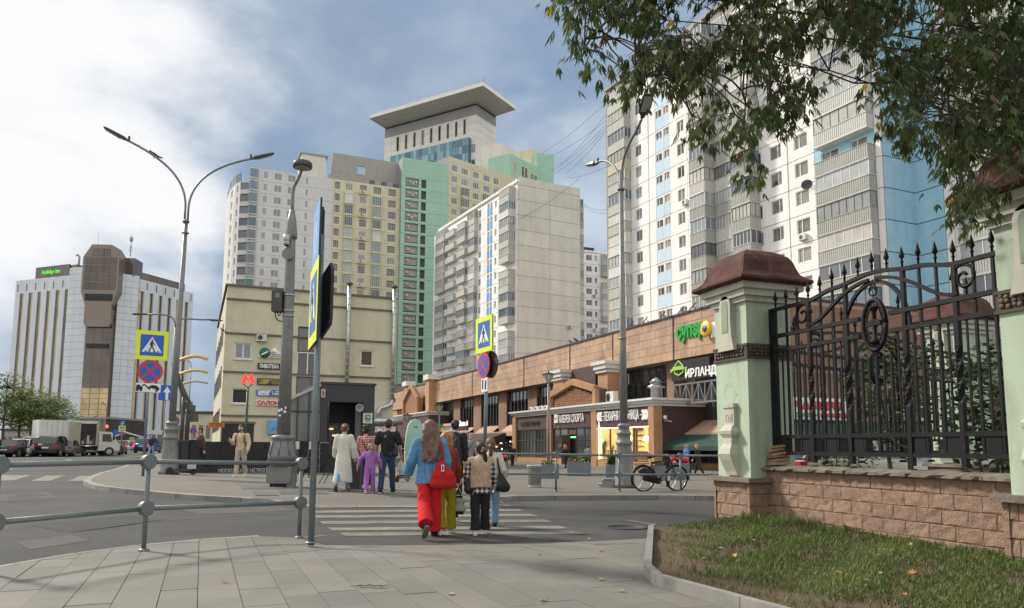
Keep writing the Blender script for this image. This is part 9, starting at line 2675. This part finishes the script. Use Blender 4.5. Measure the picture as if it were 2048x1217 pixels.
# --- the woman in the denim jacket, mid stride, left foot raised behind
g = G(858, 1079, lambda x, y: near_z(x, y) if y < NA.y-.1 else road_z(x, y))
hd = R(22)
W1 = person('long haired woman in a blue denim jacket and bright red trousers crossing the street', tuple(G(857,1075,road_z)), R(14), 1.74,
 dict(hair=H_br, style='long', legs=(C_redp, 1.35, .055, .97), shoes=(C_blk, mat('sole_taupe', (.20,.175,.15), .8)), top=[('jacket', C_den, 1.34, .13, .93, 1.55, .04)], cuff=1.25),
 legs=((.16,.02),(-.24,.62)), arms=((-.12,.22,.55),(.02,.34,.75)), vox=.0145, wide=1.12, lean=.02)
up = W1['up']
from mathutils.bvhtree import BVHTree
def draped(I, part, lines, r, m, name='seam'):
 """seams laid on the back of a garment: x,z lines dropped on its surface"""
 o = [c for c in I['root'].children if c.name.split('.')[0] == part][0]
 bv = BVHTree.FromPolygons([v.co for v in o.data.vertices], [tuple(p.vertices) for p in o.data.polygons])
 mb = MB()
 for ln in lines:
  pts = []
  for (a, b) in zip(ln[:-1], ln[1:]):
   for q in range(9):
    x, z = a[0]+(b[0]-a[0])*q/8, a[1]+(b[1]-a[1])*q/8
    v = I['up'](x, 0, z); h = bv.ray_cast(Vector((v.x, -1.2, v.z)), Vector((0,1,0)))
    if h[0]: pts.append(h[0])
  if len(pts) > 2: mb.tube(pts, r, 4, 0, False)
 q = obj(name, mb, m, o); q['kind'] = 'stuff'; return q
M_seamd = cloth('denim_seam', (.05,.13,.25))
draped(W1, 'jacket', [[(-.20,.36),(0,.33),(.20,.36)], [(-.10,.34),(-.085,-.02)], [(.02,.33),(.02,-.03)], [(-.27,-.09),(.25,-.09)], [(-.27,-.12),(.25,-.12)]], .004, M_seamd)
obj('collar', MB().tube([W1['up'](.11,.03,.50), W1['up'](.09,-.085,.515), W1['up'](0,-.125,.50), W1['up'](-.09,-.085,.515), W1['up'](-.11,.03,.50)], .026, 8), C_den, W1['root'])
def strap_on(I, name, pts, r, m, parent): return obj(name, MB().tube([tuple(p) for p in pts], r, 6), m, parent)
u_ = W1['up']
bagp = [(tuple(u_(.17,-.14,.20)), tuple(u_(.15,-.15,.17)), .03, .04, .8), (tuple(u_(.15,-.15,.10)), tuple(u_(.22,-.13,-.02)), .09, .13, .55), (tuple(u_(.06,-.17,-.12)), tuple(u_(.30,-.12,-.13)), .075, .075, .8), (tuple(u_(.06,-.17,.0)), tuple(u_(.29,-.12,-.02)), .06, .07, .8)]
def ex(t):
 strap(t, [u_(.155,.06,.52), u_(.15,-.03,.55), u_(.15,-.145,.44), u_(.155,-.16,.3), u_(.16,-.15,.18)], .010, C_redb); strap(t, [u_(.165,.07,.51), u_(.165,-.02,.55), u_(.17,-.14,.44), u_(.175,-.155,.3), u_(.18,-.14,.18)], .010, C_redb)
 a = u_(.16,-.255,.11); obj('white_label', MB().box(a.x-.022, a.x+.022, a.y-.008, a.y+.006, a.z-.05, a.z+.05), M_swh, t); obj('label_print', MB().box(a.x-.010, a.x+.010, a.y-.010, a.y-.008, a.z-.035, a.z+.035), M_sbk, t)
held('tote_bag', 'bright red tote bag hanging from the shoulder of the woman in denim', 'bag', W1, bagp, C_redb, .013, .05, .006, ex)
# --- red haired woman in the dark red cardigan beside her
W2 = person('reddish haired woman in a dark red cardigan and olive yellow trousers', tuple(G(889,1069,road_z)), R(8), 1.56,
 dict(hair=H_rd, style='bob', legs=(C_oliv, 1.3, .05, .97), shoes=SH_w, top=[('cardigan', C_card, 1.2, .12, .93, 1.25, .03)]), legs=((.12,.05),(-.12,.2)), arms=((.12,.18,.12),(0,.1,.2)), vox=.016)
up = W2['up']; wr = W2['W'][0][2] + W2['W'][0][3]*.09
bp_ = [((wr.x,wr.y,wr.z-.16),(wr.x,wr.y,wr.z-.20),.05,.07,.5), ((wr.x-.06,wr.y,wr.z-.33),(wr.x+.06,wr.y,wr.z-.33),.07,.07,.7), ((wr.x-.05,wr.y,wr.z-.22),(wr.x+.05,wr.y,wr.z-.22),.055,.055,.7)]
def ex(t):
 strap(t, [(wr.x-.06,wr.y,wr.z-.17),(wr.x-.03,wr.y,wr.z-.04),(wr.x,wr.y,wr.z),(wr.x+.03,wr.y,wr.z-.04),(wr.x+.06,wr.y,wr.z-.17)], .008, C_bag); obj('dark_base', MB().box(wr.x-.09,wr.x+.09,wr.y-.04,wr.y+.04,wr.z-.42,wr.z-.37), C_blk, t); obj('dark_rim', MB().box(wr.x-.07,wr.x+.07,wr.y-.035,wr.y+.035,wr.z-.155,wr.z-.13), C_blk, t)
held('shopping_bag', 'pale green shopping bag with a black base carried by the woman in the cardigan', 'bag', W2, bp_, C_bag, .012, .03, .005, ex)
# --- two dark figures ahead of them
W3 = person('person with brown hair in black clothes just ahead of the woman in the cardigan', tuple(G(899,1046,road_z)), R(4), 1.58,
 dict(hair=H_mid, style='bun', legs=(C_blk, 1.1, .01, .95), shoes=SH_w, top=[('jacket', C_blk, 1.15, .1, .93, 1.2, .01)]), legs=((.2,.05),(-.2,.3)), vox=.02)
W4 = person('man in a black hooded jacket and black cap, partly hidden behind the crossing women', tuple(pz(908,1001)), R(0), 1.82,
 dict(hair=H_bk, legs=(C_blk, 1.15, .01, .95), shoes=SH_w, top=[('jacket', C_blk, 1.3, .1, .95, 1.35, .0)]), legs=((.15,.05),(-.15,.2)), sex='m', vox=.022)
up = W4['up']
def ex(t): strap(t, [up(.1,.1,.45), up(.12,0,.53), up(.12,-.12,.45)], .02, C_bb)
held('backpack', 'black backpack on the man in the black hooded jacket', 'backpack', W4, [(tuple(up(0,-.2,.05)), tuple(up(0,-.2,.36)), .15, .14, .65)], C_bb, .02, .03, .004, ex)
hv = W4['hv']; c_ = hv(0,0,.06)
o = thing('cap', 'black cap with a round white badge on the man in the black hooded jacket', 'cap', tuple(W4['loc']), W4['heading'])
obj('crown', MB().ball(c_, (.108,.112,.075), 14, 8), C_blk, o); obj('peak', MB().box(c_.x-.07, c_.x+.07, c_.y+.07, c_.y+.17, c_.z-.02, c_.z-.005), C_blk, o); obj('badge', MB().ball((c_.x-.03,c_.y-.105,c_.z+.01), (.018,.01,.018), 8, 5), M_swh, o)
# --- girl in the quilted vest and her friend
W5 = person('girl with a dark ponytail in a beige quilted vest over a checked shirt', tuple(G(960,1070,road_z)), R(6), 1.44,
 dict(hair=H_dk, style='tail', tail=(.03,0), legs=(C_blk, 1.28, .035, .96), shoes=SH_w, top=[('shirt', PLAID_B, 1.25, .14, .93, 1.3, .03), ('vest', C_vest, 1.38, .02, 0, 1.3, .01)]), legs=((.14,.02),(-.06,.05)), arms=((.1,.28,.5),(.1,.26,.5)), vox=.0145, wide=1.05, child=.7)
hv = W5['hv']
hc_ = MB().ball(hv(.035,-.125,.015), (.03,.02,.02), 8, 6); o = obj('hair_clip', hc_, M_pink, W5['root']); obj('scrunchie', MB().tube([hv(.04+.03*math.cos(q),-.15+.01*math.sin(q),-.03+.02*math.sin(q)) for q in [2*PI*i/10 for i in range(11)]], .012, 6), C_cream, W5['root'])
u_ = W5['up']
draped(W5, 'vest', [[(-.18+.09*i,.0),(-.18+.09*i+.22,.40)] for i in range(-2,4)] + [[(.18-.09*i,.0),(.18-.09*i-.22,.40)] for i in range(-2,4)], .003, cloth('vest_seam', (.33,.23,.16)), 'quilting')
W6 = person('girl in a white top and light blue jeans walking beside the girl in the vest', tuple(G(980,1056,road_z)), R(2), 1.52,
 dict(hair=H_mid, style='tail', tail=(-.01,0), legs=(C_ljean, 1.12, .02, .96), shoes=(SH_k[0], SH_k[1]), top=[('top', C_cream, 1.25, .05, .93, 1.35, .01)]), legs=((.22,.02),(-.22,.35)), arms=((-.15,.30,.55),(.1,.1,.2)), vox=.0155, child=.6)
u_ = W6['up']
def ex(t): strap(t, [u_(.12,.08,.49), u_(.11,-.02,.535), u_(.13,-.11,.42), u_(.19,-.1,.12)], .014, C_bb)
held('shoulder_bag', 'slouchy black shoulder bag on the arm of the girl in the white top', 'bag', W6, [(tuple(u_(.2,-.08,.1)), tuple(u_(.25,-.08,-.08)), .05, .1, .7), (tuple(u_(.16,-.1,-.1)), tuple(u_(.3,-.06,-.12)), .08, .07, .7)], C_bb, .014, .04, .004, ex)
W5u = W5['up']
held('small_bag', 'small black bag on the left hip of the girl in the quilted vest', 'bag', W5, [(tuple(W5u(-.21,.02,.06)), tuple(W5u(-.22,.02,-.06)), .06, .075, .7)], C_bb, .014, .03, .003)
# --- the family beyond the crossing
W7 = person('woman in a long white robe coat with a hair bun walking away on the square', tuple(pz(685,983)), R(2), 1.66,
 dict(hair=H_mid, style='bun', legs=(C_ljean, 1.0, 0, .9), shoes=(cloth('suede', (.16,.125,.10)), mat('sole_suede', (.13,.10,.085), .8)), top=[('robe', C_white, 1.25, .68, .95, 1.55, .09)], cuff=1.5), legs=((.2,.05),(-.22,.5)), arms=((.1,.30,.25),(.2,.2,.5)), vox=.018)
W8 = person('dark curly haired woman in a red checked shirt and jeans, behind the little girl', tuple(pz(729,977)), R(4), 1.64,
 dict(hair=H_bk, style='curly', legs=(C_navy, 1.2, .03, .96), shoes=SH_w, top=[('shirt', PLAID_R, 1.25, .1, .9, 1.3, .02)]), legs=((.12,.05),(-.12,.1)), arms=((.15,.2,.4),(.15,.2,.4)), vox=.018)
u_ = W8['up']
held('sling_bag', 'small black sling bag on the back of the woman in the checked shirt', 'bag', W8, [(tuple(u_(.07,-.13,.05)), tuple(u_(.11,-.13,.0)), .05, .05, .6)], C_bb, .014, .02, .002, lambda t: (strap(t, [u_(-.13,.0,.53), u_(-.08,-.14,.40), u_(.04,-.15,.18), u_(.1,-.14,.06)], .012, C_bb), strap(t, [u_(.13,.0,.53), u_(.14,-.12,.4), u_(.13,-.13,.1)], .010, C_bb)))
W9 = person('little girl in a purple tracksuit with a long fair ponytail', tuple(pz(739,987)), R(3), 1.22,
 dict(hair=H_bl, style='tail', tail=(.03,0), legs=(C_purp, 1.2, .015, .97), shoes=(cloth('pink_trainer', (.5,.33,.42)), mat('sole_white', (.62,.60,.55), .7)), top=[('sweatshirt', C_purp, 1.28, .05, .95, 1.35, .0)]), legs=((.12,.02),(-.14,.25)), arms=((.1,.55,.3),(-.05,.75,.1)), vox=.015, child=1.0)
W10 = person('man in a black t-shirt and blue jeans walking away beside the little girl', tuple(pz(773,986)), R(-3), 1.80,
 dict(hair=H_dk, legs=(C_jean, 1.12, .01, .97), shoes=SH_k, top=[('tshirt', C_blk, 1.2, .06, .36, 1.25, .0)]), legs=((.28,.05),(-.22,.12)), arms=((.1,.25,.25),(-.1,.2,.25)), sex='m', skin=SKIN2, vox=.018, wide=1.08)
u_ = W10['up']
held('waist_bag', 'black cross body bag at the right side of the man in the black t-shirt', 'bag', W10, [(tuple(u_(.2,-.1,.14)), tuple(u_(.22,-.1,.0)), .055, .07, .7)], C_bb, .015, .02, .003, lambda t: strap(t, [u_(-.1,.02,.53), u_(-.02,-.15,.42), u_(.12,-.16,.26), u_(.2,-.13,.14)], .012, C_bb))
obj('back_print', MB().tube([u_(-.03+.022*math.cos(q), -.147, .42+.022*math.sin(q)) for q in [2*PI*i/12 for i in range(13)]], .004, 4), M_swh, W10['root'])
wr = W10['W'][0][2]
held('carrier_bag', 'pale grey carrier bag in the hand of the man in the black t-shirt', 'bag', W10, [((wr.x,wr.y,wr.z-.2),(wr.x,wr.y,wr.z-.34),.06,.1,.6)], cloth('pale_bag', (.45,.44,.42)), .016, .03, .004, lambda t: strap(t, [(wr.x-.05,wr.y,wr.z-.18),(wr.x,wr.y,wr.z-.08),(wr.x+.05,wr.y,wr.z-.18)], .006, C_bag))
# --- people by the metro
W11 = person('bearded man in a cream hoodie and pale trousers walking by the granite wall', tuple(pz(480,954)), R(180-4), 1.80,
 dict(hair=H_dk, legs=(C_chino, 1.15, .01, .96), shoes=SH_w, top=[('hoodie', C_hood, 1.25, .06, .95, 1.35, .0)]), legs=((.14,.03),(-.12,.25)), arms=((.25,.12,1.75),(.0,.22,.45)), sex='m', vox=.019, wide=1.05, head_turn=R(-38))
hv = W11['hv']
soft('beard', [(tuple(hv(-.05,.04,-.06)), tuple(hv(.05,.04,-.06)), .038, .038), (tuple(hv(0,.07,-.085)), tuple(hv(0,.06,-.11)), .035, .028)], .013, H_dk, W11['root'], k=.03)
u_ = W11['up']; obj('hood', MB().tube([u_(.11,.06,.50), u_(.12,-.06,.52), u_(0,-.12,.5), u_(-.12,-.06,.52), u_(-.11,.06,.50)], .04, 8), C_hood, W11['root'])
obj('drawstring', MB().tube([u_(.03,.13,.46), u_(.03,.15,.30)], .006, 5), C_cream, W11['root']); obj('drawstring', MB().tube([u_(-.03,.13,.46), u_(-.035,.15,.32)], .006, 5), C_cream, W11['root'])
held('backpack', 'dark backpack whose straps cross the shoulders of the man in the cream hoodie', 'backpack', W11, [(tuple(u_(0,-.19,.05)), tuple(u_(0,-.19,.36)), .13, .13, .6)], C_bb, .02, .03, .003, lambda t: [strap(t, [u_(sg*.13,-.1,.45), u_(sg*.135,.0,.55), u_(sg*.14,.12,.44), u_(sg*.155,.12,.25), u_(sg*.17,.0,.12)], .017, C_bb) for sg in (-1,1)])
wr = W11['W'][0][2] + W11['W'][0][3]*.07; ph = obj('phone', MB().box(wr.x-.02, wr.x+.02, wr.y-.05, wr.y+.09, wr.z+.02, wr.z+.035), M_sbk, None, None); ph.location = tuple(W11['loc']); ph.rotation_euler = (0,0,W11['heading']); tag(ph, 'dark mobile phone in the hand of the man in the cream hoodie', 'phone')
W12 = person('man in a brown sweatshirt and black baggy trousers walking left past the lamp base', tuple(pz(399,946)), R(122), 1.82,
 dict(hair=H_dk, legs=(C_blk, 1.55, .06, .97), shoes=SH_w, top=[('sweatshirt', C_brown, 1.35, .08, .92, 1.5, .0)]), legs=((.26,.03),(-.26,.3)), arms=((.3,.25,.25),(-.3,.28,.2)), sex='m', vox=.019, wide=1.1, head_turn=R(15))
W13 = person('person in black behind the granite wall beside the thick lamp post, mostly hidden', tuple(P(550,940,34)*1 - Vector((0,0,P(550,940,34).z-base(P(550,940,34).x,34)))), R(150), 1.40,
 dict(hair=H_bk, legs=(C_blk, 1.1, .01, .96), top=[('jacket', C_blk, 1.3, .1, .95, 1.3, .0)]), legs=((0,0),(0,0)), sex='m', vox=.026)
# --- people on the square and by the shops
def far_person(px, py, h_px, Y, label, head, look, **k):
 a = P(px, py, Y); return person(label, (a.x, Y, base(a.x, Y)), head, k.pop('H', 1.72), look, vox=k.pop('vox', .026), **k)
W14 = far_person(942, 950, 77, 31, 'man in a grey jumper and cap with a strap across his chest', R(175), dict(hair=H_bl, legs=(C_navy, 1.2, .01, .96), shoes=SH_k, top=[('jumper', C_grey, 1.3, .08, .95, 1.3, .0)]), sex='m', H=1.80, vox=.02, legs=((.1,.02),(-.1,.1)), head_turn=R(-35))
u_ = W14['up']; obj('strap', MB().tube([u_(-.12,.06,.52), u_(-.05,.14,.38), u_(.1,.15,.2), u_(.17,.09,.05)], .012, 6), C_bb, W14['root'])
hv = W14['hv']; o = obj('cap', MB().ball(hv(0,0,.07), (.10,.105,.06), 12, 6).box(hv(0,0,0).x-.06,hv(0,0,0).x+.06,hv(0,.07,0).y,hv(0,.16,0).y,hv(0,0,.06).z,hv(0,0,.07).z), cloth('beige_cap', (.36,.31,.22)), W14['root'])
far_person(1176, 936, 43, 55, 'person in a grey shirt walking past the sports shop, seen from behind', R(-20), dict(hair=H_bk, legs=(C_blk, 1.1, 0, .96), shoes=SH_k, top=[('shirt', cloth('grey_shirt', (.20,.22,.26)), 1.2, .05, .9, 1.2, 0)]), sex='m')
far_person(1131, 938, 45, 52, 'woman in black with a coloured bag in the sports shop doorway', R(20), dict(hair=H_rd, style='bob', legs=(C_blk, 1.1, 0, .96), top=[('coat', C_blk, 1.2, .25, .9, 1.2, 0)]))
far_person(1025, 932, 40, 58, 'man in black standing by the left end of the plum coloured shop front', R(190), dict(hair=H_bk, legs=(C_blk, 1.05, 0, .96), top=[('tshirt', C_blk, 1.2, .05, .4, 1.2, 0)]), sex='m')
far_person(1373, 948, 54, 43, 'fair haired woman in a bright blue jacket right of the bicycle', R(-60), dict(hair=H_bl, style='bob', legs=(C_navy, 1.1, 0, .96), shoes=SH_k, top=[('jacket', C_blue, 1.25, .2, .9, 1.25, 0)]))
far_person(1397, 951, 59, 42, 'person in a black tracksuit with white stripes walking beside the woman in blue', R(60), dict(hair=H_rd, style='bob', legs=(C_blk, 1.15, 0, .96), shoes=SH_w, top=[('jacket', C_blk, 1.2, .1, .9, 1.2, 0)]), legs=((.3,.05),(-.25,.3)))
far_person(302, 912, 39, 62, 'distant man in a dark jacket and pale jeans walking up the pavement on the left', R(175), dict(hair=H_dk, legs=(C_ljean, 1.15, 0, .96), shoes=SH_k, top=[('jacket', C_navy, 1.35, .1, .95, 1.35, 0)]), sex='m', legs=((.2,.05),(-.2,.2)))
far_person(921, 940, 50, 40, 'person in a dark coat in the crowd left of the man in grey', R(30), dict(hair=H_bk, legs=(C_blk, 1.1, 0, .96), top=[('coat', C_blk, 1.3, .3, .95, 1.3, 0)]))
far_person(905, 938, 50, 44, 'person in a brown jacket in the crowd behind the crossing women', R(160), dict(hair=H_mid, legs=(C_jean, 1.1, 0, .96), top=[('jacket', C_brown, 1.3, .1, .95, 1.3, 0)]), sex='m')
far_person(812, 945, 60, 34, 'person in black beside the parked scooters, partly behind the surfboard', R(200), dict(hair=H_bk, legs=(C_blk, 1.1, 0, .96), top=[('jacket', C_blk, 1.3, .1, .95, 1.3, 0)]), sex='m')
far_person(888, 936, 45, 48, 'person in a pale shirt far back in the crowd by the awnings', R(20), dict(hair=H_bk, legs=(C_jean, 1.1, 0, .96), top=[('shirt', C_cream, 1.2, .05, .5, 1.2, 0)]), sex='m')
bpy.data.scenes.remove(TMP)
